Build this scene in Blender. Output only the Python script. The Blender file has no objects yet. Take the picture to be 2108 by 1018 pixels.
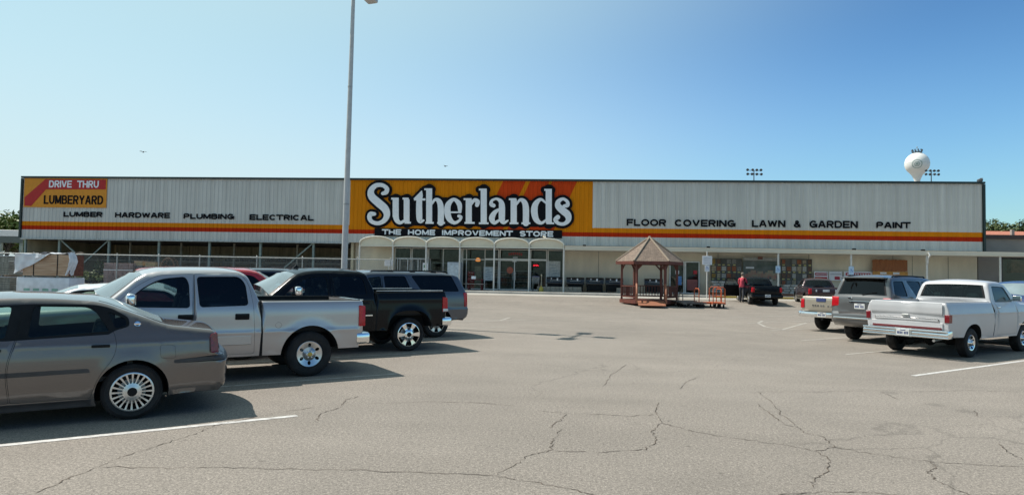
import bpy, bmesh, math, random
import numpy as np
from mathutils import Vector, Matrix
from mathutils.geometry import delaunay_2d_cdt, tessellate_polygon
random.seed(7)
S = bpy.context.scene
C = S.collection
PI = math.pi

# ------------------------------------------------------------------ camera, sky, sun, exposure
FPX, EYE = 1350.0, 1.87                      # focal length in photo pixels, eye height
PITCH, ROLL = math.atan(51 / FPX), math.radians(1.0)
Fv = Vector((0, math.cos(PITCH), math.sin(PITCH)))
R0 = Vector((1, 0, 0)); U0 = Vector((0, -math.sin(PITCH), math.cos(PITCH)))
Rv = R0 * math.cos(ROLL) + U0 * math.sin(ROLL)
Uv = -R0 * math.sin(ROLL) + U0 * math.cos(ROLL)
cam = bpy.data.objects.new('camera', bpy.data.cameras.new('camera')); C.objects.link(cam)
cam.matrix_world = Matrix(((Rv.x, Uv.x, -Fv.x, 0), (Rv.y, Uv.y, -Fv.y, 0), (Rv.z, Uv.z, -Fv.z, EYE), (0, 0, 0, 1)))
cam.data.sensor_width = 36; cam.data.lens = 36 * FPX / 2108
cam.data.clip_start = 0.1; cam.data.clip_end = 6000
S.camera = cam

SUN_DIR = Vector((-0.93, 0.36, 0)).normalized()
SUN_EL = math.radians(55)
SUN = Vector((SUN_DIR.x * math.cos(SUN_EL), SUN_DIR.y * math.cos(SUN_EL), math.sin(SUN_EL)))
world = bpy.data.worlds.new('World'); S.world = world; world.use_nodes = True
nt = world.node_tree
sky = nt.nodes.new('ShaderNodeTexSky'); sky.sky_type = 'NISHITA'; sky.sun_disc = False
sky.sun_elevation = SUN_EL
sky.sun_rotation = math.atan2(SUN_DIR.x, SUN_DIR.y)
sky.altitude = 150; sky.air_density = 1.0; sky.dust_density = 0.7; sky.ozone_density = 1.8
bg = nt.nodes['Background']; bg.inputs[1].default_value = 0.0470
gm = nt.nodes.new('ShaderNodeGamma'); gm.inputs[1].default_value = 1.6      # deeper blue away from the sun
nt.links.new(sky.outputs[0], gm.inputs[0])
tn = nt.nodes.new('ShaderNodeMix'); tn.data_type = 'RGBA'; tn.blend_type = 'MULTIPLY'; tn.inputs[0].default_value = 1; tn.inputs[7].default_value = (0.96, 1.17, 1.06, 1); nt.links.new(gm.outputs[0], tn.inputs[6]); 
def wm(op, a, b):
    q = nt.nodes.new('ShaderNodeMath'); q.operation = op; q.use_clamp = False
    for i, v in enumerate((a, b)):
        if isinstance(v, (int, float)): q.inputs[i].default_value = v
        else: nt.links.new(v, q.inputs[i])
    return q.outputs[0]
def wr(v, a, b, lo, hi):
    q = nt.nodes.new('ShaderNodeMapRange'); q.interpolation_type = 'SMOOTHSTEP'
    for i, k in enumerate((a, b, lo, hi)): q.inputs[i + 1].default_value = k
    nt.links.new(v, q.inputs[0]); return q.outputs[0]
def wmix(f, a, col):
    q = nt.nodes.new('ShaderNodeMix'); q.data_type = 'RGBA'; nt.links.new(f, q.inputs[0]); nt.links.new(a, q.inputs[6]); q.inputs[7].default_value = (*col, 1); return q.outputs[2]
KS = 1 / (0.0505 * 2 ** 0.30)                # display value -> world colour
geo = nt.nodes.new('ShaderNodeTexCoord'); dp = nt.nodes.new('ShaderNodeVectorMath'); dp.operation = 'DOT_PRODUCT'; dp.inputs[1].default_value = SUN
nt.links.new(geo.outputs['Generated'], dp.inputs[0]); sz_ = nt.nodes.new('ShaderNodeSeparateXYZ'); nt.links.new(geo.outputs['Generated'], sz_.inputs[0])
hz_ = wmix(wr(sz_.outputs[2], 0.0, 0.30, 0.55, 0.0), tn.outputs[2], (.29 * KS, .46 * KS, .60 * KS))      # thin haze low in the sky
gl_ = wmix(wr(dp.outputs['Value'], 0.13, 0.72, 0.0, 0.82), hz_, (.62 * KS, .86 * KS, .87 * KS))          # paler air towards the sun
lowl = wm('MULTIPLY', wr(dp.outputs['Value'], 0.0, 0.5, 0.0, 0.80), wr(sz_.outputs[2], 0.03, 0.34, 1.0, 0.0))
bg_c = wmix(lowl, gl_, (.76 * KS, .89 * KS, .92 * KS))                                              # whitish air low on the sunny side
nt.links.new(bg_c, bg.inputs[0])
sl = bpy.data.lights.new('sun', 'SUN'); sl.energy = 5.0; sl.angle = math.radians(0.5); sl.color = (1.0, 0.945, 0.86)
so = bpy.data.objects.new('sun', sl); C.objects.link(so)
so.rotation_euler = SUN.to_track_quat('Z', 'Y').to_euler()
vs = S.view_settings
S.display_settings.display_device = 'sRGB'
vs.view_transform = 'Standard'; vs.look = 'None'; vs.gamma = 1; vs.use_curve_mapping = False
vs.exposure = 0.30
S.cycles.max_bounces = 8; S.cycles.transparent_max_bounces = 16

# ------------------------------------------------------------------ frames
AL = math.radians(4.65)                      # the store front is turned this much from the view axis
FO = Vector((0, 47.0, 0)); FU = Vector((math.cos(AL), -math.sin(AL), 0)); FN = Vector((-math.sin(AL), -math.cos(AL), 0))
def ray(px, py): return Fv + Rv * ((px - 1054) / FPX) + Uv * ((509 - py) / FPX)
def vof(x, y): return (Vector((x, y, 0)) - FO).dot(FN)
def gz(x, y):                                # the lot climbs gently towards the store
    t = min(1, max(0, (13.0 - vof(x, y)) / 10.0))
    return 0.45 * t
def gp(px, py):                              # point of the ground seen at a pixel of the photo
    z = 0.0; d = ray(px, py)
    for i in range(25):
        t = (z - EYE) / d.z; z = 0.5 * z + 0.5 * gz(d.x * t, d.y * t)
    return Vector((d.x * t, d.y * t, z))
def at(px, py, Y):
    d = ray(px, py); t = Y / d.y
    return Vector((d.x * t, Y, EYE + d.z * t))
def fa(px, py, v=0.0):                       # (u, z) on the plane v metres in front of the fascia
    d = ray(px, py); o = FO + FN * v
    t = o.dot(FN) / d.dot(FN)
    return ((Vector((d.x * t, d.y * t, 0)) - FO).dot(FU), EYE + d.z * t)
def W(u, v, z=0.0): return FO + FU * u + FN * v + Vector((0, 0, z))

# ------------------------------------------------------------------ materials
MATS = {}
def lk(n, a, b): n.links.new(a, b)
def mat(name, col, rough=0.6, metal=0.0, coat=0.0, var=0.12, scale=6.0, bump=0.0, bscale=40.0, spec=0.5, emit=0, col2=None, stretch=None, flake=0.0):
    if name in MATS: return MATS[name]
    m = bpy.data.materials.new(name); m.use_nodes = True; n = m.node_tree
    b = n.nodes['Principled BSDF']
    b.inputs['Roughness'].default_value = rough; b.inputs['Metallic'].default_value = metal
    b.inputs['Coat Weight'].default_value = coat; b.inputs['Coat Roughness'].default_value = 0.04
    b.inputs['Specular IOR Level'].default_value = spec
    tc = n.nodes.new('ShaderNodeTexCoord'); mp = n.nodes.new('ShaderNodeMapping')
    lk(n, tc.outputs['Object'], mp.inputs[0])
    if stretch: mp.inputs['Scale'].default_value = stretch
    nz = n.nodes.new('ShaderNodeTexNoise'); nz.inputs['Scale'].default_value = scale; nz.inputs['Detail'].default_value = 6
    lk(n, mp.outputs[0], nz.inputs['Vector'])
    mx = n.nodes.new('ShaderNodeMix'); mx.data_type = 'RGBA'
    c2 = col2 or tuple(c * (1 - 2 * var) for c in col)
    c1 = col if col2 else tuple(min(1, c * (1 + var)) for c in col)
    mx.inputs[6].default_value = (*c1, 1); mx.inputs[7].default_value = (*c2, 1)
    rp = n.nodes.new('ShaderNodeMapRange'); rp.inputs[1].default_value = 0.3; rp.inputs[2].default_value = 0.7
    lk(n, nz.outputs[0], rp.inputs[0]); lk(n, rp.outputs[0], mx.inputs[0])
    lk(n, mx.outputs[2], b.inputs['Base Color'])
    if flake:
        fl = n.nodes.new('ShaderNodeTexNoise'); fl.inputs['Scale'].default_value = 900
        lk(n, tc.outputs['Object'], fl.inputs['Vector'])
        bp = n.nodes.new('ShaderNodeBump'); bp.inputs['Strength'].default_value = flake; bp.inputs['Distance'].default_value = 0.001
        lk(n, fl.outputs[0], bp.inputs['Height']); lk(n, bp.outputs[0], b.inputs['Normal'])
    if bump:
        nb = n.nodes.new('ShaderNodeTexNoise'); nb.inputs['Scale'].default_value = bscale; nb.inputs['Detail'].default_value = 4
        lk(n, mp.outputs[0], nb.inputs['Vector'])
        bp = n.nodes.new('ShaderNodeBump'); bp.inputs['Strength'].default_value = bump; bp.inputs['Distance'].default_value = 0.02
        lk(n, nb.outputs[0], bp.inputs['Height']); lk(n, bp.outputs[0], b.inputs['Normal'])
    if emit:
        b.inputs['Emission Color'].default_value = (*col, 1); b.inputs['Emission Strength'].default_value = emit
    MATS[name] = m
    return m
def glass(name, tint, ior=1.5, rough=0.0, film=0.0):
    if name in MATS: return MATS[name]
    m = bpy.data.materials.new(name); m.use_nodes = True; n = m.node_tree; n.nodes.clear()
    out = n.nodes.new('ShaderNodeOutputMaterial'); tr = n.nodes.new('ShaderNodeBsdfTransparent'); gl = n.nodes.new('ShaderNodeBsdfGlossy')
    tr.inputs[0].default_value = (*tint, 1); gl.inputs['Roughness'].default_value = rough
    fr = n.nodes.new('ShaderNodeFresnel'); fr.inputs[0].default_value = ior
    mx = n.nodes.new('ShaderNodeMixShader')
    lk(n, fr.outputs[0], mx.inputs[0]); lk(n, tr.outputs[0], mx.inputs[1]); lk(n, gl.outputs[0], mx.inputs[2]); lk(n, mx.outputs[0], out.inputs[0])
    if film:                                     # a film that puts pale sky sheen and dust glare into the colour
        df = n.nodes.new('ShaderNodeBsdfDiffuse'); nz = n.nodes.new('ShaderNodeTexNoise'); nz.inputs['Scale'].default_value = 2.2; tc = n.nodes.new('ShaderNodeTexCoord'); lk(n, tc.outputs['Object'], nz.inputs['Vector'])
        df.inputs[0].default_value = (.56, .70, .74, 1); m3 = n.nodes.new('ShaderNodeMixShader'); rp = n.nodes.new('ShaderNodeMapRange'); rp.inputs[3].default_value = film * .6; rp.inputs[4].default_value = film * 1.4
        lk(n, nz.outputs[0], rp.inputs[0]); lk(n, rp.outputs[0], m3.inputs[0]); lk(n, mx.outputs[0], m3.inputs[1]); lk(n, df.outputs[0], m3.inputs[2]); lk(n, m3.outputs[0], out.inputs[0])
    MATS[name] = m
    return m
def paint(name, col, metal=0.35, rough=0.32, flake=0.06, coat=1.0): return mat(name, col, rough, metal, coat, var=0.03, scale=1.2, flake=flake)

M_BLACK = mat('black_rubber_trim', (0.009, 0.009, 0.010), 0.5, var=0.2, spec=0.18)
M_GAP = mat('panel_gap', (0.004, 0.004, 0.004), 0.9)
M_TYRE = mat('tyre_rubber', (0.018, 0.017, 0.017), 0.85, var=0.3, bump=0.15, bscale=60)
M_WELL = mat('wheel_well', (0.008, 0.008, 0.008), 0.95)
M_CHROME = mat('chrome', (0.80, 0.80, 0.80), 0.10, 1.0, var=0.03)
M_ALU = mat('wheel_alloy', (0.62, 0.62, 0.62), 0.28, 0.9, var=0.06)
M_STEEL = mat('galvanised_steel', (0.40, 0.41, 0.40), 0.45, 0.6, var=0.15)
M_RED = mat('red_lens', (0.50, 0.006, 0.014), 0.2, coat=0.25, var=0.12, scale=30, spec=0.3)
M_REDD = mat('dark_red_lens', (0.17, 0.004, 0.010), 0.2, coat=0.3, var=0.15, scale=30)
M_CLEAR = mat('clear_lens', (0.62, 0.60, 0.58), 0.12, coat=1.0, var=0.08, scale=30)
M_AMBER = mat('amber_lens', (0.55, 0.16, 0.02), 0.15, coat=1.0)
M_TRIMIN = mat('cabin_trim', (0.075, 0.072, 0.068), 0.8, var=0.15)
M_SEAT = mat('grey_seat_cloth', (0.11, 0.108, 0.105), 0.9, var=0.15, bump=0.2, bscale=80)
M_PLATE = mat('licence_plate', (0.62, 0.62, 0.60), 0.5)
M_PLATEINK = mat('licence_plate_characters', (0.03, 0.05, 0.16), 0.5)
M_GLASS = glass('clear_car_glass', (0.60, 0.74, 0.70))
M_WSG = glass('raked_windshield_glass', (0.55, 0.70, 0.68), ior=2.4, film=0.27)
M_TINT = glass('tinted_car_glass', (0.06, 0.07, 0.075))
M_MID = glass('half_tinted_car_glass', (0.42, 0.50, 0.50))

# ------------------------------------------------------------------ mesh helpers
class MB:
    def __init__(s): s.bm = bmesh.new()
    def add(s, verts, faces, mi=0, smooth=True, T=None):
        vs_ = [s.bm.verts.new((T @ Vector(v)) if T else v) for v in verts]
        for f in faces:
            try:
                q = s.bm.faces.new([vs_[i] for i in f]); q.material_index = mi; q.smooth = smooth
            except ValueError: pass
        return s
    def box(s, c, d, mi=0, bev=0.0, seg=1, T=None, rz=0):
        b = bmesh.new(); bmesh.ops.create_cube(b, size=1)
        for v in b.verts: v.co = Vector((v.co.x * d[0], v.co.y * d[1], v.co.z * d[2]))
        if bev > 0: bmesh.ops.bevel(b, geom=list(b.edges), offset=min(bev, min(d) * 0.45), segments=seg, affect='EDGES', profile=0.5)
        M = Matrix.Translation(c) @ Matrix.Rotation(rz, 4, 'Z')
        if T: M = T @ M
        b.verts.index_update()
        s.add([M @ v.co for v in b.verts], [[v.index for v in f.verts] for f in b.faces], mi)
        b.free(); return s
    def beam(s, a, b, w, h=None, mi=0):          # square bar from a to b
        a = Vector(a); b = Vector(b); h = h or w
        d = (b - a); L = d.length; q = d.to_track_quat('X', 'Z').to_matrix().to_4x4()
        return s.box((L / 2, 0, 0), (L, w, h), mi, T=Matrix.Translation(a) @ q)
    def tube(s, pts, r, mi=0, n=8, cap=True):
        pts = [Vector(p) for p in pts]; k = len(pts)
        rr = r if isinstance(r, (list, tuple)) else [r] * k
        vs_, fs = [], []
        up = None
        for i, p in enumerate(pts):
            d = (pts[min(i + 1, k - 1)] - pts[max(i - 1, 0)]).normalized()
            if up is None: up = d.orthogonal().normalized()
            up = (up - d * up.dot(d)); up = up.normalized() if up.length > 1e-6 else d.orthogonal().normalized()
            sd = d.cross(up)
            for j in range(n):
                a = 2 * PI * j / n; vs_.append(p + (up * math.cos(a) + sd * math.sin(a)) * rr[i])
        for i in range(k - 1):
            for j in range(n): fs.append((i * n + j, i * n + (j + 1) % n, (i + 1) * n + (j + 1) % n, (i + 1) * n + j))
        if cap: fs.append(tuple(range(n - 1, -1, -1))); fs.append(tuple((k - 1) * n + j for j in range(n)))
        return s.add(vs_, fs, mi)
    def lathe(s, prof, mi=0, n=24, T=None, close=False):     # (r, h) about local Z
        vs_, fs = [], []; k = len(prof)
        for r, h in prof:
            for j in range(n):
                a = 2 * PI * j / n; vs_.append((r * math.cos(a), r * math.sin(a), h))
        for i in range(k - 1):
            for j in range(n): fs.append((i * n + j, i * n + (j + 1) % n, (i + 1) * n + (j + 1) % n, (i + 1) * n + j))
        if close: fs.append(tuple(range(n - 1, -1, -1))); fs.append(tuple((k - 1) * n + j for j in range(n)))
        return s.add(vs_, fs, mi, T=T)
    def prism(s, poly, h0, h1, mi=0, T=None, smooth=False):  # polygon (x, y) extruded along z
        n = len(poly)
        vs_ = [(x, y, h0) for x, y in poly] + [(x, y, h1) for x, y in poly]
        fs = [(i, (i + 1) % n, n + (i + 1) % n, n + i) for i in range(n)]
        tri = tessellate_polygon([[Vector((x, y, 0)) for x, y in poly]])
        fs += [(a + n, b + n, c + n) for a, b, c in tri] + [(c, b, a) for a, b, c in tri]
        return s.add(vs_, fs, mi, smooth, T)
    def ball(s, c, r, mi=0, sub=2, sc=(1, 1, 1), jit=0):
        b = bmesh.new(); bmesh.ops.create_icosphere(b, subdivisions=sub, radius=1); b.verts.index_update()
        s.add([Vector(c) + Vector((v.co.x * sc[0], v.co.y * sc[1], v.co.z * sc[2])) * r * (1 + random.uniform(-jit, jit)) for v in b.verts],
              [[v.index for v in f.verts] for f in b.faces], mi); b.free(); return s
    def build(s, name, mats, parent=None, angle=35, recalc=True):
        if recalc: bmesh.ops.recalc_face_normals(s.bm, faces=list(s.bm.faces))
        me = bpy.data.meshes.new(name); s.bm.to_mesh(me); s.bm.free()
        for m in (mats if isinstance(mats, (list, tuple)) else [mats]): me.materials.append(m)
        me.set_sharp_from_angle(angle=math.radians(angle))
        o = bpy.data.objects.new(name, me); C.objects.link(o)
        if parent: o.parent = parent
        return o
def tag(o, label=None, cat=None, group=None, kind=None):
    if label: o['label'] = label
    if cat: o['category'] = cat
    if group: o['group'] = group
    if kind: o['kind'] = kind
    return o
def thing(name, loc, rz, label, cat, group=None):
    o = bpy.data.objects.new(name, None); C.objects.link(o); o.empty_display_size = 0.2
    o.location = loc; o.rotation_euler = (0, 0, rz)
    return tag(o, label, cat, group)
def copy_tree(o, parent=None):
    c = o.copy(); C.objects.link(c); c.parent = parent
    for ch in [x for x in KIDS.get(o.name, [])] or list(o.children): copy_tree(ch, c)
    return c
KIDS = {}
def place(o, u, v, z=0, drz=0):                  # stand a thing built in store coordinates
    o.location = W(u, v, z); o.rotation_euler = (0, 0, -AL + drz); return o
def fthing(name, u, v, z, label, cat, group=None, drz=0): return thing(name, W(u, v, z), -AL + drz, label, cat, group)
def arc(cx, cz, rx, rz, a0, a1, n=10): return [(cx + rx * math.cos(math.radians(a0 + (a1 - a0) * i / n)), cz + rz * math.sin(math.radians(a0 + (a1 - a0) * i / n))) for i in range(n + 1)]
# heavy block capitals as centre lines in a unit box: (relative width, lines)
GL = {
 'A': (1.12, [[(0, -.1), (.45, 1.1)], [(.55, 1.1), (1, -.1)], [(.2, .3), (.8, .3)]]), 'B': (1, [[(0, -.1), (0, 1.1)], [(0, 1), (.62, 1)] + arc(.62, .77, .30, .23, 90, -90) + [(0, .54)], [(0, .54), (.66, .54)] + arc(.66, .27, .34, .27, 90, -90) + [(0, 0)]]),
 'C': (1.05, [arc(.5, .5, .5, .5, 40, 320, 18)]), 'D': (1.05, [[(0, -.1), (0, 1.1)], [(0, 1), (.5, 1)] + arc(.5, .5, .5, .5, 90, -90, 14) + [(0, 0)]]), 'E': (.92, [[(0, -.1), (0, 1.1)], [(0, 1), (1, 1)], [(0, .5), (.9, .5)], [(0, 0), (1, 0)]]),
 'F': (.88, [[(0, -.1), (0, 1)], [(0, 1), (1, 1)], [(0, .5), (.88, .5)]]), 'G': (1.1, [arc(.5, .5, .5, .5, 42, 335, 18) + [(1, .42)], [(.55, .45), (1.05, .45)], [(1, .45), (1, -.08)]]), 'H': (1.02, [[(0, -.1), (0, 1.1)], [(1, -.1), (1, 1.1)], [(0, .5), (1, .5)]]),
 'I': (.0, [[(0, -.1), (0, 1.1)]]), 'L': (.85, [[(0, 1.1), (0, 0)], [(0, 0), (1, 0)]]), 'M': (1.2, [[(0, -.1), (0, 1.1)], [(1, -.1), (1, 1.1)], [(.02, 1.06), (.5, .02)], [(.98, 1.06), (.5, .02)]]), 'N': (1.02, [[(0, -.1), (0, 1.1)], [(1, -.1), (1, 1.1)], [(.02, 1.06), (.98, -.06)]]),
 'O': (1.15, [arc(.5, .5, .5, .5, 90, 450, 26)]), 'P': (.95, [[(0, -.1), (0, 1)], [(0, 1), (.62, 1)] + arc(.62, .72, .38, .28, 90, -90) + [(0, .44)]]), 'R': (1.0, [[(0, -.1), (0, 1)], [(0, 1), (.62, 1)] + arc(.62, .74, .36, .26, 90, -90) + [(0, .48)], [(.5, .48), (.98, -.1)]]),
 'S': (.98, [arc(.5, .76, .48, .25, 20, 265, 12) + arc(.5, .25, .5, .26, 90, -160, 12)]), 'T': (1.0, [[(-.08, 1), (1.08, 1)], [(.5, 1), (.5, -.1)]]), 'U': (1.02, [[(0, 1.1), (0, .42)] + arc(.5, .42, .5, .42, 180, 360, 12) + [(1, 1.1)]]), 'V': (1.08, [[(0, 1.08), (.47, -.02)], [(1, 1.08), (.53, -.02)]]),
 'W': (1.5, [[(0, 1.08), (.25, -.02)], [(.5, 1.0), (.25, -.02)], [(.5, 1.0), (.75, -.02)], [(1, 1.08), (.75, -.02)]]), 'Y': (1.05, [[(0, 1.08), (.5, .42)], [(1, 1.08), (.5, .42)], [(.5, .46), (.5, -.1)]]), '&': (1.05, [[(1.02, -.02), (.22, .72)] + arc(.42, .80, .20, .2, 180, -60, 8) + [(.1, .42)] + arc(.38, .24, .36, .24, 130, 330, 10) + [(.92, .5)]]),
}
def add_text(mb, txt, x0, x1, z0, z1, y, mi=0, bold=0.02, depth=0.03, fat=0.285, gap=0.13, only=None):
    """heavy block capitals filling the box x0..x1, z0..z1 on the plane y, standing depth out towards -y"""
    H = z1 - z0; t = fat * H; adv = []; tot = 0
    for ch in txt:
        w = 1.35 if ch == ' ' else GL[ch][0]; adv.append((tot, w)); tot += w + (0 if ch == ' ' else fat + gap)
    tot -= gap; k = 0
    sx = (x1 - x0) / (tot * H)                     # letters widen or narrow, the stroke weight follows gently
    tw = t * min(1.15, max(.62, sx ** .8)); wi = 0
    for ch, (a, w) in zip(txt, adv):
        if ch == ' ': wi += 1; continue
        if only is not None and wi != only: continue
        ox = x0 + (a + fat / 2) * H * sx; cw = w * H * sx + (fat * H * sx - tw) * (1 if w else 0)
        for ln_ in GL[ch][1]:
            P = [(ox + px * cw + (tw - fat * H * sx) / 2 * (1 if w else 0), z0 + tw / 2 + min(max(pz, -tw / 2 / (H - tw)), 1 + tw / 2 / (H - tw)) * (H - tw)) for px, pz in ln_]
            k += 1; yy = y - depth + 0.0006 * (k % 12); L_, R_ = [], []
            if len(P) == 2 and abs(P[0][1] - P[1][1]) < 1e-6: P = [(P[0][0] - tw / 2, P[0][1]), (P[1][0] + tw / 2 * .9, P[1][1])]
            for i, (x, z) in enumerate(P):
                p, q = P[max(i - 1, 0)], P[min(i + 1, len(P) - 1)]; dx, dz = q[0] - p[0], q[1] - p[1]; l = math.hypot(dx, dz) or 1
                nx, nz = -dz / l * tw / 2, dx / l * tw / 2; L_.append((x + nx, z + nz)); R_.append((x - nx, z - nz))
            n = len(P); V_ = [(x, yy, z) for x, z in L_ + R_] + [(x, y, z) for x, z in L_ + R_]; F_ = [(0, n, 3 * n, 2 * n), (2 * n - 1, n - 1, 3 * n - 1, 4 * n - 1)]
            for i in range(n - 1): F_ += [(i, i + 1, n + i + 1, n + i), (i + 1, i, 2 * n + i, 2 * n + i + 1), (n + i, n + i + 1, 3 * n + i + 1, 3 * n + i)]
            mb.add(V_, F_, mi, smooth=False)

# ------------------------------------------------------------------ ground
def asphalt_material():
    m = bpy.data.materials.new('weathered_asphalt'); m.use_nodes = True; n = m.node_tree; b = n.nodes['Principled BSDF']
    b.inputs['Roughness'].default_value = 0.88; b.inputs['Specular IOR Level'].default_value = 0.25
    tc = n.nodes.new('ShaderNodeTexCoord')
    def noise(sc, det=5, rough=0.55, st=None):
        z = n.nodes.new('ShaderNodeTexNoise'); z.inputs['Scale'].default_value = sc; z.inputs['Detail'].default_value = det; z.inputs['Roughness'].default_value = rough
        if st:
            mp = n.nodes.new('ShaderNodeMapping'); mp.inputs['Scale'].default_value = st; mp.inputs['Rotation'].default_value = (0, 0, math.radians(28)); lk(n, tc.outputs['Object'], mp.inputs[0]); lk(n, mp.outputs[0], z.inputs['Vector'])
        else: lk(n, tc.outputs['Object'], z.inputs['Vector'])
        return z.outputs[0]
    def rng(src, a, c, lo, hi):
        r = n.nodes.new('ShaderNodeMapRange'); r.inputs[1].default_value = a; r.inputs[2].default_value = c; r.inputs[3].default_value = lo; r.inputs[4].default_value = hi
        lk(n, src, r.inputs[0]); return r.outputs[0]
    def mul(a, c):
        q = n.nodes.new('ShaderNodeMath'); q.operation = 'MULTIPLY'; lk(n, a, q.inputs[0]); lk(n, c, q.inputs[1]); return q.outputs[0]
    big = rng(noise(0.13, 4), 0.3, 0.7, 0.90, 1.08)
    mid = rng(noise(0.9, 6, 0.6), 0.3, 0.7, 0.94, 1.06)
    streak = rng(noise(0.5, 5, 0.6, (0.35, 2.2, 1)), 0.35, 0.7, 0.94, 1.05)
    grit = rng(noise(52, 3, 0.85), 0.28, 0.72, 0.40, 1.60)
    grit2 = rng(noise(24, 3, 0.9), 0.30, 0.70, 0.66, 1.34)
    fine = rng(noise(115, 2, 0.7), 0.25, 0.75, 0.62, 1.38)
    vo = n.nodes.new('ShaderNodeTexVoronoi'); vo.inputs['Scale'].default_value = 0.55; lk(n, tc.outputs['Object'], vo.inputs['Vector'])
    spot = rng(vo.outputs['Distance'], 0.03, 0.10, 0.80, 1.0)
    oil = rng(noise(0.42, 3), 0.62, 0.80, 1.0, 0.88)
    v2 = n.nodes.new('ShaderNodeTexVoronoi'); v2.inputs['Scale'].default_value = 1.7; lk(n, tc.outputs['Object'], v2.inputs['Vector'])      # odd drips, chewing gum, patched pinholes
    drip = rng(v2.outputs['Distance'], 0.03, 0.07, 0.78, 1.0)
    v4 = n.nodes.new('ShaderNodeTexVoronoi'); v4.inputs['Scale'].default_value = 34; lk(n, tc.outputs['Object'], v4.inputs['Vector'])      # pale stones showing in the worn surface
    stone = rng(v4.outputs['Distance'], 0.16, 0.30, 1.30, 1.0)
    # faint network of hairline cracks, broken up by a mask
    wob = n.nodes.new('ShaderNodeTexNoise'); wob.inputs['Scale'].default_value = 1.6; wob.inputs['Detail'].default_value = 5; lk(n, tc.outputs['Object'], wob.inputs['Vector'])
    vm = n.nodes.new('ShaderNodeMix'); vm.data_type = 'VECTOR'; vm.inputs[0].default_value = 0.30; lk(n, tc.outputs['Object'], vm.inputs[4]); lk(n, wob.outputs['Color'], vm.inputs[5])
    v3 = n.nodes.new('ShaderNodeTexVoronoi'); v3.feature = 'DISTANCE_TO_EDGE'; v3.inputs['Scale'].default_value = 0.62; lk(n, vm.outputs[1], v3.inputs['Vector'])
    hair = rng(v3.outputs['Distance'], 0.001, 0.008, 0.76, 1.0)
    mk_ = rng(noise(0.22, 3), 0.50, 0.62, 0.0, 1.0)
    hm = n.nodes.new('ShaderNodeMix'); hm.inputs[2].default_value = 1.0; lk(n, mk_, hm.inputs[0]); lk(n, hair, hm.inputs[3])
    f = mul(mul(mul(mul(big, mid), mul(streak, grit)), mul(mul(fine, spot), oil)), mul(mul(drip, mul(stone, grit2)), hm.outputs[0]))
    cm = n.nodes.new('ShaderNodeMix'); cm.data_type = 'RGBA'; cm.blend_type = 'MULTIPLY'; cm.inputs[0].default_value = 1
    hue = n.nodes.new('ShaderNodeMix'); hue.data_type = 'RGBA'; hue.inputs[6].default_value = (0.236, 0.205, 0.174, 1); hue.inputs[7].default_value = (0.200, 0.177, 0.153, 1)
    lk(n, noise(0.35, 3), hue.inputs[0])
    cc = n.nodes.new('ShaderNodeCombineColor'); [lk(n, f, cc.inputs[i]) for i in range(3)]
    lk(n, hue.outputs[2], cm.inputs[6]); lk(n, cc.outputs[0], cm.inputs[7]); lk(n, cm.outputs[2], b.inputs['Base Color'])
    bp = n.nodes.new('ShaderNodeBump'); bp.inputs['Strength'].default_value = 0.5; bp.inputs['Distance'].default_value = 0.006
    lk(n, noise(70, 4, 0.8), bp.inputs['Height']); lk(n, bp.outputs[0], b.inputs['Normal'])
    return m
M_ASPH = asphalt_material()
mb = MB()
us = [-2000, -300, -120, -80] + list(range(-60, 61, 4)) + [80, 120, 300, 2000]
vvs = [-3000, -400, -100, -40, -10, 0, 2.9, 3.0] + [3.0 + k for k in range(1, 11)] + [16, 20, 26, 34, 42, 50, 60, 200]
vvs = sorted(set(vvs))
gv = []
for v in vvs:
    for u in us: p = W(u, v); gv.append((u, -v, gz(p.x, p.y)))
nu = len(us)
mb.add(gv, [(i * nu + j, i * nu + j + 1, (i + 1) * nu + j + 1, (i + 1) * nu + j) for i in range(len(vvs) - 1) for j in range(nu - 1)])
ground = mb.build('parking_lot', M_ASPH, recalc=False); place(ground, 0, 0); tag(ground, kind='structure')
for p in ground.data.polygons:
    if p.normal.z < 0: p.flip()

def ribbon(mb, pts, wid, lift=0.004, jit=0.0, sub=1, mi=0):
    """a painted or cracked strip that follows the ground through world points"""
    P = []
    for a, b in zip(pts[:-1], pts[1:]):
        for k in range(sub):
            t = k / sub; q = a.lerp(b, t)
            if jit and (k or P): q = q + Vector((random.gauss(0, jit), random.gauss(0, jit), 0))
            P.append(q)
    P.append(pts[-1]); vs_, fs = [], []
    for i, p in enumerate(P):
        d = (P[min(i + 1, len(P) - 1)] - P[max(i - 1, 0)]); d.z = 0; d.normalize(); s = Vector((-d.y, d.x, 0))
        w = wid * (random.uniform(0.25, 1.5) if jit else 1)
        if jit and i in (0, len(P) - 1): w *= 0.2
        for sg in (1, -1):
            q = p + s * w / 2 * sg; vs_.append((q.x, q.y, gz(q.x, q.y) + lift))
    for i in range(len(P) - 1): fs.append((2 * i, 2 * i + 1, 2 * i + 3, 2 * i + 2))
    mb.add(vs_, fs, mi, smooth=False)

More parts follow.
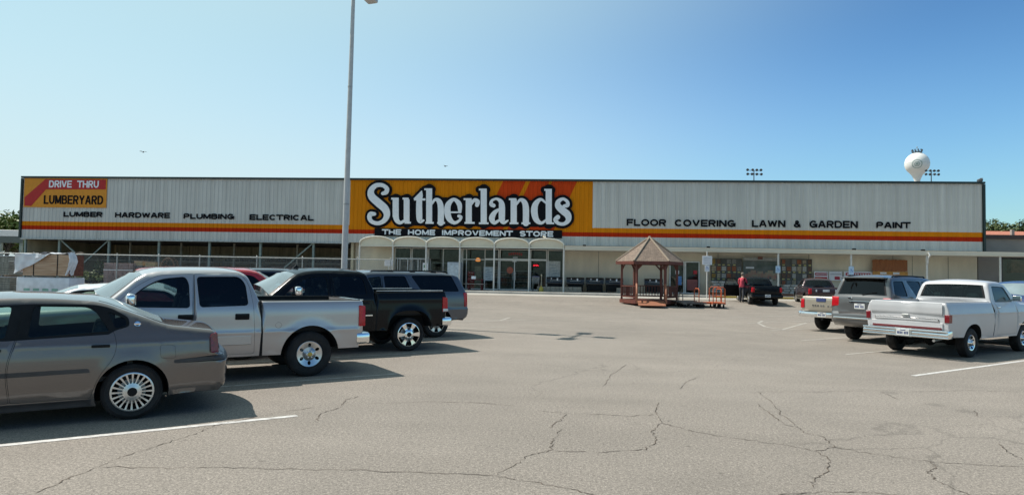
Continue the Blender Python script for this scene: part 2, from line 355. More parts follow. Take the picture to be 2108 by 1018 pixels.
M_CRACK = mat('crack_filled_with_dirt', (0.085, 0.062, 0.046), 0.95, var=0.4, scale=3)
mb = MB()
cracks = [
    [(70, 1016), (140, 985), (208, 958), (250, 940), (330, 915), (400, 893), (440, 876), (475, 868)],
    [(208, 960), (330, 962), (500, 962), (700, 966), (880, 972), (1018, 978)],
    [(1018, 978), (1060, 955), (1085, 938), (1135, 925), (1137, 905), (1160, 880)],
    [(1130, 880), (1158, 860), (1166, 852)], [(1018, 978), (1100, 992), (1180, 1006), (1225, 1018)],
    [(1135, 928), (1240, 930), (1330, 924), (1350, 910), (1342, 886), (1362, 870), (1350, 850), (1356, 828)],
    [(1110, 845), (1170, 850), (1300, 856), (1345, 852)],
    [(1362, 870), (1420, 886), (1520, 902), (1620, 916), (1680, 928), (1720, 920), (1800, 934), (1920, 950), (2010, 956), (2108, 960)],
    [(1560, 806), (1590, 828), (1606, 850), (1640, 876), (1655, 890), (1695, 898), (1710, 912), (1722, 920)],
    [(1560, 830), (1590, 855), (1615, 873), (1640, 880)], [(1540, 806), (1700, 806), (1780, 803)],
    [(1680, 928), (1710, 946), (1700, 975), (1678, 985), (1674, 1002)], [(1915, 950), (1928, 960), (1912, 972), (1930, 990), (1970, 1008), (2000, 1018)],
    [(2055, 912), (2075, 930), (2108, 946)], [(1600, 1018), (1690, 1012), (1790, 1012), (1850, 1018)],
    [(650, 866), (660, 850), (700, 838), (712, 822), (740, 815)], [(1815, 806), (1850, 822)], [(480, 868), (560, 850), (650, 838)],
    [(1160, 617), (1148, 628), (1142, 640)], [(1240, 795), (1260, 770), (1290, 750)], [(1400, 800), (1412, 785), (1440, 775)],
    [(2008, 845), (2014, 858)], [(1060, 835), (980, 828), (880, 826), (760, 830)], [(1760, 800), (1880, 806), (2000, 803), (2108, 806)],
]
for c in cracks: ribbon(mb, [gp(x, y) for x, y in c], 0.009, 0.004, 0.013, 8)
cr = mb.build('pavement_cracks', M_CRACK, recalc=False); tag(cr, kind='structure')
M_LINE = mat('worn_white_line_paint', (0.62, 0.60, 0.57), 0.7, col2=(0.33, 0.31, 0.29), scale=9)
M_LINEW = mat('mostly_worn_line_paint', (0.40, 0.375, 0.34), 0.8, col2=(0.24, 0.215, 0.18), scale=7)
mb = MB()
DIR = Vector((math.cos(math.radians(32.5)), math.sin(math.radians(32.5)), 0)); NRM = Vector((-DIR.y, DIR.x, 0))
end = gp(612, 855)
for k in range(0, 6):                       # left row: stall lines run away from their ends by the lane
    e = end + NRM * 2.62 * k + DIR * 2.45 * k; ribbon(mb, [e, e - DIR * 6], 0.10 if k == 0 else 0.085, sub=8, mi=int(k > 0))
endR = gp(1880, 773)
for k in range(0, 6):
    e = endR + NRM * 2.62 * k + DIR * 2.15 * k; ribbon(mb, [e, e + DIR * 5.8], 0.10 if k == 0 else 0.085, sub=8, mi=int(k > 0))
ribbon(mb, [gp(x, y) for x, y in [(1660, 664), (1610, 678), (1575, 672), (1560, 664), (1570, 660), (1600, 661)]], 0.11, sub=6, mi=1)
ribbon(mb, [gp(x, y) for x, y in [(1050, 653), (1030, 659), (990, 660)]], 0.10, sub=4, mi=1)
ln = mb.build('road_markings', [M_LINE, M_LINEW], recalc=False); tag(ln, kind='structure')
mb = MB()
M_STAIN = mat('old_oil_stain', (0.10, 0.092, 0.085), 0.6, var=0.3, scale=4)
for px, py, r in [(1376, 866, 0.012), (1232, 905, 0.006), (1700, 812, 0.008), (820, 1001, 0.006)]:
    p = gp(px, py); k = 12
    q = [(p.x + r * 1.3 * math.cos(2 * PI * i / k) * random.uniform(.6, 1.2), p.y + r * math.sin(2 * PI * i / k) * random.uniform(.6, 1.2), gz(p.x, p.y) + 0.005) for i in range(k)]
    mb.add(q, [tuple(range(k))], 0)
st = mb.build('pavement_stains', M_STAIN, recalc=False); tag(st, kind='structure')

# walkway in front of the store
M_CONC = mat('pale_concrete', (0.40, 0.375, 0.335), 0.85, var=0.12, scale=1.5, bump=0.15)
M_KERBY = mat('yellow_kerb_paint', (0.55, 0.36, 0.03), 0.7, col2=(0.36, 0.27, 0.09), scale=4)
mb = MB()
mb.box((9, -0.9, 0.50), (44.6, 4.2, 0.16), 0, 0.02)
wk = mb.build('sidewalk', M_CONC); place(wk, 0, 0); tag(wk, kind='structure')
mb = MB()
mb.box((12.6, -3.08, 0.485), (52, 0.15, 0.17), 0, 0.02)
kb = mb.build('kerb', M_CONC); place(kb, 0, 0); tag(kb, kind='structure')
mb = MB()
uy = [(fa(1470, 615, 3)[0], fa(1515, 615, 3)[0]), (fa(1592, 617, 3)[0], fa(1632, 617, 3)[0]), (fa(1650, 617, 3)[0], fa(1760, 617, 3)[0])]
for a, b in uy: mb.box(((a + b) / 2, -3.165, 0.49), (b - a, 0.012, 0.165), 0); mb.box(((a + b) / 2, -3.08, 0.5745), (b - a, 0.14, 0.006), 0)
ky = mb.build('kerb_paint', M_KERBY); place(ky, 0, 0); tag(ky, kind='structure')
M_APRON = mat('concrete_apron', (0.36, 0.335, 0.295), 0.9, var=0.1, scale=0.8, bump=0.1)  # concrete, paler than the asphalt
mb = MB()
ap = [W(-9.5, 4.6), W(40, 4.6), W(40, 3.16), W(-9.5, 3.16)]
uu = [-9.5 + k * 2.475 for k in range(21)]
av = [(u, -v, gz(*W(u, v).xy) + 0.004 + (0.0)) for v in (4.7 , 3.16) for u in uu]
mb.add(av, [(j, j + 1, 21 + j + 1, 21 + j) for j in range(20)])
apo = mb.build('pavement_apron', M_APRON, recalc=False); place(apo, 0, 0); tag(apo, kind='structure')

# ------------------------------------------------------------------ the store
STORE = fthing('store_building', 0, 0, 0, 'long grey metal home improvement store with orange and red stripes', 'building')
UL, UR, ZB, ZT = -37.6, 32.0, 3.84, 8.44
PL, PR = fa(722, 420)[0], fa(1222, 420)[0]
Z0, Z1, Z2 = 4.49, 4.80, 5.12
M_SID = mat('grey_ribbed_siding', (0.60, 0.59, 0.555), 0.7, 0.0, var=0.05, scale=1.0, stretch=(3, 1, 0.15), col2=(0.50, 0.49, 0.455), spec=0.2)
M_ORG = mat('orange_siding_paint', (0.66, 0.215, 0.004), 0.75, spec=0.12, var=0.04, scale=1.0, stretch=(3, 1, 0.2))
M_REDS = mat('red_siding_paint', (0.44, 0.026, 0.004), 0.75, spec=0.12, var=0.05, scale=1.0, stretch=(3, 1, 0.2))
def weather(m, amt, sc):
    n = m.node_tree; b = n.nodes['Principled BSDF']; src = b.inputs['Base Color'].links[0].from_socket
    tc = n.nodes.new('ShaderNodeTexCoord'); mp = n.nodes.new('ShaderNodeMapping'); mp.inputs['Scale'].default_value = sc; nz = n.nodes.new('ShaderNodeTexNoise'); nz.inputs['Scale'].default_value = 1; nz.inputs['Detail'].default_value = 7; nz.inputs['Roughness'].default_value = .65
    lk(n, tc.outputs['Object'], mp.inputs[0]); lk(n, mp.outputs[0], nz.inputs['Vector']); rp = n.nodes.new('ShaderNodeMapRange'); rp.inputs[1].default_value = .32; rp.inputs[2].default_value = .68; rp.inputs[3].default_value = 1 - amt; rp.inputs[4].default_value = 1 + amt * .5; lk(n, nz.outputs[0], rp.inputs[0])
    cc = n.nodes.new('ShaderNodeCombineColor'); [lk(n, rp.outputs[0], cc.inputs[i]) for i in range(3)]; mx = n.nodes.new('ShaderNodeMix'); mx.data_type = 'RGBA'; mx.blend_type = 'MULTIPLY'; mx.inputs[0].default_value = 1
    lk(n, src, mx.inputs[6]); lk(n, cc.outputs[0], mx.inputs[7]); lk(n, mx.outputs[2], b.inputs['Base Color'])
def panel_material():
    m = bpy.data.materials.new('orange_panel_with_red_slashes'); m.use_nodes = True; n = m.node_tree; b = n.nodes['Principled BSDF']
    b.inputs['Roughness'].default_value = 0.75; b.inputs['Specular IOR Level'].default_value = 0.12
    tc = n.nodes.new('ShaderNodeTexCoord'); sp = n.nodes.new('ShaderNodeSeparateXYZ'); lk(n, tc.outputs['Object'], sp.inputs[0])
    def M(op, a, c):
        q = n.nodes.new('ShaderNodeMath'); q.operation = op
        for i, v in enumerate((a, c)):
            if isinstance(v, (int, float)): q.inputs[i].default_value = v
            else: lk(n, v, q.inputs[i])
        return q.outputs[0]
    zt = fa(1054, 376)[1]
    s = M('SUBTRACT', sp.outputs[0], M('MULTIPLY', M('SUBTRACT', sp.outputs[2], zt), 0.46))
    tot = 0
    for a, c in ((1215, 1385), (1418, 1562), (1582, 1768)):
        ua, uc = fa(700 + a / 3.635, 376)[0], fa(700 + c / 3.635, 376)[0]
        k = M('MULTIPLY', M('GREATER_THAN', s, ua), M('LESS_THAN', s, uc)); tot = k if tot == 0 else M('ADD', tot, k)
    nz = n.nodes.new('ShaderNodeTexNoise'); nz.inputs['Scale'].default_value = 0.8; lk(n, tc.outputs['Object'], nz.inputs['Vector'])
    m1 = n.nodes.new('ShaderNodeMix'); m1.data_type = 'RGBA'; m1.inputs[6].default_value = (0.66, 0.22, 0.004, 1); m1.inputs[7].default_value = (0.59, 0.195, 0.004, 1); lk(n, nz.outputs[0], m1.inputs[0])
    m2 = n.nodes.new('ShaderNodeMix'); m2.data_type = 'RGBA'; lk(n, tot, m2.inputs[0]); lk(n, m1.outputs[2], m2.inputs[6]); m2.inputs[7].default_value = (0.55, 0.055, 0.008, 1)
    lk(n, m2.outputs[2], b.inputs['Base Color']); return m
M_PANEL = panel_material()
weather(M_SID, .11, (2.6, 1, .10)); weather(M_SID, .08, (.12, 1, .4)); weather(M_ORG, .14, (2.6, 1, .2)); weather(M_REDS, .14, (2.6, 1, .2)); weather(M_PANEL, .13, (2.2, 1, .15))
# ribbed siding, one sheet with the painted bands in it
prof = []
u = UL; P_ = 0.305
while u < UR - 0.01:
    for du, y in ((0, 0), (0.20, 0), (0.225, -0.032), (0.28, -0.032)):
        if u + du < UR: prof.append((u + du, y))
    u += P_
prof.append((UR, 0))
zs = [ZB, Z0, Z1, Z2, ZT]
mb = MB(); n = len(prof)
mb.add([(a, y, z) for z in zs for a, y in prof], [])
mb.bm.verts.ensure_lookup_table()
for r in range(4):
    for j in range(n - 1):
        f = mb.bm.faces.new([mb.bm.verts[i] for i in (r * n + j, r * n + j + 1, (r + 1) * n + j + 1, (r + 1) * n + j)])
        um = (prof[j][0] + prof[j + 1][0]) / 2; f.smooth = False
        f.material_index = 2 if r == 1 else (3 if r >= 2 and PL < um < PR else (1 if r == 2 else 0))
mb.build('fascia_siding', [M_SID, M_ORG, M_REDS, M_PANEL], STORE, recalc=False)
M_CAP = mat('dark_green_roof_trim', (0.012, 0.028, 0.026), 0.5)
mb = MB()
mb.box(((UL + UR) / 2, 0.05, ZT + 0.05), (UR - UL + 0.3, 0.36, 0.14), 0)
mb.box((UL - 0.09, 0.05, (ZB + ZT) / 2 - 0.02), (0.14, 0.34, ZT - ZB - 0.06), 0); mb.box((UR + 0.09, 0.05, (ZB + ZT) / 2 - 0.02), (0.14, 0.34, ZT - ZB - 0.06), 0)
mb.build('roof_trim', M_CAP, STORE)
M_WALL = mat('beige_wall_panels', (0.68, 0.59, 0.45), 0.8, var=0.07, scale=0.6, bump=0.05, stretch=(1, 1, 0.5))
weather(M_WALL, .12, (1.2, 1, .25))
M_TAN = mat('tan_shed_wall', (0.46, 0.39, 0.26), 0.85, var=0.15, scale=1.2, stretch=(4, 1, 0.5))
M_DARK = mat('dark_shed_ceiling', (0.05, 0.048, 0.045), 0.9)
M_FLOOR = mat('shed_floor_concrete', (0.22, 0.205, 0.18), 0.9, bump=0.1)
mb = MB()
mb.box(((UL + UR) / 2, 20.2, 8.25), (UR - UL - 0.1, 40, 0.16), 0)                      # roof deck
mb.box((UL + 0.1, 5.3, 6.1), (0.18, 10, 4.1), 0)
mb.box(((UL + UR) / 2, 25.3, 4.1), (UR - UL - 0.2, 29.6, 8.1), 0)
mb.build('roof', mat('pale_metal_roof', (0.5, 0.5, 0.49), 0.6), STORE)
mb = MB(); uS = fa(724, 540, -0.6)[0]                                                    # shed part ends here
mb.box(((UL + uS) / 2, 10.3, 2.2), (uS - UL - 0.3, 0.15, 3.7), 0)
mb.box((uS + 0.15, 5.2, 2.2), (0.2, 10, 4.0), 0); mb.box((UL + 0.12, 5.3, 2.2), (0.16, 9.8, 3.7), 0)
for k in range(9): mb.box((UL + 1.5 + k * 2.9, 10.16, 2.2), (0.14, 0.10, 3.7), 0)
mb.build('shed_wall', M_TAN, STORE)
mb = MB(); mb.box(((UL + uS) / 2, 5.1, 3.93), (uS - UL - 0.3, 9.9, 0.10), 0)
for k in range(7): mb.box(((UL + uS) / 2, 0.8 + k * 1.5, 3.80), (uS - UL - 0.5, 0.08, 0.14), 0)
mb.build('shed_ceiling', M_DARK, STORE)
# shed posts with knee braces
M_POST = mat('green_grey_steel_post', (0.22, 0.27, 0.245), 0.5, 0.2, var=0.15, scale=3)
for px in (53, 123, 225, 328, 432, 537, 646):
    a = fa(px, 500, -0.25)[0]; b = MB(); b.box((a, 0.25, 2.1), (0.16, 0.16, 3.4), 0, 0.01)
    if px == 123: b.beam((a + 0.07, 0.25, 3.75), (a + 2.0, 0.25, 2.2), 0.10)
    if px == 225: b.beam((a - 0.07, 0.25, 3.75), (a - 2.0, 0.25, 2.0), 0.08)
    if px == 646: b.beam((a - 0.07, 0.25, 3.75), (a - 2.2, 0.25, 1.9), 0.09)
    b.build('post', M_POST, STORE)
for px in (268, 373, 482, 612):
    a = fa(px, 520, -3)[0]; b = MB(); b.box((a, 3.0, 2.1), (0.12, 0.12, 3.4), 0); b.build('post', mat('pale_inner_post', (0.33, 0.31, 0.26), 0.7), STORE)
mb = MB()
mb.box(((UL + uS) / 2, 3.1, 2.75), (uS - UL - 1, 0.06, 0.10), 0); mb.box(((UL + uS) / 2, 6, 2.3), (uS - UL - 1, 0.06, 0.10), 0)
mb.build('rail', mat('pale_inner_post', (0.33, 0.31, 0.26), 0.7), STORE)
mb = MB(); mb.box((0.5 * (UL + uS), -0.06, ZB - 0.05), (uS - UL, 0.16, 0.08), 0); mb.build('fascia_edge', M_STEEL, STORE)
# right part: beige wall, openings for the shop windows
uW0, uW1 = fa(812, 560, -0.8)[0], fa(1160, 560, -0.8)[0]
ZS = 0.58
def wallrun(a, b, z0=ZS, z1=3.95): m = MB(); m.box(((a + b) / 2, 0.75, (z0 + z1) / 2), (b - a, 0.3, z1 - z0), 0); m.build('wall', M_WALL, STORE)
uD0, uD1 = fa(1377, 560, -0.6)[0], fa(1441, 560, -0.6)[0]
wallrun(uS + 0.26, uW0); wallrun(uW1, uD0); wallrun(uD0, uD1, 2.88); wallrun(uD1, UR)
for px in (1232, 1478, 1665, 1838, 1878, 1952): a = fa(px, 560, -0.6)[0]; mb = MB(); mb.box((a, 0.594, 2.2), (0.03, 0.012, 3.0), 0); mb.build('wall_joint', mat('wall_joint_grey', (0.20, 0.18, 0.15), 0.8), STORE)
mb = MB()
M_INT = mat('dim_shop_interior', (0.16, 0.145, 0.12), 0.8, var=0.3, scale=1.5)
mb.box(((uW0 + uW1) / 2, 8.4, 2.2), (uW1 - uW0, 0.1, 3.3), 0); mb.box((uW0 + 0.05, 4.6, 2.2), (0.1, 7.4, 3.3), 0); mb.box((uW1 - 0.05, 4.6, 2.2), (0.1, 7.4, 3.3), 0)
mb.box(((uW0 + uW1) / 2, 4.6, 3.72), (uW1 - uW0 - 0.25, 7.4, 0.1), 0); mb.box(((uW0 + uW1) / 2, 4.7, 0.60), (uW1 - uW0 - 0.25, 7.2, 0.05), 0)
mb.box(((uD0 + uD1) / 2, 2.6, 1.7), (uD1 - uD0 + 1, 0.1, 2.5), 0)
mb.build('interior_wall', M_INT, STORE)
M_FRAME = mat('pale_aluminium_frame', (0.74, 0.73, 0.70), 0.45, 0.2, var=0.06)
M_SGLASS = glass('shop_window_glass', (0.86, 0.90, 0.88), ior=1.4)
def window(px0, px1, z0, z1, v=-0.8, mull=(), name='window', bars=()):
    a, b = fa(px0, 560, v)[0], fa(px1, 560, v)[0]; m = MB(); y = -v
    for x in (a + 0.035, b - 0.035): m.box((x, y, (z0 + z1) / 2), (0.07, 0.12, z1 - z0), 0)
    for z in (z0 + 0.035, z1 - 0.035): m.box(((a + b) / 2, y, z), (b - a - 0.14, 0.12, 0.07), 0)
    for z in bars: m.box(((a + b) / 2, y, z), (b - a - 0.14, 0.10, 0.06), 0)
    for q in mull: x = fa(q, 560, v)[0]; m.box((x, y, (z0 + z1) / 2), (0.06, 0.10, z1 - z0 - 0.14), 0)
    o = m.build(name, M_FRAME, STORE)
    m = MB(); m.box(((a + b) / 2, y + 0.02, (z0 + z1) / 2), (b - a - 0.12, 0.012, z1 - z0 - 0.12), 0); m.build('pane', M_SGLASS, o)
    return o
window(812, 846, ZS, 3.55, bars=(2.75,)); window(847, 880, ZS, 3.55, bars=(2.75,)); window(881, 950, ZS, 3.55, mull=(912,)); window(951, 1027, ZS, 3.55, mull=(960, 998,), bars=(2.76,))
window(1028, 1090, 2.80, 3.55); window(1091, 1126, ZS, 3.55, bars=(2.76,)); window(1127, 1160, ZS, 3.55)
dr = window(1028, 1090, ZS, 2.76, -0.7, (1059,), 'door')
mb = MB()
for q in (1056.5, 1061.5): x = fa(q, 560, -0.7)[0]; mb.beam((x, 0.62, 1.3), (x, 0.62, 1.9), 0.035)
mb.build('handle', M_STEEL, dr)
mb = MB(); a, b = fa(998, 560, -0.6)[0], fa(1125, 560, -0.6)[0]; mb.box(((a + b) / 2, 0.58, 2.79), (b - a, 0.14, 0.13), 0, 0.01); mb.box((fa(1059, 560, -.6)[0], 0.49, 2.66), (0.3, 0.05, 0.07), 0); mb.build('door_header', M_FRAME, STORE)
window(1378, 1409, ZS, 2.86, -0.55, name='window'); window(1410, 1440, ZS, 2.86, -0.55, name='door')
# flat canopy on the right
M_CAN = mat('beige_canopy_edge', (0.60, 0.545, 0.44), 0.6, var=0.05, scale=0.7)
uC = fa(1163, 514, 1.9)[0]
mb = MB(); mb.box(((uC + 46) / 2, -0.95, 3.59), (46 - uC, 1.88, 0.27), 0, 0.01); mb.build('canopy', M_CAN, STORE)
M_WHP = mat('white_painted_steel', (0.62, 0.60, 0.56), 0.5, var=0.05)
for px in (1602, 1752, 1908, 2059):
    a = fa(px, 560, 1.75)[0]; mb = MB(); mb.tube([(a, -1.75, ZS), (a, -1.75, 3.45)], 0.065, 0, 10)
    if px == 1908: mb.tube([(a, -1.95, 3.62), (a + 0.06, -2.02, 3.45), (a, -1.85, 3.2), (a, -1.85, 2.9)], 0.06, 0, 8)
    mb.build('canopy_post', M_WHP, STORE)
for px, py in ((1203, 506), (1458, 512), (1758, 516), (1900, 518)):
    a, z = fa(px, py, 1.2); mb = MB(); mb.box((a, -1.2, 3.80), (0.22, 0.18, 0.13), 0, 0.02); mb.tube([(a, -1.2, 3.70), (a, -1.2, 3.78)], 0.03); mb.build('flood_lamp', M_BLACK, STORE)
# arched awnings
M_AWN = mat('cream_awning_canvas', (0.72, 0.64, 0.485), 0.75, var=0.06, scale=1.5, bump=0.05)
M_AWNR = mat('pale_awning_rim', (0.74, 0.70, 0.60), 0.6, var=0.05)
bx = [740, 808.5, 877, 946.5, 1017.5, 1089.5, 1161]
ords = ['first', 'second', 'third', 'fourth', 'fifth', 'sixth']
for k in range(6):
    a, b = fa(bx[k], 508, 1.85)[0], fa(bx[k + 1], 508, 1.85)[0]; c = (a + b) / 2; hw = (b - a) / 2 - 0.02
    zsp, rise = 3.78, 0.43
    t = fthing('arched_awning', c, 0, 0, f'cream arched awning over the store entrance, {ords[k]} of six from the left', 'awning', 'arched awnings along the store front')
    arc = [(-hw * math.cos(PI * i / 24), zsp + rise * math.sin(PI * i / 24) ** 1.0) for i in range(25)]
    mb = MB(); N_ = len(arc)
    V_ = [(x, y, z) for y in (-1.82, 0.05) for x, z in arc] + [(x * 0.965, y, z - 0.03) for y in (-1.82, 0.05) for x, z in arc]
    F_ = []
    for o_ in (0, 2 * N_):
        for i in range(N_ - 1): F_.append((o_ + i, o_ + i + 1, o_ + N_ + i + 1, o_ + N_ + i))
    for i in range(N_ - 1): F_.append((i, i + 1, 2 * N_ + i + 1, 2 * N_ + i))
    mb.add(V_, F_, 0); mb.build('canvas', M_AWN, t)
    mb = MB(); mb.tube([(x, -1.84, z) for x, z in arc], 0.045, 0, 8); mb.beam((-hw, -1.84, zsp - 0.23), (hw, -1.84, zsp - 0.23), 0.05, 0.05)
    for s in (-1, 1): mb.beam((s * hw, -1.84, zsp - 0.25), (s * hw, -1.84, zsp), 0.06)
    mb.build('rim', M_AWNR, t)
    mb = MB()
    mb.prism([(x * 0.96, z - 0.02) for x, z in arc] + [(hw * 0.96, zsp - 0.22), (-hw * 0.96, zsp - 0.22)], 0, 0.03, 0, T=Matrix.Translation((0, -1.72, 0)) @ Matrix.Rotation(PI / 2, 4, 'X'))
    mb.build('lunette', M_AWN, t)
    for s in ([-1, 1] if k == 5 else [-1]):
        mb = MB(); mb.tube([(s * (hw + 0.02), -1.80, ZS), (s * (hw + 0.02), -1.80, zsp - 0.2)], 0.055, 0, 10); mb.build('post', M_WHP, t)
t = fthing('flood_light', fa(1125, 489, 1.6)[0], 1.6, 4.17, 'white flood lamp on top of the sixth arched awning', 'lamp')
mb = MB(); mb.tube([(0, 0, 0), (0, 0, 0.08), (-0.1, 0, 0.16)], 0.035); mb.build('arm', M_WHP, t)
mb = MB(); mb.lathe([(0.03, 0.0), (0.10, 0.06), (0.11, 0.2), (0.0, 0.2)], 0, 14, T=Matrix.Translation((-0.08, 0, 0.13)) @ Matrix.Rotation(math.radians(-35), 4, 'Y')); mb.build('lamp_head', mat('white_lamp', (0.85, 0.84, 0.8), 0.4), t)

# ------------------------------------------------------------------ signs on the fascia
M_INK = mat('black_letter_paint', (0.008, 0.008, 0.011), 0.8, spec=0.1)
M_WHT = mat('white_letter_face', (0.74, 0.76, 0.79), 0.5, var=0.03)
YF = -0.036
def words(name, txt, box, depth, m_, par):
    for i in range(len(txt.split(' '))): m = MB(); add_text(m, txt, *box, 0, 0, depth, only=i); m.build(name, m_, par)
def word(px0, py0, px1, py1, txt, label):
    a, zt = fa(px0, py0, 0.05); b, zt2 = fa(px1, py0 + (py1 - py0) * 0, 0.05); zb = fa(px0, py1, 0.05)[1]
    za = (fa(px0, py0)[1] + fa(px1, py0)[1]) / 2; zb = (fa(px0, py1)[1] + fa(px1, py1)[1]) / 2
    m = MB(); c = (a + b) / 2; add_text(m, txt, a - c, b - c, -(za - zb) / 2, (za - zb) / 2, YF, 0, 0.035, 0.03)
    if ' ' not in txt: o = m.build('lettering', M_INK); place(o, c, 0, (za + zb) / 2); tag(o, label, 'lettering', 'department names on the store fascia'); return
    m.bm.free(); o = fthing('lettering', c, 0, (za + zb) / 2, label, 'lettering', 'department names on the store fascia')
    words('word', txt, (a - c, b - c, -(za - zb) / 2, (za - zb) / 2, YF), 0.03, M_INK, o)
word(131, 435.5, 211, 446.5, 'LUMBER', 'black capitals reading LUMBER on the grey store fascia')
word(237, 437, 350, 448.5, 'HARDWARE', 'black capitals reading HARDWARE on the grey store fascia')
word(378, 439.5, 482, 451, 'PLUMBING', 'black capitals reading PLUMBING on the grey store fascia')
word(514, 441.5, 646, 453.5, 'ELECTRICAL', 'black capitals reading ELECTRICAL on the grey store fascia')
word(1290, 451.5, 1514, 466, 'FLOOR COVERING', 'black capitals reading FLOOR COVERING on the grey store fascia')
word(1548, 453.5, 1766, 468.5, 'LAWN & GARDEN', 'black capitals reading LAWN and GARDEN on the grey store fascia')
word(1804, 456.5, 1874, 470, 'PAINT', 'black capitals reading PAINT on the grey store fascia')
# drive-thru sign
def z1p(x, y): return fa(x / 3.181, 340 + y / 3.181, 0.05)
sg = fthing('lumberyard_sign', 0, 0, 0, 'orange and red sign reading DRIVE THRU LUMBERYARD at the left end', 'sign')
def quadsheet(name, pts, y0, y1, m, par):
    b = MB(); b.prism(pts, 0, y1 - y0, 0, T=Matrix.Translation((0, y1, 0)) @ Matrix.Rotation(PI / 2, 4, 'X')); return b.build(name, m, par)
M_SORG = mat('orange_sign_panel', (0.62, 0.24, 0.012), 0.7, var=0.05); M_SRED = mat('red_sign_band', (0.42, 0.014, 0.014), 0.7, var=0.05)
a, b = z1p(162, 84), z1p(695, 278); b = (b[0], z1p(420, 276)[1]); sz1 = ZT - 0.03
quadsheet('panel', [(a[0], b[1]), (b[0], b[1]), (b[0], sz1), (a[0], sz1)], -0.06, -0.034, M_SORG, sg)
q = [z1p(x, y) for x, y in ((162, 210), (298, 92), (695, 94), (693, 158), (302, 158), (205, 266), (162, 264))]
quadsheet('band', q, -0.075, -0.062, M_SRED, sg)
p0, p1 = z1p(325, 100), z1p(648, 148); words('lettering', 'DRIVE THRU', (p0[0], p1[0], p1[1], p0[1], -0.078), 0.02, M_WHT, sg)
m = MB(); p0, p1 = z1p(290, 196), z1p(675, 257); add_text(m, 'LUMBERYARD', p0[0], p1[0], p1[1], p0[1], -0.064, 0, 0.03, 0.02); m.build('lettering', M_INK, sg)
# tagline board
tg = fthing('tagline_sign', 0, 0, 0, 'black strip sign reading THE HOME IMPROVEMENT STORE below the large name', 'sign')
a, b = fa(771, 470.5, 0.1), fa(1157, 490, 0.1); zt_, zb_ = fa(964, 471.5, 0.1)[1], fa(964, 487.5, 0.1)[1]
quadsheet('board', [(a[0], zb_), (b[0], zb_), (b[0], zt_), (a[0], zt_)], -0.10, -0.034, M_INK, tg)
a, b = fa(787, 480, 0.1), fa(1139, 480, 0.1); words('lettering', 'THE HOME IMPROVEMENT STORE', (a[0], b[0], zb_ + 0.09, zt_ - 0.07, -0.102), 0.02, M_WHT, tg)
# the big name: letters drawn as brush strokes (x, y, width) in enlarged photo pixels
LET = {
 'S': [[(322, 212, 26), (345, 202, 34), (352, 175, 32), (318, 150, 30), (268, 153, 34), (234, 190, 46), (240, 235, 56), (287, 280, 60), (337, 325, 58), (352, 372, 48), (330, 415, 36), (285, 434, 30), (240, 422, 30), (222, 393, 34), (230, 366, 36), (258, 364, 28)]],
 'u': [[(385, 250, 14), (440, 250, 14)], [(418, 255, 46), (418, 380, 46)], [(418, 380, 46), (428, 412, 38), (452, 430, 26), (488, 412, 16)], [(470, 250, 14), (515, 250, 14)], [(500, 255, 44), (500, 428, 44)], [(485, 430, 14), (532, 430, 14)]],
 't': [[(612, 192, 6), (606, 230, 30), (594, 262, 44), (594, 385, 46), (602, 418, 34), (626, 412, 14)], [(555, 256, 16), (640, 256, 16)], [(556, 250, 8), (584, 232, 22), (610, 196, 8)]],
 'h': [[(632, 180, 14), (690, 180, 14)], [(668, 182, 46), (668, 430, 46)], [(640, 431, 14), (702, 431, 14)], [(686, 292, 14), (712, 258, 22), (742, 270, 38), (755, 322, 46), (755, 430, 46)], [(728, 431, 14), (786, 431, 14)]],
 'e': [[(812, 352, 12), (905, 352, 12)], [(898, 348, 24), (892, 290, 38), (852, 256, 24), (812, 292, 42), (804, 345, 48), (818, 400, 42), (855, 430, 26), (893, 414, 20), (906, 388, 22), (890, 380, 24)]],
 'r': [[(926, 254, 14), (985, 254, 14)], [(964, 256, 46), (964, 430, 46)], [(932, 431, 14), (1008, 431, 14)], [(982, 295, 14), (1005, 262, 26), (1030, 272, 34), (1026, 298, 30)]],
 'l': [[(1040, 182, 14), (1098, 182, 14)], [(1076, 184, 46), (1076, 433, 46)], [(1040, 434, 14), (1112, 434, 14)]],
 'a': [[(1150, 302, 30), (1132, 292, 30), (1138, 264, 20), (1172, 252, 18), (1203, 272, 34), (1212, 310, 46), (1212, 400, 46), (1226, 428, 28), (1256, 414, 12)], [(1205, 322, 12), (1160, 352, 32), (1137, 396, 44), (1156, 430, 28), (1196, 408, 16)]],
 'n': [[(1264, 254, 14), (1320, 254, 14)], [(1300, 256, 46), (1300, 433, 46)], [(1270, 434, 14), (1335, 434, 14)], [(1320, 294, 14), (1348, 260, 22), (1378, 274, 38), (1391, 322, 46), (1391, 433, 46)], [(1358, 434, 14), (1424, 434, 14)]],
 'd': [[(1545, 285, 14), (1502, 256, 22), (1464, 290, 42), (1454, 345, 50), (1468, 405, 42), (1506, 432, 24), (1545, 406, 14)], [(1528, 184, 14), (1585, 184, 14)], [(1562, 186, 46), (1562, 433, 46)], [(1545, 434, 14), (1602, 434, 14)]],
 's': [[(1676, 306, 24), (1702, 298, 30), (1700, 272, 24), (1668, 252, 22), (1634, 272, 34), (1632, 305, 46), (1665, 338, 52), (1702, 370, 52), (1708, 410, 38), (1676, 438, 26), (1634, 434, 26), (1612, 408, 32), (1630, 388, 34)]],
}
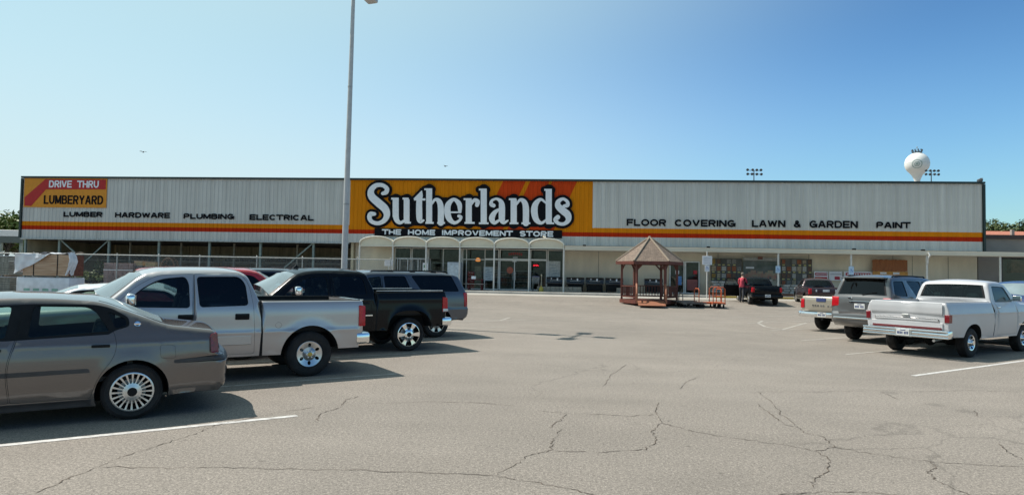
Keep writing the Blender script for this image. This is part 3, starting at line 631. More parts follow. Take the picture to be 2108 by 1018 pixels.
def crom(st, k=9):
    if len(st) == 2: return st
    P = [np.array(p, float) for p in st]; P = [2 * P[0] - P[1]] + P + [2 * P[-1] - P[-2]]; out = []
    for i in range(1, len(P) - 2):
        for j in range(k):
            t = j / k; a, b, c, d = P[i - 1], P[i], P[i + 1], P[i + 2]
            out.append(0.5 * ((2 * b) + (-a + c) * t + (2 * a - 5 * b + 4 * c - d) * t * t + (-a + 3 * b - 3 * c + d) * t ** 3))
    out.append(P[-2]); return out
lay = [0]
def stroke(mb, st, grow, y0, y1):
    P = crom(st); pxm = 1 / 3.635 * 46.9 / FPX
    Q = []
    for p in P:
        u, z = fa(700 + p[0] / 3.635, 340 + p[1] / 3.635, 0.1); Q.append((u, z, max(0.02, (p[2] + grow) / 2 * pxm)))
    lay[0] += 1; yy = y1 - 0.0011 * (lay[0] % 40)
    L_, R_ = [], []
    for i, (u, z, r) in enumerate(Q):
        a, b = Q[max(i - 1, 0)], Q[min(i + 1, len(Q) - 1)]; dx, dz = b[0] - a[0], b[1] - a[1]; l = math.hypot(dx, dz) or 1
        nx, nz = -dz / l * r, dx / l * r; L_.append((u + nx, z + nz)); R_.append((u - nx, z - nz))
    V_ = [(x, yy, z) for x, z in L_] + [(x, yy, z) for x, z in R_] + [(x, y0, z) for x, z in L_] + [(x, y0, z) for x, z in R_]
    k = len(Q); F_ = []
    for i in range(k - 1): F_ += [(i, i + 1, k + i + 1, k + i), (i + 1, i, 2 * k + i, 2 * k + i + 1), (k + i, k + i + 1, 3 * k + i + 1, 3 * k + i)]
    F_ += [(0, k, 3 * k, 2 * k), (2 * k - 1, k - 1, 3 * k - 1, 4 * k - 1)]
    mb.add(V_, F_, 0, smooth=False)
    ends = [0, -1] if (len(st) > 2 or grow > 0) else []
    for e in ends:
        u, z, r = Q[e]; n_ = 20; lay[0] += 1; yy2 = y1 - 0.0011 * (lay[0] % 40)
        V_ = [(u + r * math.cos(2 * PI * i / n_), yy2, z + r * math.sin(2 * PI * i / n_)) for i in range(n_)] + [(u + r * math.cos(2 * PI * i / n_), y0, z + r * math.sin(2 * PI * i / n_)) for i in range(n_)]
        mb.add(V_, [tuple(range(n_))] + [(i, (i + 1) % n_, n_ + (i + 1) % n_, n_ + i) for i in range(n_)], 0, smooth=False)
logo = fthing('store_name_sign', 0, 0, 0, 'large white serif Sutherlands name outlined in black on orange panel', 'sign')
mb = MB()
def zz(x, y): return fa(700 + x / 3.635, 340 + y / 3.635, 0.1)
mb.prism([zz(x, y) for x, y in ((395, 262), (620, 262), (640, 240), (1100, 240), (1110, 262), (1540, 262), (1560, 240), (1600, 262), (1660, 290), (1680, 430), (1600, 462), (430, 450), (395, 430))], 0, 0.05, 0, T=Matrix.Translation((0, -0.036, 0)) @ Matrix.Rotation(PI / 2, 4, 'X'))
for ch, sts in LET.items():
    for st_ in sts: stroke(mb, st_, 40, -0.034, -0.09)
mb.build('backing', M_INK, logo)
for ch, sts in LET.items():
    mb = MB()
    for st_ in sts: stroke(mb, st_, 0, -0.08, -0.15)
    mb.build('letter', M_WHT, logo)

# ------------------------------------------------------------------ vehicles
def fillet(pts, closed=False, n=5):
    """points (x, z, r?, round?, crown?) -> dense list of (x, z, round, crown)"""
    P = [(p[0], p[1], p[2] if len(p) > 2 else 0, p[3] if len(p) > 3 else 0.05, p[4] if len(p) > 4 else 0.03) for p in pts]; out = []; N = len(P)
    for i in range(N):
        p = P[i]
        if not closed and i in (0, N - 1) or p[2] <= 0: out.append((p[0], p[1], p[3], p[4])); continue
        a, b = np.array(P[i - 1][:2]), np.array(P[(i + 1) % N][:2]); c = np.array(p[:2])
        la, lb = np.linalg.norm(a - c), np.linalg.norm(b - c); d = min(p[2], la * 0.49, lb * 0.49)
        s, e = c + (a - c) / la * d, c + (b - c) / lb * d
        for k in range(n + 1):
            t = k / n; q = (1 - t) ** 2 * s + 2 * t * (1 - t) * c + t * t * e; out.append((q[0], q[1], p[3], p[4]))
    return out
def inpoly(X, Z, poly):
    r = np.zeros(X.shape, bool); n = len(poly)
    for i in range(n):
        x0, z0 = poly[i][:2]; x1, z1 = poly[(i + 1) % n][:2]
        if z0 == z1: continue
        c = ((z0 > Z) != (z1 > Z)) & (X < (x1 - x0) * (Z - z0) / (z1 - z0) + x0); r ^= c
    return r
def polydist(X, Z, pl, vals=None):
    """distance to an open polyline, and a value interpolated at the nearest point"""
    best = np.full(X.shape, 1e9); bv = np.zeros(X.shape)
    for i in range(len(pl) - 1):
        ax, az = pl[i][:2]; bx_, bz = pl[i + 1][:2]; dx, dz = bx_ - ax, bz - az; L = dx * dx + dz * dz or 1e-9
        t = np.clip(((X - ax) * dx + (Z - az) * dz) / L, 0, 1); d = np.hypot(X - ax - t * dx, Z - az - t * dz); m = d < best
        best[m] = d[m]
        if vals is not None: bv[m] = (vals[i] + (vals[i + 1] - vals[i]) * t)[m]
    return best, bv
def inset(poly, d):
    """move every edge of a closed polygon inwards by d"""
    P = [np.array(p[:2], float) for p in poly]; N = len(P); A = sum(P[i][0] * P[(i + 1) % N][1] - P[(i + 1) % N][0] * P[i][1] for i in range(N)); sg = 1 if A > 0 else -1; out = []
    for i in range(N):
        a, b, c = P[i - 1], P[i], P[(i + 1) % N]; e1 = b - a; e2 = c - b; e1 /= np.linalg.norm(e1) or 1; e2 /= np.linalg.norm(e2) or 1
        n1 = np.array((-e1[1], e1[0])) * sg; n2 = np.array((-e2[1], e2[0])) * sg; m = n1 + n2; k = max(0.35, float(m @ m) / 2); out.append(tuple(b + m / 2 * d / k * 1.0))
    return out
def cdt(pts, edges):
    r = delaunay_2d_cdt([Vector(p) for p in pts], edges, [], 0, 1e-5); return [(v.x, v.y) for v in r[0]], [tuple(f) for f in r[2]]

class Car:
    def __init__(s, name, label, cat, loc, ang, group, sp, paintm):
        s.sp = sp; s.p = paintm; s.root = thing(name, loc, ang, label, cat, group); s.Wd = sp['W']
        zz = np.linspace(-.2, 2.6, 561); ff = np.interp(zz, [k[0] for k in sp['sec']], [k[1] for k in sp['sec']])
        for _ in range(2): ff = np.convolve(np.pad(ff, 8, mode='edge'), np.ones(17) / 17, 'valid')      # no kinks in the flanks
        s.sz, s.sf = zz, ff
        s.top = s.dense(fillet(sp['top'])); s.xr, s.xf = s.top[0][0], s.top[-1][0]
        s.wheels_at = [0.0, sp['wb']]; s.make_side(); s.make_top(); s.wells(); s.cabin()
        for x in s.wheels_at:
            for sd in (1, -1): s.wheel(x, sd)
    def dense(s, tp):
        T = []
        for i in range(len(tp) - 1):
            a, b = tp[i], tp[i + 1]; L = math.hypot(a[0] - b[0], a[1] - b[1])
            if L < 1e-5: continue
            k = max(1, int(L / 0.12))
            for j in range(k): t = j / k; T.append(tuple(a[q] + (b[q] - a[q]) * t for q in range(4)))
        return T + [tp[-1]]
    def yb(s, X, Z):
        sp = s.sp; y = s.Wd * np.interp(Z, s.sz, s.sf)
        xc = (min(p[0] for p in s.top) + max(p[0] for p in s.top)) / 2; L = max(p[0] for p in s.top) - xc
        t = np.abs(X - xc) / L; y = y * (1 - sp.get('taper', 0.06) * np.clip(t - 0.45, 0, 1) ** 2 / 0.3)
        for a in s.wheels_at:
            d = np.hypot(X - a, Z - sp['rw']); y = y + sp.get('flare', 0.012) * np.exp(-((d - sp['ra']) / 0.07) ** 2)
        for z, w, h in sp.get('creases', []): y = y + h * np.exp(-((Z - z) / w) ** 2)
        return y
    def y(s, X, Z):
        X = np.atleast_1d(np.array(X, float)); Z = np.atleast_1d(np.array(Z, float))
        d, r = polydist(X, Z, s.top, [p[2] for p in s.top]); r = np.maximum(r, 1e-3); q = np.clip(r - d, 0, r)
        return s.yb(X, Z) - (r - np.sqrt(np.maximum(r * r - q * q, 0)))
    def make_side(s):
        sp = s.sp; ra, zc = sp['ra'], sp['rw']; bot = []; zf, zs_, zr = sp['bot']; N = 22
        def arch(xa, z0, z1):                         # from front foot to rear foot
            a0 = math.asin((z0 - zc) / ra); a1 = PI - math.asin((z1 - zc) / ra); f = sp.get('archsq', 0)
            pts = []
            for k in range(N + 1):
                a = a0 + (a1 - a0) * k / N; rr = ra * (1 + f * math.sin(2 * a) ** 2); pts.append((xa + rr * math.cos(a), zc + rr * math.sin(a)))
            return pts
        s.arF = arch(sp['wb'], zf, zs_); s.arR = arch(0, zs_, zr)
        bot = [(s.xf, zf)] if abs(s.top[-1][1] - zf) > 0.02 else []
        bot += s.arF + s.arR
        if abs(s.top[0][1] - zr) > 0.02: bot += [(s.xr, zr)]
        outl = [(p[0], p[1]) for p in s.top] + bot; s.outl = outl
        pts, edges = [], []
        def loop(pl, closed=True):
            i0 = len(pts); pts.extend([tuple(p[:2]) for p in pl]); k = len(pl)
            edges.extend([(i0 + i, i0 + (i + 1) % k) for i in range(k if closed else k - 1)])
        loop(outl)
        s.win = [(n, [p[:2] for p in fillet(pl, True, 4)], g, dn) for n, pl, g, dn in sp['windows']]
        s.doors = [(n, [p[:2] for p in fillet(pl, True, 4)]) for n, pl in sp['doors']]
        s.patch = [(n, [p[:2] for p in fillet(pl, True, 4)]) for n, pl in sp.get('patch', [])]
        for _, pl, _, _ in s.win: loop(pl); loop(inset(pl, -0.022))
        for _, pl in s.doors: loop(pl); loop(inset(pl, 0.009))
        for n_, pl in s.patch:
            loop(pl)
            if n_ == 'line': loop(inset(pl, 0.006))
        # grid and rows of points that follow the outline, so the rounded edge is smooth
        xs = np.arange(min(p[0] for p in outl), max(p[0] for p in outl), 0.075); zs_g = np.arange(0.1, max(p[1] for p in outl), 0.06)
        GX, GZ = np.meshgrid(xs, zs_g); GX = GX.ravel() + np.random.RandomState(1).uniform(-.01, .01, GX.size); GZ = GZ.ravel()
        for cr in sp.get('creases', []):
            for dz in (-1.2, -.6, 0, .6, 1.2): GX = np.append(GX, xs); GZ = np.append(GZ, xs * 0 + cr[0] + dz * cr[1])
        d, r = polydist(GX, GZ, s.top, [p[2] for p in s.top]); k = inpoly(GX, GZ, outl) & (d > r * 1.15 + 0.01); pts.extend(zip(GX[k], GZ[k]))
        tp = s.top
        for fr in (0.03, 0.14, 0.32, 0.6, 1.0):
            ox, oz = [], []
            for i in range(len(tp) - 1):
                a, b = np.array(tp[i][:2]), np.array(tp[i + 1][:2]); L = np.linalg.norm(b - a)
                if L < 1e-6: continue
                nn = np.array((b[1] - a[1], -(b[0] - a[0]))) / L     # top runs tail -> roof -> nose: inside is to the right
                for t in np.arange(0, 1, min(1, 0.09 / L)):
                    rr = tp[i][2] + (tp[i + 1][2] - tp[i][2]) * t; q = a + (b - a) * t + nn * rr * fr; ox.append(q[0]); oz.append(q[1])
            ox, oz = np.array(ox), np.array(oz); d, r = polydist(ox, oz, tp, [p[2] for p in tp]); k = inpoly(ox, oz, outl) & (d > r * fr * 0.9); pts.extend(zip(ox[k], oz[k]))
        V_, F_ = cdt(pts, edges); V_ = np.array(V_); F_ = np.array(F_)
        cx, cz = V_[F_].mean(1).T; keep = inpoly(cx, cz, outl); F_ = F_[keep]; cx, cz = cx[keep], cz[keep]
        Y = s.y(V_[:, 0], V_[:, 1])
        mi = np.zeros(len(F_), int); own = np.full(len(F_), -1)
        PM = {'clad': 3, 'chrome': 4, 'line': 2, 'black': 1, 'paint': 0, 'lens': 5}
        for i, (n_, pl) in enumerate(s.doors):
            a = inpoly(cx, cz, pl); b = inpoly(cx, cz, inset(pl, 0.009)); own[b] = i; mi[a & ~b] = 2; own[a & ~b] = -1
        for n_, pl in s.patch:
            a = inpoly(cx, cz, pl)
            if n_ == 'line': a &= ~inpoly(cx, cz, inset(pl, 0.006))
            mi[a & (mi != 2)] = PM[n_]
        wid = np.full(len(F_), -1)
        for i, (n_, pl, g, dn) in enumerate(s.win):
            a = inpoly(cx, cz, inset(pl, -0.022)); b = inpoly(cx, cz, pl); mi[a & ~b & (mi != 2)] = 1; wid[b] = i
        s.mats = [s.p, M_BLACK, M_GAP, sp.get('clad') or M_BLACK, M_CHROME, M_RED]
        s.sideV, s.sideY, s.sideF, s.wid, s.own, s.mi = V_, Y, F_, wid, own, mi
        s.body = MB(); s.door_obj = {}
        bodyf = (own < 0) & (wid < 0)
        for sd in (1, -1):
            vs_ = [(x, sd * y, z) for (x, z), y in zip(V_, Y)]
            s.emit(s.body, vs_, F_[bodyf], mi[bodyf], sd)
            for i, (n_, pl) in enumerate(s.doors):
                b = MB(); k = (own == i) & (wid < 0); s.emit(b, vs_, F_[k], mi[k], sd)
                o = b.build(n_, s.mats, s.root, recalc=False, angle=50); s.door_obj[(n_, i, sd)] = o
            for i, (n_, pl, g, dn) in enumerate(s.win):
                b = MB(); k = wid == i; vg = [(x, sd * (y - 0.012), z) for (x, z), y in zip(V_, Y)]; s.emit(b, vg, F_[k], np.zeros(k.sum(), int), sd)
                par = s.root
                for (dn_, di, dsd), o in s.door_obj.items():
                    if di == dn and dsd == sd: par = o
                b.build(n_, g, par, recalc=False)
    def emit(s, mb, vs_, F_, mi, sd):
        used = sorted(set(F_.ravel().tolist())); m = {u: i for i, u in enumerate(used)}
        bv = [mb.bm.verts.new(vs_[u]) for u in used]
        for f, k in zip(F_, mi):
            a = [bv[m[i]] for i in f]; p, q, r = a[0].co, a[1].co, a[2].co
            if ((q - p).cross(r - p)).y * sd < 0: a.reverse()
            try: fc = mb.bm.faces.new(a); fc.material_index = int(k); fc.smooth = True
            except ValueError: pass
    def make_top(s):
        sp = s.sp; T = s.top; X = np.array([p[0] for p in T]); Z = np.array([p[1] for p in T]); ye = s.y(X, Z)
        SS = [-1, -.985, -.94, -.88, -.8, -.6, -.4, -.2, 0, .2, .4, .6, .8, .88, .94, .985, 1]
        rows = []
        for i, p in enumerate(T):
            a, b = T[max(i - 1, 0)], T[min(i + 1, len(T) - 1)]; dx, dz = b[0] - a[0], b[1] - a[1]; l = math.hypot(dx, dz) or 1; nx, nz = -dz / l, dx / l
            if nz < 0 and abs(dx) > abs(dz) and False: nx, nz = -nx, -nz
            rows.append([(p[0] + nx * p[3] * (1 - q * q), ye[i] * q, p[1] + nz * p[3] * (1 - q * q)) for q in SS])
        s.T, s.ye = T, ye
        panes = {}; skip = sp.get('open', []); n = len(SS)
        for i in range(len(T) - 1):
            xm, zm = (T[i][0] + T[i + 1][0]) / 2, (T[i][1] + T[i + 1][1]) / 2
            if any(a < xm < b and c < zm < d for a, b, c, d in skip): continue
            for j in range(n - 1):
                q = abs(SS[j] + SS[j + 1]) / 2; quad = [rows[i][j], rows[i + 1][j], rows[i + 1][j + 1], rows[i][j + 1]]; mi = 0; pane = None
                for nm, x0, x1, z0, z1, ins, g in sp['topglass']:
                    if x0 < xm < x1 and z0 < zm < z1:
                        if q < 1 - ins: pane = (nm, g)
                        elif q < 1 - ins + 0.05: mi = 1
                for kind, x0, x1, z0, z1, q1 in sp.get('toppatch', []):
                    if x0 < xm < x1 and z0 < zm < z1 and q < q1: mi = {'black': 1, 'chrome': 4, 'clad': 3, 'lens': 5}[kind]
                if pane: panes.setdefault(pane[0], [pane[1], []])[1].append(quad)
                else: s.body.add(quad, [(0, 1, 2, 3)], mi)
        bmesh.ops.remove_doubles(s.body.bm, verts=list(s.body.bm.verts), dist=0.0008)
        for nm, (g, qs) in panes.items():
            b = MB()
            for qd in qs: b.add(qd, [(0, 1, 2, 3)])
            bmesh.ops.remove_doubles(b.bm, verts=list(b.bm.verts), dist=0.0008); b.build(nm, g, s.root, recalc=False)
        if 'bed' in sp:
            x0, x1, zt, zfl = sp['bed']; xs = np.linspace(x0, x1, 14); yo = s.y(xs, xs * 0 + zt)
            for sd in (1, -1):
                V_ = []
                for x, y in zip(xs, yo): V_ += [(x, sd * (y + 0.002), zt - 0.004), (x, sd * (y + 0.002), zt + 0.012), (x, sd * (y - 0.075), zt + 0.012), (x, sd * (y - 0.075), zfl)]
                F_ = []
                for i in range(len(xs) - 1):
                    for j in range(3): F_.append((4 * i + j, 4 * i + j + 1, 4 * i + 4 + j + 1, 4 * i + 4 + j))
                s.body.add(V_, F_, 1 if sp.get('railcap', True) else 0, smooth=False)
            yi = float(yo.min()) - 0.07
            s.body.box(((x0 + x1) / 2, 0, zfl - 0.02), (x1 - x0, 2 * yi, 0.04), 1)
            s.body.box((x0 + 0.045, 0, (zt + zfl) / 2), (0.05, 2 * yi, zt - zfl - 0.01), 0); s.body.box((x1 - 0.01, 0, (zt + zfl) / 2), (0.03, 2 * yi, zt - zfl), 0)
    def wells(s):
        sp = s.sp
        for arc, xa in ((s.arF, sp['wb']), (s.arR, 0)):
            for sd in (1, -1):
                yo = s.y([p[0] for p in arc], [p[1] for p in arc]); V_ = [(p[0], sd * (y - 0.004), p[1]) for p, y in zip(arc, yo)] + [(p[0], sd * (s.Wd - 0.42), p[1]) for p in arc]; k = len(arc)
                s.body.add(V_, [(i, i + 1, k + i + 1, k + i) for i in range(k - 1)] + [tuple(k + i for i in range(k))], 2)
        zb = min(sp['bot']); zt = 0.52
        s.body.box(((s.xr + s.xf) / 2, 0, (zb + zt) / 2 + 0.04), (abs(s.xf - s.xr) - 0.3, 2 * s.Wd - 0.86, zt - zb), 2)
        s.body.box((sp['wb'] / 2, 0, (zb + zt) / 2 + 0.03), (sp['wb'] - 2 * sp['ra'] - 0.08, 2 * s.Wd - 0.16, zt - zb - 0.04), 2)
        s.body.beam((0, -s.Wd + 0.3, sp['rw']), (0, s.Wd - 0.3, sp['rw']), 0.12, 0.12, 2)
        s.body_o = s.body.build('body', s.mats, s.root, recalc=False, angle=50)
    def cabin(s):
        sp = s.sp; c = sp['cab']                      # (x rear, x front, seat z, belt z)
        b = MB(); k = (s.wid < 0) & (s.sideV[s.sideF][:, :, 1].mean(1) > 0.45) & (s.sideV[s.sideF][:, :, 0].mean(1) > c[0] - 0.2) & (s.sideV[s.sideF][:, :, 0].mean(1) < c[1] + 0.5)
        for sd in (1, -1):                            # inner face of doors and pillars
            s.emit(b, [(x, sd * (y - 0.055), z - 0.012 * (z > 1.3)) for (x, z), y in zip(s.sideV, s.sideY)], s.sideF[k], np.zeros(k.sum(), int), -sd)
        w = s.Wd * 0.82
        b.box(((c[0] + c[1]) / 2, 0, 0.50), (c[1] - c[0], 2 * w, 0.06)); b.box((c[1] + 0.32, 0, c[3] - 0.16), (0.5, 2 * w * 0.96, 0.30), 0, 0.08, 2)
        if sp.get('pickup') is not None or sp.get('shelf'): b.box((c[0] - 0.02, 0, (0.5 + c[3]) / 2 - 0.02), (0.06, 2 * w, c[3] - 0.52), 0)
        if sp.get('shelf'): b.box((c[0] - 0.2, 0, c[3] - 0.08), (0.5, 1.7 * w, 0.05), 0, 0.01)
        b.build('interior', M_TRIMIN, s.root, recalc=False)
        rows = sp.get('seats', [c[1] - 0.75, c[0] + 0.55])
        for x in rows:
            for y in (-0.40, 0.40):
                q = MB(); zt = sp.get('headz', c[3] + 0.28)
                q.box((x + 0.05, y, c[2]), (0.52, 0.54, 0.16), 0, 0.06, 2); q.box((0, 0, 0), (0.15, 0.52, zt - c[2] - 0.16), 0, 0.06, 2, T=Matrix.Translation((x - 0.25, y, (c[2] + zt - 0.16) / 2)) @ Matrix.Rotation(-0.16, 4, 'Y'))
                q.box((x - 0.37, y, zt - 0.07), (0.10, 0.27, 0.17), 0, 0.045, 2); q.beam((x - 0.35, y, zt - 0.25), (x - 0.36, y, zt - 0.1), 0.05)
                q.build('seat', M_SEAT, s.root)
        q = MB(); R = 0.185; T_ = Matrix.Translation((c[1] - 0.12, 0.40, c[3] - 0.05)) @ Matrix.Rotation(math.radians(-65), 4, 'Y')
        q.tube([T_ @ Vector((R * math.cos(a), R * math.sin(a), 0)) for a in [2 * PI * i / 20 for i in range(21)]], 0.016, 0, 6); q.beam(T_ @ Vector((0, -R, 0)), T_ @ Vector((0, R, 0)), 0.04, 0.02); q.beam(T_ @ Vector((0, 0, 0)), T_ @ Vector((0, 0, -0.3)), 0.05)
        q.build('steering_wheel', M_BLACK, s.root)
    def wheel(s, x, sd):
        sp = s.sp; r, rr, tw = sp['rw'], sp['rim'], sp.get('tw', 0.23)
        yo = s.Wd - 0.045 - tw / 2; e = bpy.data.objects.new('wheel', None); C.objects.link(e); e.parent = s.root; e.location = (x, sd * yo, r); e.empty_display_size = 0.1
        Mz = Matrix.Rotation(-sd * PI / 2, 4, 'X')     # local +Z points outwards
        h = tw / 2; b = MB()
        pr = [(rr - 0.01, -h * .8), (rr + 0.02, -h * .93), (rr + (r - rr) * .5, -h), (r - 0.035, -h * .92), (r - 0.008, -h * .75)]
        for z in (-.5, -.25, 0, .25, .5): pr += [(r, h * (z - .09)), (r, h * (z + .09)), (r - 0.012, h * (z + .10)), (r - 0.012, h * (z + .15))]
        pr += [(r - 0.008, h * .75), (r - 0.035, h * .92), (rr + (r - rr) * .5, h), (rr + 0.02, h * .93), (rr - 0.01, h * .8)]
        b.lathe(pr, 0, 40, T=Mz); b.build('tyre', M_TYRE, e, angle=40)
        b = MB(); R = rr; key, n, r0, r1, fr, dish = sp['rimspec']
        pts, edges = [], []
        def loop(pl): i0 = len(pts); pts.extend(pl); edges.extend([(i0 + i, i0 + (i + 1) % len(pl)) for i in range(len(pl))])
        circ = lambda q, k=48: [(q * math.cos(2 * PI * i / k), q * math.sin(2 * PI * i / k)) for i in range(k)]
        for q in (1.0, 0.93, 0.86, 0.5, 0.3, 0.2): loop(circ(q * R))
        holes = []
        for i in range(n):
            a = 2 * PI * (i + .5) / n
            if key == 'oval':
                c_ = (r0 + r1) / 2 * R; u_, v_ = (r1 - r0) / 2 * R, fr * R
                pl = [(c_ + u_ * math.cos(t), v_ * math.sin(t)) for t in [2 * PI * j / 16 for j in range(16)]]
            else:
                w0, w1 = fr * PI / n * R * r0, fr * PI / n * R * r1
                if key == 'spoke': w0 = max(0.004, w0 * 0.9); pl = [(r0 * R, -w0), (r1 * R * .97, -w1), (r1 * R, -w1 * .6), (r1 * R * 1.01, 0), (r1 * R, w1 * .6), (r1 * R * .97, w1), (r0 * R, w0)]
                else: pl = [(r0 * R, -w0), (r1 * R, -w1), (r1 * R, w1), (r0 * R, w0)]
            holes.append([(p * math.cos(a) - q * math.sin(a), p * math.sin(a) + q * math.cos(a)) for p, q in pl])
        for hl in holes: loop(hl)
        for q in (0.4, 0.6, 0.7, 0.8): pts.extend(circ(q * R, 36))
        V_, F_ = cdt(pts, edges); V_ = np.array(V_); F_ = np.array(F_); cx, cz = V_[F_].mean(1).T; k = np.hypot(cx, cz) < R * 0.999
        for hl in holes: k &= ~inpoly(cx, cz, hl)
        def hz(q): return np.interp(q / R, [0, .2, .21, .3, .5, .86, .93, 1.0], [.0 + dish[0], dish[0], dish[0] - .012, dish[1], dish[2], dish[3], -0.002, -0.012]) + h * 0.88
        H = hz(np.hypot(V_[:, 0], V_[:, 1])); V3 = [(a, c_, z) for (a, c_), z in zip(V_, H)]
        used = sorted(set(F_[k].ravel().tolist())); m = {u_: i for i, u_ in enumerate(used)}
        b.add([V3[u_] for u_ in used], [[m[i] for i in f] for f in F_[k]], 0, T=Mz)
        for hl in holes:                               # thickness of the spokes
            Z_ = hz(np.array([math.hypot(*p) for p in hl])); kk = len(hl)
            b.add([(p[0], p[1], z) for p, z in zip(hl, Z_)] + [(p[0] * .99, p[1] * .99, z - 0.035) for p, z in zip(hl, Z_)], [(i, (i + 1) % kk, kk + (i + 1) % kk, kk + i) for i in range(kk)], 0, T=Mz)
        b.lathe([(R * .985, h * .86), (R * .95, h * .2), (R * .90, -h * .3), (0.05, -h * .35)], 1, 36, T=Mz)
        b.lathe([(R * .62, -h * .05), (R * .62, 0.01), (0.05, 0.01)], 2, 30, T=Mz)
        if sp.get('cap'): b.lathe([(R * sp['cap'], h * .88 + dish[0]), (R * sp['cap'] * .9, h * .88 + dish[0] + .012), (0.0, h * .88 + dish[0] + .014)], 3, 20, T=Mz)
        for i in range(sp.get('nuts', 6)):
            a = 2 * PI * i / sp.get('nuts', 6); b.lathe([(.012, 0), (.012, .02), (0, .022)], 0, 6, T=Mz @ Matrix.Translation((R * .26 * math.cos(a), R * .26 * math.sin(a), h * .88 + dish[1] - .004)))
        b.build('rim', [sp.get('rimmat', M_ALU), M_WELL, M_STEEL, sp.get('capmat', M_BLACK)], e, angle=40)
    # ---- fittings
    def part(s, name, fn, mats, par=None, label=None, both=False):
        for sd in ((1, -1) if both else (1,)):
            b = MB(); fn(b, sd); o = b.build(name, mats, par or s.root)
            if label: o['label'] = label
    def handle(s, i, x, z, L=0.24, m=None, style='flap'):
        for (n_, di, sd), o in s.door_obj.items():
            if di != i: continue
            b = MB(); y = float(s.y(x, z)[0]) * sd
            if style == 'flap': b.box((x, y + sd * 0.004, z), (L, 0.03, 0.10), 0, 0.012, 2); b.box((x, y + sd * 0.018, z + 0.015), (L * .8, 0.025, 0.035), 0, 0.01)
            else: b.box((x, y + sd * 0.016, z), (L, 0.03, 0.035), 0, 0.012, 2)
            b.build('handle', m or M_BLACK, o)
    def mirror(s, x, z, m=None, di=None, size=(0.13, 0.24, 0.19)):
        for sd in (1, -1):
            b = MB(); y = float(s.y(x, z)[0])
            b.box((x, sd * (y + 0.16), z + 0.05), size, 0, 0.05, 3); b.beam((x, sd * (y - 0.02), z - 0.02), (x, sd * (y + 0.12), z + 0.02), 0.06, 0.05)
            b.box((x - size[0] / 2 - 0.002, sd * (y + 0.16), z + 0.05), (0.006, size[1] * .8, size[2] * .78), 1)
            par = s.root
            for (n_, i, q), o in s.door_obj.items():
                if i == di and q == sd: par = o
            b.build('side_mirror', [m or s.p, M_CHROME], par)
    def cornerlamp(s, name, pts, m, depth=0.16, proud=0.018):
        """a lamp that wraps the corner: side outline pts extruded inwards from the body side"""
        for sd in (1, -1):
            b = MB(); pl = [p[:2] for p in fillet(pts, True, 4)]; yo = s.y([p[0] for p in pl], [p[1] for p in pl]); k = len(pl); ym = float(s.y([np.mean([p[0] for p in pl])], [np.mean([p[1] for p in pl])])[0])
            V_ = [(x, sd * (max(y, ym - 0.05) + proud), z) for (x, z), y in zip(pl, yo)] + [(x, sd * (ym - depth), z) for x, z in pl]
            F_ = [(i, (i + 1) % k, k + (i + 1) % k, k + i) for i in range(k)]
            tri = tessellate_polygon([[Vector((x, z, 0)) for x, z in pl]]); F_ += [tuple(t) for t in tri] + [tuple(k + i for i in t) for t in tri]
            b.add(V_, F_); b.build(name, m, s.root, angle=30)
    def plate(s, x, y, z, rz=0):
        b = MB(); b.box((x, y, z), (0.012, 0.31, 0.155), 0, 0.004)
        for i, w in enumerate((-.11, -.075, -.04, .02, .055, .09, .12)): b.box((x - 0.007, y + w, z - 0.01), (0.004, 0.022, 0.06), 1)
        b.box((x - 0.007, y, z + 0.055), (0.004, 0.12, 0.018), 1); b.build('licence_plate', [M_PLATE, M_PLATEINK], s.root)
    def front(s, x, zl, zg, bz, m=M_CHROME):
        w = s.Wd
        def gr(b, sd): b.box((x - 0.02, 0, zg), (0.10, 1.1 * w, 0.20), 0, 0.03); [b.box((x + 0.034, 0, zg - 0.06 + 0.06 * i), (0.012, 1.05 * w, 0.018), 1) for i in range(3)]
        s.part('grille', gr, [M_BLACK, M_CHROME]); s.part('headlight', lambda b, sd: b.box((x - 0.06, sd * 0.74 * w, zl), (0.14, 0.36 * w, 0.20), 0, 0.04, 2), M_CLEAR, both=True)
        s.part('front_bumper', lambda b, sd: b.box((x - 0.03, 0, bz), (0.20, 1.9 * w, 0.22), 0, 0.06, 3), m)
    def side_row(s, o, ang): pass
def at_axle(px, py, head, hw, along=0.0):
    """centre of the rear axle on the ground when the near rear tyre touches it at a photo pixel; hw is signed to the left side"""
    p = gp(px, py); h = math.radians(head); d = Vector((math.cos(h), math.sin(h), 0)); l = Vector((-d.y, d.x, 0))
    q = p - l * hw + d * along; return Vector((q.x, q.y, gz(q.x, q.y)))

HL, HR = 212.5, 32.5
P_TAUPE = paint('taupe_metallic_paint', (0.145, 0.118, 0.104), 0.38, 0.27)
P_SILV = paint('silver_birch_metallic_paint', (0.45, 0.42, 0.41), 0.45, 0.28)
P_BLK = mat('black_gloss_paint', (0.004, 0.005, 0.007), 0.25, 0.0, 0.30, var=0.03, spec=0.10)
P_SLATE = paint('slate_grey_metallic_paint', (0.075, 0.082, 0.098), 0.4, 0.3)
P_GREY = paint('mid_grey_metallic_paint', (0.115, 0.113, 0.112), 0.45, 0.3)
P_WHT = paint('chalky_white_paint', (0.46, 0.455, 0.46), 0.0, 0.38, coat=0.6)
P_GOLD = paint('pale_gold_metallic_paint', (0.40, 0.355, 0.285), 0.45, 0.3)
P_MAR = paint('dark_maroon_paint', (0.035, 0.010, 0.012), 0.2, 0.3)
P_RED = paint('bright_red_paint', (0.42, 0.012, 0.018), 0.1, 0.3)
P_CWHITE = paint('clean_white_paint', (0.76, 0.76, 0.75), 0.0, 0.3)
P_BLUE = paint('deep_blue_paint', (0.03, 0.055, 0.16), 0.3, 0.3)
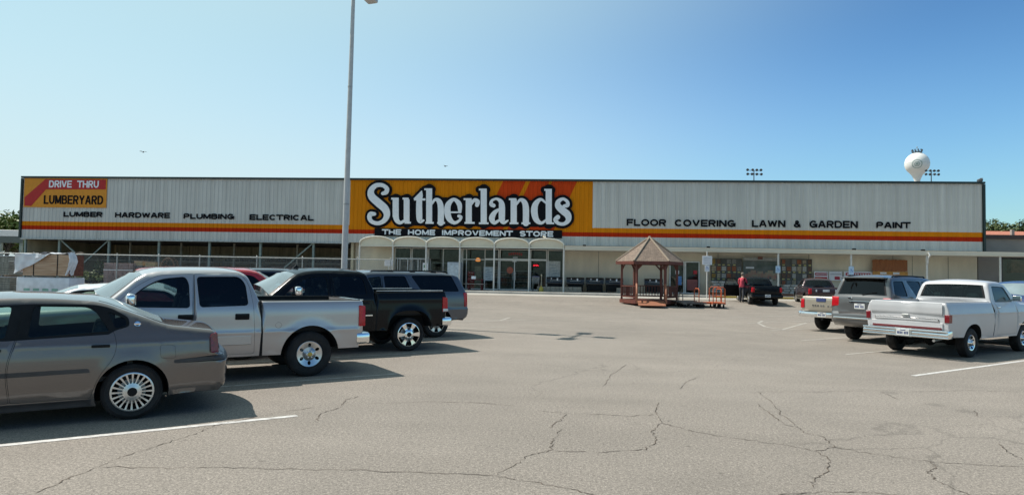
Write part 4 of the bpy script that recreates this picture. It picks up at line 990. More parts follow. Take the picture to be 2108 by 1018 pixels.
P_NAVY = paint('dark_navy_paint', (0.02, 0.025, 0.04), 0.3, 0.3)
M_BUMPG = mat('grey_side_moulding', (0.042, 0.039, 0.040), 0.5)
LOTG = 'vehicles parked in the store lot'

# --- taupe sedan
sedan = dict(W=0.93, wb=2.81, rw=0.335, rim=0.245, ra=0.395, tw=0.225, bot=(0.22, 0.20, 0.27), taper=0.09, flare=0.012,
    sec=[(0.15, .90), (.30, .955), (.45, .985), (.62, 1.0), (.80, .995), (.93, .97), (1.05, .935), (1.20, .865), (1.40, .765), (1.55, .70)], creases=[(0.93, .03, .006)],
    top=[(-.98, .27, 0, .03, .03), (-1.06, .33, .05, .08, .05), (-1.09, .52, .06, .16, .09), (-1.085, .68, .04, .16, .09), (-1.00, .755, .03, .12, .09), (-.965, .80, .03, .10, .07), (-.95, .98, .03, .09, .06), (-.90, 1.055, .06, .07, .04), (-.40, 1.125, .08, .06, .03),
         (-.30, 1.155, .04, .05, .04), (.36, 1.425, .12, .045, .06), (.90, 1.475, .4, .05, .05), (1.45, 1.47, .3, .05, .06), (1.85, 1.42, .12, .07, .10), (2.58, 1.02, .08, .06, .18), (3.45, .90, .3, .10, .05), (3.80, .78, .12, .14, .08), (3.90, .62, .08, .16, .10), (3.93, .45, .06, .14, .10), (3.88, .25, .03, .08, .06)],
    windows=[('window', [(1.055, 1.03, .04), (1.02, 1.385, .06), (.45, 1.37, .10), (.26, 1.08, .03)], M_GLASS, 0), ('window', [(2.25, 1.04, .04), (1.84, 1.34, .08), (1.22, 1.385, .05), (1.26, 1.03, .03)], M_GLASS, 1),
             ('quarter_window', [(.29, 1.31, .04), (.10, 1.22, .03), (.08, 1.14, .03), (.20, 1.105, .03)], M_GLASS, None)],
    doors=[('door', [(1.19, .30, .03), (1.24, .69, .2), (1.15, 1.03), (1.10, 1.415), (.42, 1.395, .12), (.21, 1.06, .05), (.175, .90, .1), (.215, .75, .12), (.36, .55, .12), (.43, .30, .03)]),
           ('door', [(1.20, .30, .03), (1.25, .69, .2), (1.16, 1.03), (1.11, 1.415), (1.85, 1.375, .1), (2.42, 1.05, .05), (2.40, .30, .05)])],
    patch=[('black', [(2.35, 1.01), (1.86, 1.375, .08), (1.02, 1.405, .05), (.40, 1.39, .10), (.24, 1.345, .06), (.065, 1.235, .04), (.05, 1.13, .04), (.20, 1.085, .03), (.27, 1.04), (1.25, 1.0)]),
           ('clad', [(2.36, .58), (2.36, .64), (.46, .655, .02), (.44, .605, .02)]), ('line', [(-.28, .90, .04), (-.45, .885, .04), (-.46, .72, .04), (-.29, .73, .04)]), ('clad', [(-.44, .66, .02), (-.44, .705, .02), (-1.10, .73), (-1.10, .665)]),
           ('clad', [(.42, .19), (.42, .285), (2.36, .285), (2.36, .19)])],
    topglass=[('rear_window', -.31, .38, 1.15, 1.44, .12, M_WSG), ('windshield', 1.83, 2.56, 1.03, 1.44, .10, M_WSG)], toppatch=[('clad', -1.2, -1.0, .655, .72, 2)],
    cab=(.05, 2.25, .62, 1.03), shelf=True, seats=[1.55, .62], headz=1.30, rimspec=('slot', 20, .42, .88, .66, (.002, -.004, -.012, -.004)), cap=.22, nuts=0, clad=M_BUMPG)
c = Car('parked_sedan', 'taupe metallic sedan cut off by the left edge of the photo', 'car', at_axle(270, 863, HL, .87), math.radians(HL), LOTG, sedan, P_TAUPE)
c.handle(0, .345, .91, .19, style='bar'); c.handle(1, 1.38, .90, .19, style='bar'); c.mirror(2.20, 1.06, di=1, size=(.12, .20, .14))
c.cornerlamp('tail_lamp', [(-.855, 1.0, .03), (-.945, 1.02, .02), (-.965, .77, .02), (-.865, .765, .03)], M_REDD, .30, .034)
c.part('badge', lambda b, sd: (b.lathe([(.034, 0), (.034, .006), (.024, .007), (.024, .003), (0, .003)], 0, 18, T=Matrix.Translation((-.03, sd * (float(c.y(-.03, 1.155)[0]) - .002), 1.155)) @ Matrix.Rotation(-sd * PI / 2 + sd * .22, 4, 'X')), b.box((-.03, sd * (float(c.y(-.03, 1.155)[0]) + .004), 1.155), (.075, .008, .016), 0)), M_CHROME, both=True)
c.plate(-1.02, 0, .88); c.front(3.86, .68, .55, .42, P_TAUPE)

# --- crew-cab pickups
def crew(**k):
    d = dict(W=0.985, wb=3.65, rw=0.39, rim=0.232, ra=0.50, tw=0.265, bot=(0.42, 0.41, 0.47), taper=0.05, flare=0.018,
        sec=[(.40, .955), (.55, .985), (.72, 1.0), (.95, .995), (1.10, .985), (1.22, .975), (1.32, .945), (1.50, .89), (1.75, .81), (1.90, .75)], creases=[(.80, .03, .010), (1.12, .10, .006)],
        top=[(-.88, .50, 0, .03, .01), (-.935, .58, .03, .05, .02), (-.955, .78, 0, .06, .02), (-.965, 1.22, .03, .05, .02), (-.945, 1.305, .02, .03, .01), (-.90, 1.315, .02, .03, .0), (.845, 1.315, 0, .03, .0), (.865, 1.32, 0, .03, .02),
             (.90, 1.42, .05, .05, .03), (1.03, 1.72, .08, .06, .03), (1.14, 1.80, .12, .08, .04), (1.45, 1.825, .2, .09, .05), (2.05, 1.82, .3, .09, .05), (2.40, 1.79, .2, .09, .06), (2.57, 1.735, .05, .07, .065), (2.68, 1.655, .03, .06, .11), (3.08, 1.28, .04, .06, .22), (3.22, 1.24, .06, .08, .12), (4.45, 1.18, .2, .12, .04), (4.62, 1.08, .1, .12, .05), (4.66, .75, .05, .10, .05), (4.64, .42, 0, .06, .03)],
        windows=[('window', [(1.805, 1.70, .05), (1.18, 1.71, .09), (1.085, 1.60, .10), (1.045, 1.255, .05), (1.76, 1.235, .05)], M_TINT, 0), ('window', [(2.82, 1.255, .04), (2.60, 1.50, .1), (2.34, 1.66, .12), (1.985, 1.70, .05), (1.935, 1.60, .1), (1.92, 1.225, .05)], M_MID, 1)],
        doors=[('door', [(1.845, .45, .03), (1.85, 1.76, .02), (1.16, 1.785, .10), (1.02, 1.60, .15), (.955, 1.25, .1), (.93, .80, .1), (.925, .45, .04)]), ('door', [(1.855, .45, .03), (1.86, 1.76, .02), (2.36, 1.735, .1), (2.66, 1.56, .1), (2.98, 1.23, .05), (3.0, .45, .05)])],
        patch=[('line', [(.62, .91, .05), (.55, .98, .06), (.48, .91, .05), (.55, .84, .06)]), ('black', [(.795, .40), (.80, .80), (.825, 1.33), (.862, 1.33), (.835, 1.0), (.83, .80), (.845, .40)])],
        topglass=[('rear_window', .87, 1.06, 1.38, 1.76, .16, M_TINT), ('windshield', 2.57, 3.09, 1.27, 1.745, .07, M_WSG)], open=[(-.90, .85, 1.30, 1.33)], bed=(-.90, .83, 1.315, .80), toppatch=[('black', .7, .92, .4, 1.34, 2)],
        cab=(1.05, 2.85, .86, 1.26), pickup=1, seats=[2.2, 1.45], headz=1.56, rimspec=('oval', 6, .50, .82, .12, (.02, .004, -.03, -.006)), cap=.17, nuts=6, rimmat=M_ALU, capmat=mat('gold_wheel_badge', (.55, .40, .10), .4, .5))
    d.update(k); return d
def pick_rear(c, x, zb, w, hitch=True, m=None):
    def bmp(b, sd):
        pr = [(x - .10, -w * .62, .0), (x - .10, w * .62, 0)]
        b.box((x - .05, 0, zb), (.17, 2 * w - .24, .19), 0, .03, 2)
        for q in (1, -1): b.box((x + .02, q * (w - .075), zb + .005), (.26, .15, .20), 0, .045, 2)
        b.box((x - .055, 0, zb + .096), (.165, 2 * w * .7, .012), 1)
        if hitch: b.beam((x + .1, 0, zb - .14), (x - .12, 0, zb - .14), .07, .07, 1); b.ball((x - .12, 0, zb - .07), .03, 0, 1)
    c.part('rear_bumper', bmp, [m or M_CHROME, M_BLACK])
silv = Car('pickup_truck', 'silver crew cab pickup truck parked between the taupe sedan and the black pickup', 'pickup truck', at_axle(635, 774, HL, .89), math.radians(HL), LOTG, crew(), P_SILV)
for i, x in ((0, 1.13), (1, 1.97)): silv.handle(i, x, 1.065, .22)
silv.mirror(2.74, 1.31, M_CHROME, 1)
silv.cornerlamp('tail_lamp', [(-.865, 1.225, .02), (-.985, 1.215, .02), (-.985, .85, .02), (-.86, .85, .02)], M_RED, .14)
pick_rear(silv, -.97, .63, .96)
silv.part('side_moulding', lambda b, sd: [b.box((x, sd * (float(silv.y(x, .68)[0]) + .006), .68), (l, .018, .15), 0, .01) or b.box((x, sd * (float(silv.y(x, .67)[0]) + .018), .675), (l, .012, .022), 1) for x, l in ((1.39, .82), (2.42, 1.05))], [P_SILV, M_CHROME], both=True)
silv.front(4.62, 1.0, .88, .60); silv.plate(-1.145, 0, .63)
silv.part('tailgate_handle', lambda b, sd: b.box((-.98, 0, 1.16), (.03, .24, .09), 0, .012), M_BLACK)
silv.part('chrome_tailgate_edge', lambda b, sd: b.box((-.945, 0, 1.317), (.05, 1.70, .018), 0, .006), M_CHROME)

bt = crew(W=1.0, rw=.385, rim=.285, ra=.56, archsq=.10, bot=(.50, .50, .55), flare=.03, sec=[(.45, .965), (.6, .985), (.75, .998), (.95, 1.0), (1.12, .99), (1.25, .98), (1.36, .95), (1.55, .88), (1.78, .80), (1.92, .74)], creases=[(1.2, .05, .008)],
    top=[(-.80, .56, 0, .03, .01), (-.90, .66, .03, .05, .02), (-.955, .80, 0, .06, .02), (-.965, 1.28, .03, .05, .02), (-.94, 1.375, .02, .03, .01), (-.90, 1.385, .02, .03, .0), (.845, 1.365, 0, .03, .0), (.862, 1.37, 0, .03, .02),
         (.89, 1.47, .05, .05, .03), (1.01, 1.77, .08, .06, .03), (1.14, 1.83, .10, .08, .04), (1.5, 1.85, .2, .09, .05), (2.1, 1.845, .3, .09, .05), (2.40, 1.81, .15, .09, .06), (2.57, 1.75, .05, .07, .065), (2.70, 1.655, .03, .06, .12), (3.12, 1.30, .04, .06, .24), (3.26, 1.26, .06, .08, .12), (4.45, 1.20, .2, .12, .04), (4.64, 1.10, .1, .12, .05), (4.70, .75, .05, .10, .05), (4.68, .50, 0, .06, .03)],
    windows=[('window', [(1.80, 1.715, .05), (1.18, 1.73, .09), (1.09, 1.63, .10), (1.05, 1.305, .05), (1.76, 1.295, .05)], M_TINT, 0), ('window', [(2.84, 1.30, .04), (2.62, 1.51, .1), (2.36, 1.68, .12), (1.96, 1.72, .05), (1.92, 1.60, .1), (1.91, 1.285, .05)], M_MID, 1)],
    doors=[('door', [(1.845, .55, .03), (1.85, 1.79, .02), (1.16, 1.81, .10), (1.02, 1.65, .15), (.955, 1.28, .1), (.93, .85, .1), (.925, .55, .04)]), ('door', [(1.855, .55, .03), (1.86, 1.79, .02), (2.38, 1.765, .1), (2.68, 1.59, .1), (3.02, 1.27, .05), (3.02, .55, .05)])],
    patch=[('black', [(.80, .50), (.80, .85), (.825, 1.38), (.862, 1.38), (.835, 1.0), (.83, .85), (.845, .50)])], bed=(-.90, .83, 1.375, .86), railcap=False, open=[(-.90, .85, 1.35, 1.40)],
    topglass=[('rear_window', .87, 1.05, 1.42, 1.82, .16, M_TINT), ('windshield', 2.57, 3.13, 1.29, 1.755, .07, M_WSG)], headz=1.60,
    rimspec=('spoke', 6, .36, .90, .62, (.012, .006, -.012, -.004)), cap=.20, rimmat=M_CHROME, capmat=M_BLACK, toppatch=[('black', .7, .92, .5, 1.39, 2)])
blk = Car('pickup_truck', 'glossy black crew cab pickup truck with chrome six spoke wheels', 'pickup truck', at_axle(840, 722, HL, .91), math.radians(HL), LOTG, bt, P_BLK)
for i, x in ((0, 1.11), (1, 1.97)): blk.handle(i, x, 1.12, .22, P_BLK, 'bar')
blk.mirror(2.62, 1.35, M_CHROME, 1, (.14, .27, .20))
blk.cornerlamp('tail_lamp', [(-.845, 1.25, .02), (-.98, 1.24, .02), (-.985, .90, .02), (-.84, .90, .02)], M_RED, .14)
blk.cornerlamp('reversing_lamp', [(-.85, .975, .01), (-.99, .97, .01), (-.99, .905, .01), (-.85, .905, .01)], M_CLEAR, .13, .022)
pick_rear(blk, -.99, .66, .97); blk.front(4.68, 1.02, .9, .66); blk.plate(-1.135, 0, .66)
blk.part('door_badge', lambda b, sd: b.box((1.0, sd * (float(blk.y(1.0, .85)[0]) + .004), .85), (.17, .012, .03), 0, .004), M_CHROME, both=True)
blk.part('roof_antenna', lambda b, sd: b.prism([(2.32, 1.88), (2.46, 1.87), (2.37, 1.96)], -.02, .02, 0, T=Matrix.Rotation(PI / 2, 4, 'X')), M_BLACK)
blk.part('bed_rail', lambda b, sd: b.tube([(-.86, sd * .90, 1.395), (.80, sd * .90, 1.385)], .018, 0, 8), M_STEEL, both=True)

# --- long slate SUV
burb = dict(W=1.0, wb=3.30, rw=.385, rim=.255, ra=.47, tw=.265, bot=(.40, .40, .50), taper=.05, flare=.015, sec=[(.35, .94), (.5, .975), (.7, 1.0), (.95, .998), (1.15, .985), (1.28, .955), (1.5, .88), (1.75, .80), (1.92, .74)], creases=[(.78, .03, .008)],
    top=[(-.86, .46, 0, .04, .02), (-.98, .53, .05, .10, .05), (-1.04, .62, .04, .12, .06), (-1.045, .80, .04, .12, .06), (-.985, .86, .03, .09, .04), (-.97, 1.25, .03, .08, .04), (-.93, 1.33, .03, .07, .04), (-.76, 1.71, .08, .07, .04), (-.62, 1.78, .08, .08, .04), (0, 1.82, .3, .09, .05), (1.5, 1.83, .3, .09, .05), (2.0, 1.81, .2, .09, .06), (2.21, 1.745, .06, .07, .065), (2.32, 1.66, .03, .06, .11), (2.80, 1.29, .05, .06, .2), (2.95, 1.25, .05, .06, .10), (4.1, 1.19, .2, .12, .04), (4.28, 1.08, .1, .12, .05), (4.34, .7, .05, .1, .05), (4.30, .42, 0, .06, .03)],
    windows=[('quarter_window', [(.74, 1.715, .05), (-.50, 1.735, .05), (-.70, 1.30, .05), (.46, 1.30, .05)], M_TINT, None), ('window', [(1.55, 1.70, .04), (.94, 1.705, .06), (.80, 1.31, .05), (1.52, 1.285, .04)], M_TINT, 0), ('window', [(2.46, 1.285, .05), (2.06, 1.64, .1), (1.66, 1.69, .05), (1.64, 1.285, .04)], M_MID, 1)],
    doors=[('door', [(1.60, .48, .03), (1.61, 1.75, .03), (.90, 1.755, .06), (.66, 1.25, .1), (.62, .80, .15), (.60, .48, .03)]), ('door', [(1.61, .48, .03), (1.62, 1.75, .03), (2.10, 1.73, .1), (2.66, 1.27, .05), (2.66, .48, .05)])],
    patch=[('clad', [(.5, .58), (.5, .72), (2.7, .72), (2.7, .58)])], topglass=[('rear_window', -1.0, -.72, 1.36, 1.78, .10, M_TINT), ('windshield', 2.20, 2.82, 1.28, 1.76, .07, M_WSG)],
    cab=(-.7, 2.5, .86, 1.28), seats=[1.95, .95], headz=1.6, rimspec=('spoke', 6, .34, .90, .55, (.01, .005, -.012, -.004)), cap=.2, rimmat=M_ALU)
sub = Car('parked_suv', 'long slate grey SUV with roof rack parked beyond the black pickup', 'SUV', at_axle(897, 694, HL, .91), math.radians(HL), LOTG, burb, P_SLATE)
sub.cornerlamp('tail_lamp', [(-.845, 1.26, .02), (-.975, 1.25, .02), (-.99, .85, .02), (-.87, .85, .03)], M_RED, .14)
for i, x in ((0, .80), (1, 1.74)): sub.handle(i, x, 1.08, .22, P_SLATE, 'bar')
sub.mirror(2.38, 1.32, None, 1); sub.front(4.30, 1.0, .86, .58, P_SLATE); sub.plate(-1.0, 0, 1.0)
def rack(b, sd, xs, z, y):
    b.tube([(xs[0], sd * y, z - .05)] + [(xs[0] + .12, sd * y, z + .035)] + [(x, sd * y, z + .04) for x in xs[1:-1]] + [(xs[-1] - .12, sd * y, z + .03), (xs[-1], sd * y, z - .05)], .020, 0, 8)
    for x in xs[1:-1]: b.box((x, sd * y, z + .005), (.16, .05, .07), 0, .015)
sub.part('roof_rack', lambda b, sd: rack(b, sd, (-.50, .0, .65, 1.3, 1.95), 1.815, .66), M_BLACK, both=True)

# --- right row: grey SUV
seq = dict(W=.965, wb=3.0, rw=.375, rim=.225, ra=.455, tw=.265, bot=(.40, .38, .46), taper=.06, flare=.02, sec=[(.35, .94), (.5, .97), (.7, 1.0), (.95, 1.0), (1.15, .985), (1.3, .955), (1.5, .89), (1.75, .80), (1.97, .73)], creases=[(.85, .04, .010)],
    top=[(-.88, .46, 0, .05, .02), (-1.02, .52, .05, .12, .06), (-1.10, .60, .04, .14, .08), (-1.10, .80, .04, .14, .08), (-1.03, .87, .03, .10, .06), (-1.02, 1.28, .05, .09, .06), (-.98, 1.36, .03, .08, .06), (-.84, 1.80, .06, .08, .05), (-.76, 1.90, .06, .08, .05), (-.3, 1.94, .2, .09, .05), (.6, 1.95, .3, .09, .05), (1.35, 1.90, .2, .09, .05), (1.65, 1.82, .1, .07, .05), (2.45, 1.33, .06, .06, .05), (3.45, 1.20, .2, .12, .04), (3.68, 1.06, .1, .12, .06), (3.74, .7, .05, .12, .06), (3.68, .42, 0, .08, .03)],
    windows=[('quarter_window', [(-.18, 1.80, .05), (-.66, 1.80, .06), (-.80, 1.40, .05), (-.18, 1.38, .05)], M_TINT, None), ('window', [(.74, 1.80, .05), (.02, 1.81, .05), (.30, 1.38, .05), (.72, 1.36, .04)], M_MID, 0), ('window', [(1.85, 1.36, .05), (1.45, 1.72, .1), (.86, 1.80, .05), (.84, 1.36, .04)], M_MID, 1)],
    doors=[('door', [(.79, .46, .03), (.80, 1.85, .03), (-.08, 1.86, .05), (-.10, 1.4, .05), (.40, .95, .2), (.52, .46, .03)]), ('door', [(.80, .46, .03), (.81, 1.85, .03), (1.48, 1.79, .1), (2.02, 1.33, .05), (2.02, .46, .05)])],
    topglass=[('rear_window', -1.0, -.80, 1.40, 1.84, .11, M_TINT), ('windshield', 1.63, 2.47, 1.34, 1.83, .08, M_WSG)], toppatch=[('black', -1.2, -1.0, .80, .88, .8)],
    cab=(-.75, 1.85, .88, 1.34), seats=[1.3, .3], headz=1.66, rimspec=('spoke', 6, .34, .9, .5, (.01, .005, -.01, -.004)), cap=.2)
Lq = gp(1755, 698); hr = math.radians(HR); lft = Vector((-math.sin(hr), math.cos(hr), 0))
def from_left(px, py, w): p = gp(px, py) - lft * (w - .16); return Vector((p.x, p.y, gz(p.x, p.y)))
sq = Car('parked_suv', 'grey SUV with roof rack parked between the pale gold pickup and the old white pickup', 'SUV', from_left(1757, 697, .965), hr, LOTG, seq, P_GREY)
sq.cornerlamp('tail_lamp', [(-.72, 1.28, .03), (-1.045, 1.33, .06), (-1.045, 1.04, .03), (-.98, 1.00, .02)], M_RED, .25, .008)
for i, x in ((0, .12), (1, .95)): sq.handle(i, x, 1.16, .2, P_GREY, 'bar')
sq.mirror(1.80, 1.38, None, 1); sq.front(3.68, 1.0, .85, .58, P_GREY); sq.plate(-1.085, 0, 1.06)
sq.part('roof_rack', lambda b, sd: rack(b, sd, (-.62, -.1, .6, 1.35), 1.915, .64), M_BLACK, both=True)
sq.part('rear_spoiler', lambda b, sd: b.box((-.86, 0, 1.895), (.26, 1.28, .05), 0, .02, 2), P_GREY)
sq.part('liftgate_handle', lambda b, sd: (b.box((-1.09, 0, 1.19), (.03, .62, .045), 0, .01), b.box((-1.09, .28, 1.30), (.02, .12, .05), 0, .01)), M_CHROME)
sq.part('bumper_step', lambda b, sd: b.box((-1.17, 0, .71), (.08, 1.5, .05), 0, .02), M_CHROME)
sq.part('rear_wiper', lambda b, sd: b.beam((-1.05, -.05, 1.40), (-1.0, -.45, 1.48), .015), M_BLACK)

# --- old white square pickup
c10 = dict(W=1.0, wb=2.97, rw=.355, rim=.20, ra=.46, archsq=.05, tw=.25, bot=(.46, .44, .50), taper=.03, flare=.012, sec=[(.40, .93), (.55, .965), (.75, .99), (.95, 1.0), (1.10, .995), (1.20, .97), (1.30, .915), (1.36, .895), (1.55, .855), (1.78, .785), (1.90, .74)], creases=[(1.06, .02, .012)],
    top=[(-1.08, .50, 0, .03, .01), (-1.15, .60, .03, .03, .02), (-1.17, .75, 0, .03, .02), (-1.17, 1.28, .03, .035, .02), (-1.14, 1.325, .02, .03, .01), (-1.10, 1.33, .02, .03, .0), (1.12, 1.325, 0, .03, .0), (1.135, 1.33, 0, .04, .03),
         (1.15, 1.42, .03, .05, .04), (1.24, 1.74, .06, .06, .04), (1.32, 1.82, .10, .07, .04), (1.55, 1.845, .1, .07, .05), (2.0, 1.84, .2, .07, .05), (2.22, 1.78, .08, .06, .05), (2.72, 1.32, .05, .05, .05), (2.80, 1.29, .04, .05, .03), (3.62, 1.25, .1, .06, .02), (3.76, 1.16, .05, .07, .02), (3.80, .8, .03, .06, .02), (3.78, .5, 0, .05, .02)],
    windows=[('window', [(2.36, 1.335, .03), (2.08, 1.70, .06), (1.42, 1.72, .06), (1.37, 1.335, .04)], M_GLASS, 0)],
    doors=[('door', [(1.32, .50, .05), (1.30, 1.30, .02), (1.38, 1.765, .06), (2.10, 1.755, .06), (2.46, 1.31, .03), (2.48, .50, .05)])],
    patch=[('line', [(1.145, .44), (1.15, 1.32), (1.165, 1.32), (1.16, .44)]), ('clad', [(2.55, .72), (2.55, .76), (3.4, .76), (3.4, .72)])],
    topglass=[('rear_window', 1.15, 1.26, 1.40, 1.75, .13, M_GLASS), ('windshield', 2.18, 2.74, 1.33, 1.79, .08, M_GLASS)], open=[(-1.11, 1.125, 1.31, 1.34)], bed=(-1.10, 1.11, 1.325, .75), railcap=False,
    cab=(1.30, 2.40, .82, 1.32), pickup=1, seats=[1.75], headz=1.52, rimspec=('slot', 8, .55, .80, .55, (.035, .02, -.04, -.004)), cap=.28, nuts=5, rimmat=M_CHROME, capmat=M_CHROME, clad=M_CHROME)
pC = gp(2003, 737); qC = pC + Vector((math.cos(hr), math.sin(hr), 0)) * .16 + lft * 1.03
wp = Car('pickup_truck', 'old square bodied white pickup truck with chrome rear bumper and dented tailgate', 'pickup truck', Vector((qC.x, qC.y, 0)), hr, LOTG, c10, P_WHT)
wp.handle(0, 1.42, 1.20, .13, M_CHROME, 'bar'); wp.mirror(2.28, 1.37, M_CHROME, 0, (.05, .20, .15))
wp.cornerlamp('tail_lamp', [(-1.06, 1.05, .01), (-1.19, 1.05, .01), (-1.19, .86, .01), (-1.06, .86, .01)], M_REDD, .10, .008)
def dent(b, sd):
    X0 = -1.19; ys = np.linspace(-.83, .83, 33); zs2 = [.72, .78, .80, .84, .855, .945, .96, 1.0, 1.035, 1.06, 1.10, 1.18, 1.26, 1.30, 1.315]
    V_ = []
    for z in zs2:
        for y in ys:
            d = -.020 * math.exp(-((y + .02) / .16) ** 2) * max(0, (z - .95) / .36) + .010 * math.exp(-((y + .26) / .10) ** 2) * max(0, (z - 1.0) / .3)
            rec = .028 if .85 < z < .95 else (.030 if .955 < z < .97 else (.016 if .97 < z < 1.03 else (-.012 if 1.05 < z < 1.27 else 0)))
            V_.append((X0 - .004 + rec - d * .9, y, z + (d * .8 if z > 1.2 else 0)))
    n_ = len(ys); b.add(V_, [(i * n_ + j, (i + 1) * n_ + j, (i + 1) * n_ + j + 1, i * n_ + j + 1) for i in range(len(zs2) - 1) for j in range(n_ - 1)], 0)
wp.part('tailgate', dent, P_WHT, label='dented tailgate')
wp.part('tailgate_trim', lambda b, sd: (b.box((-1.188, 0, .905), (.012, 1.50, .075), 0, .003), b.box((-1.197, 0, .905), (.01, 1.46, .04), 1)), [M_CHROME, P_WHT])
wp.part('tailgate_handle', lambda b, sd: b.box((-1.205, 0, 1.0), (.03, .17, .05), 0, .01), M_STEEL)
wp.part('red_sill_strip', lambda b, sd: b.box((-1.185, 0, .715), (.02, 1.62, .055), 0, .003), mat('faded_red_strip', (.13, .012, .016), .6), label='faded red strip under the tailgate')
def cbump(b, sd):
    for q, z, h in ((0, .655, .05), (0, .575, .085), (0, .51, .045)): b.box((-1.27 - (.012 if h < .06 else 0), 0, z), (.09, 1.98, h), 0, .016, 2)
    for q in (1, -1): b.box((-1.18, q * .965, .58), (.22, .07, .19), 0, .025, 2)
    b.box((-1.318, 0, .58), (.012, .40, .20), 1, .004)
wp.part('rear_bumper', cbump, [M_CHROME, M_STEEL]); wp.plate(-1.328, 0, .58)
wp.front(3.76, .95, .85, .58)
wp.part('exhaust', lambda b, sd: b.tube([(-1.12, -.60, .42), (-.4, -.55, .46)], .032, 0, 10), M_STEEL)
wp.part('differential', lambda b, sd: b.ball((0, 0, .36), .17, 0, 2, (1, .8, 1)), M_WELL)
wp.part('fender_strip', lambda b, sd: b.box((2.9, sd * (float(wp.y(2.9, .74)[0]) + .004), .74), (.7, .012, .03)), M_CHROME, both=True)

wp.part('rear_window_divider', lambda b, sd: b.beam((1.155, sd * .26, 1.41), (1.225, sd * .26, 1.74), .02, .03), M_BLACK, both=True)
# --- pale gold pickup
gold = crew(W=.93, wb=3.26, rw=.37, rim=.21, ra=.47, tw=.25, bot=(.42, .42, .47), flare=.012, sec=[(.40, .95), (.6, .985), (.8, 1.0), (1.0, .995), (1.15, .975), (1.25, .945), (1.45, .89), (1.68, .80), (1.80, .74)],
    top=[(-1.0, .50, 0, .03, .01), (-1.06, .60, .03, .05, .02), (-1.09, .78, 0, .06, .02), (-1.095, 1.10, .03, .05, .02), (-1.075, 1.20, .02, .03, .01), (-1.03, 1.21, .02, .03, .0), (.90, 1.21, 0, .03, .0), (.92, 1.215, 0, .04, .03),
         (.94, 1.30, .03, .05, .04), (1.06, 1.62, .08, .06, .04), (1.16, 1.72, .12, .07, .04), (1.5, 1.76, .1, .08, .05), (1.95, 1.75, .2, .08, .05), (2.22, 1.68, .1, .07, .05), (2.95, 1.21, .06, .06, .05), (3.9, 1.10, .2, .12, .04), (4.1, .98, .1, .12, .05), (4.14, .7, .05, .1, .05), (4.1, .44, 0, .06, .03)],
    windows=[('quarter_window', [(1.52, 1.62, .04), (1.18, 1.62, .06), (1.10, 1.25, .04), (1.50, 1.24, .04)], M_MID, None), ('window', [(2.46, 1.22, .04), (2.1, 1.58, .1), (1.62, 1.63, .05), (1.60, 1.23, .04)], M_GLASS, 0)],
    doors=[('door', [(1.57, .46, .03), (1.58, 1.67, .03), (2.12, 1.63, .1), (2.55, 1.21, .05), (2.55, .46, .05)])], patch=[('line', [(.905, .44), (.905, 1.20), (.92, 1.20), (.92, .44)])],
    topglass=[('rear_window', .92, 1.09, 1.28, 1.65, .14, M_MID), ('windshield', 2.18, 2.97, 1.22, 1.70, .08, M_WSG)], open=[(-1.04, .905, 1.19, 1.22)], bed=(-1.03, .89, 1.21, .72), railcap=False, cab=(1.1, 2.5, .80, 1.22), seats=[1.95], headz=1.5, toppatch=[])
gd = Car('pickup_truck', 'pale gold pickup truck with a dark badge on its tailgate', 'pickup truck', from_left(1693, 677, .93), hr, LOTG, gold, P_GOLD)
gd.cornerlamp('tail_lamp', [(-1.0, 1.12, .02), (-1.115, 1.12, .02), (-1.115, .80, .02), (-1.0, .80, .02)], M_RED, .12)
pick_rear(gd, -1.13, .59, .92); gd.plate(-1.272, 0, .60); gd.front(4.1, .92, .8, .56); gd.mirror(2.3, 1.25, None, 0); gd.handle(0, 1.7, 1.05, .2, P_GOLD)
gd.part('tailgate_badge', lambda b, sd: b.box((-1.118, .12, 1.10), (.02, .36, .13), 0, .012), M_PLATEINK)
gd.part('tailgate_lettering', lambda b, sd: [b.box((-1.117, y, .90), (.010, .055, .06), 0) for y in (.42, .33, .24, .12, .03, -.14, -.24, -.33)], M_CHROME)

# --- black compact pickup with open door, near the store
s10 = crew(W=.86, wb=2.85, rw=.33, rim=.20, ra=.42, tw=.22, bot=(.36, .36, .42), flare=.012, sec=[(.35, .95), (.5, .985), (.7, 1.0), (.9, .99), (1.05, .965), (1.2, .91), (1.45, .80), (1.6, .74)],
    top=[(-.95, .44, 0, .03, .01), (-1.0, .54, .03, .05, .02), (-1.02, .70, 0, .05, .02), (-1.02, 1.0, .03, .05, .02), (-1.0, 1.07, .02, .03, .01), (-.95, 1.08, .02, .03, .0), (.86, 1.08, 0, .03, .0), (.88, 1.085, 0, .04, .03),
         (.90, 1.16, .03, .05, .04), (1.06, 1.45, .08, .06, .04), (1.18, 1.55, .12, .07, .04), (1.4, 1.58, .1, .08, .05), (1.7, 1.57, .2, .08, .05), (1.95, 1.49, .1, .07, .05), (2.55, 1.08, .06, .06, .05), (3.4, .98, .2, .1, .04), (3.55, .86, .1, .1, .05), (3.58, .6, .05, .1, .05), (3.55, .38, 0, .06, .03)],
    windows=[('window', [(2.1, 1.09, .04), (1.82, 1.42, .1), (1.22, 1.46, .05), (1.15, 1.10, .04)], M_MID, 0)], doors=[('door', [(1.08, .40, .03), (1.08, 1.08, .05), (1.18, 1.50, .06), (1.84, 1.47, .08), (2.2, 1.08, .05), (2.2, .40, .05)])], patch=[],
    topglass=[('rear_window', .88, 1.09, 1.13, 1.48, .14, M_MID), ('windshield', 1.93, 2.57, 1.09, 1.51, .08, M_WSG)], open=[(-.96, .865, 1.06, 1.09)], bed=(-.95, .85, 1.08, .62), railcap=False, cab=(1.1, 2.1, .70, 1.08), seats=[1.6], headz=1.32, toppatch=[])
pS = gp(1541, 625.5); hS = math.radians(83)
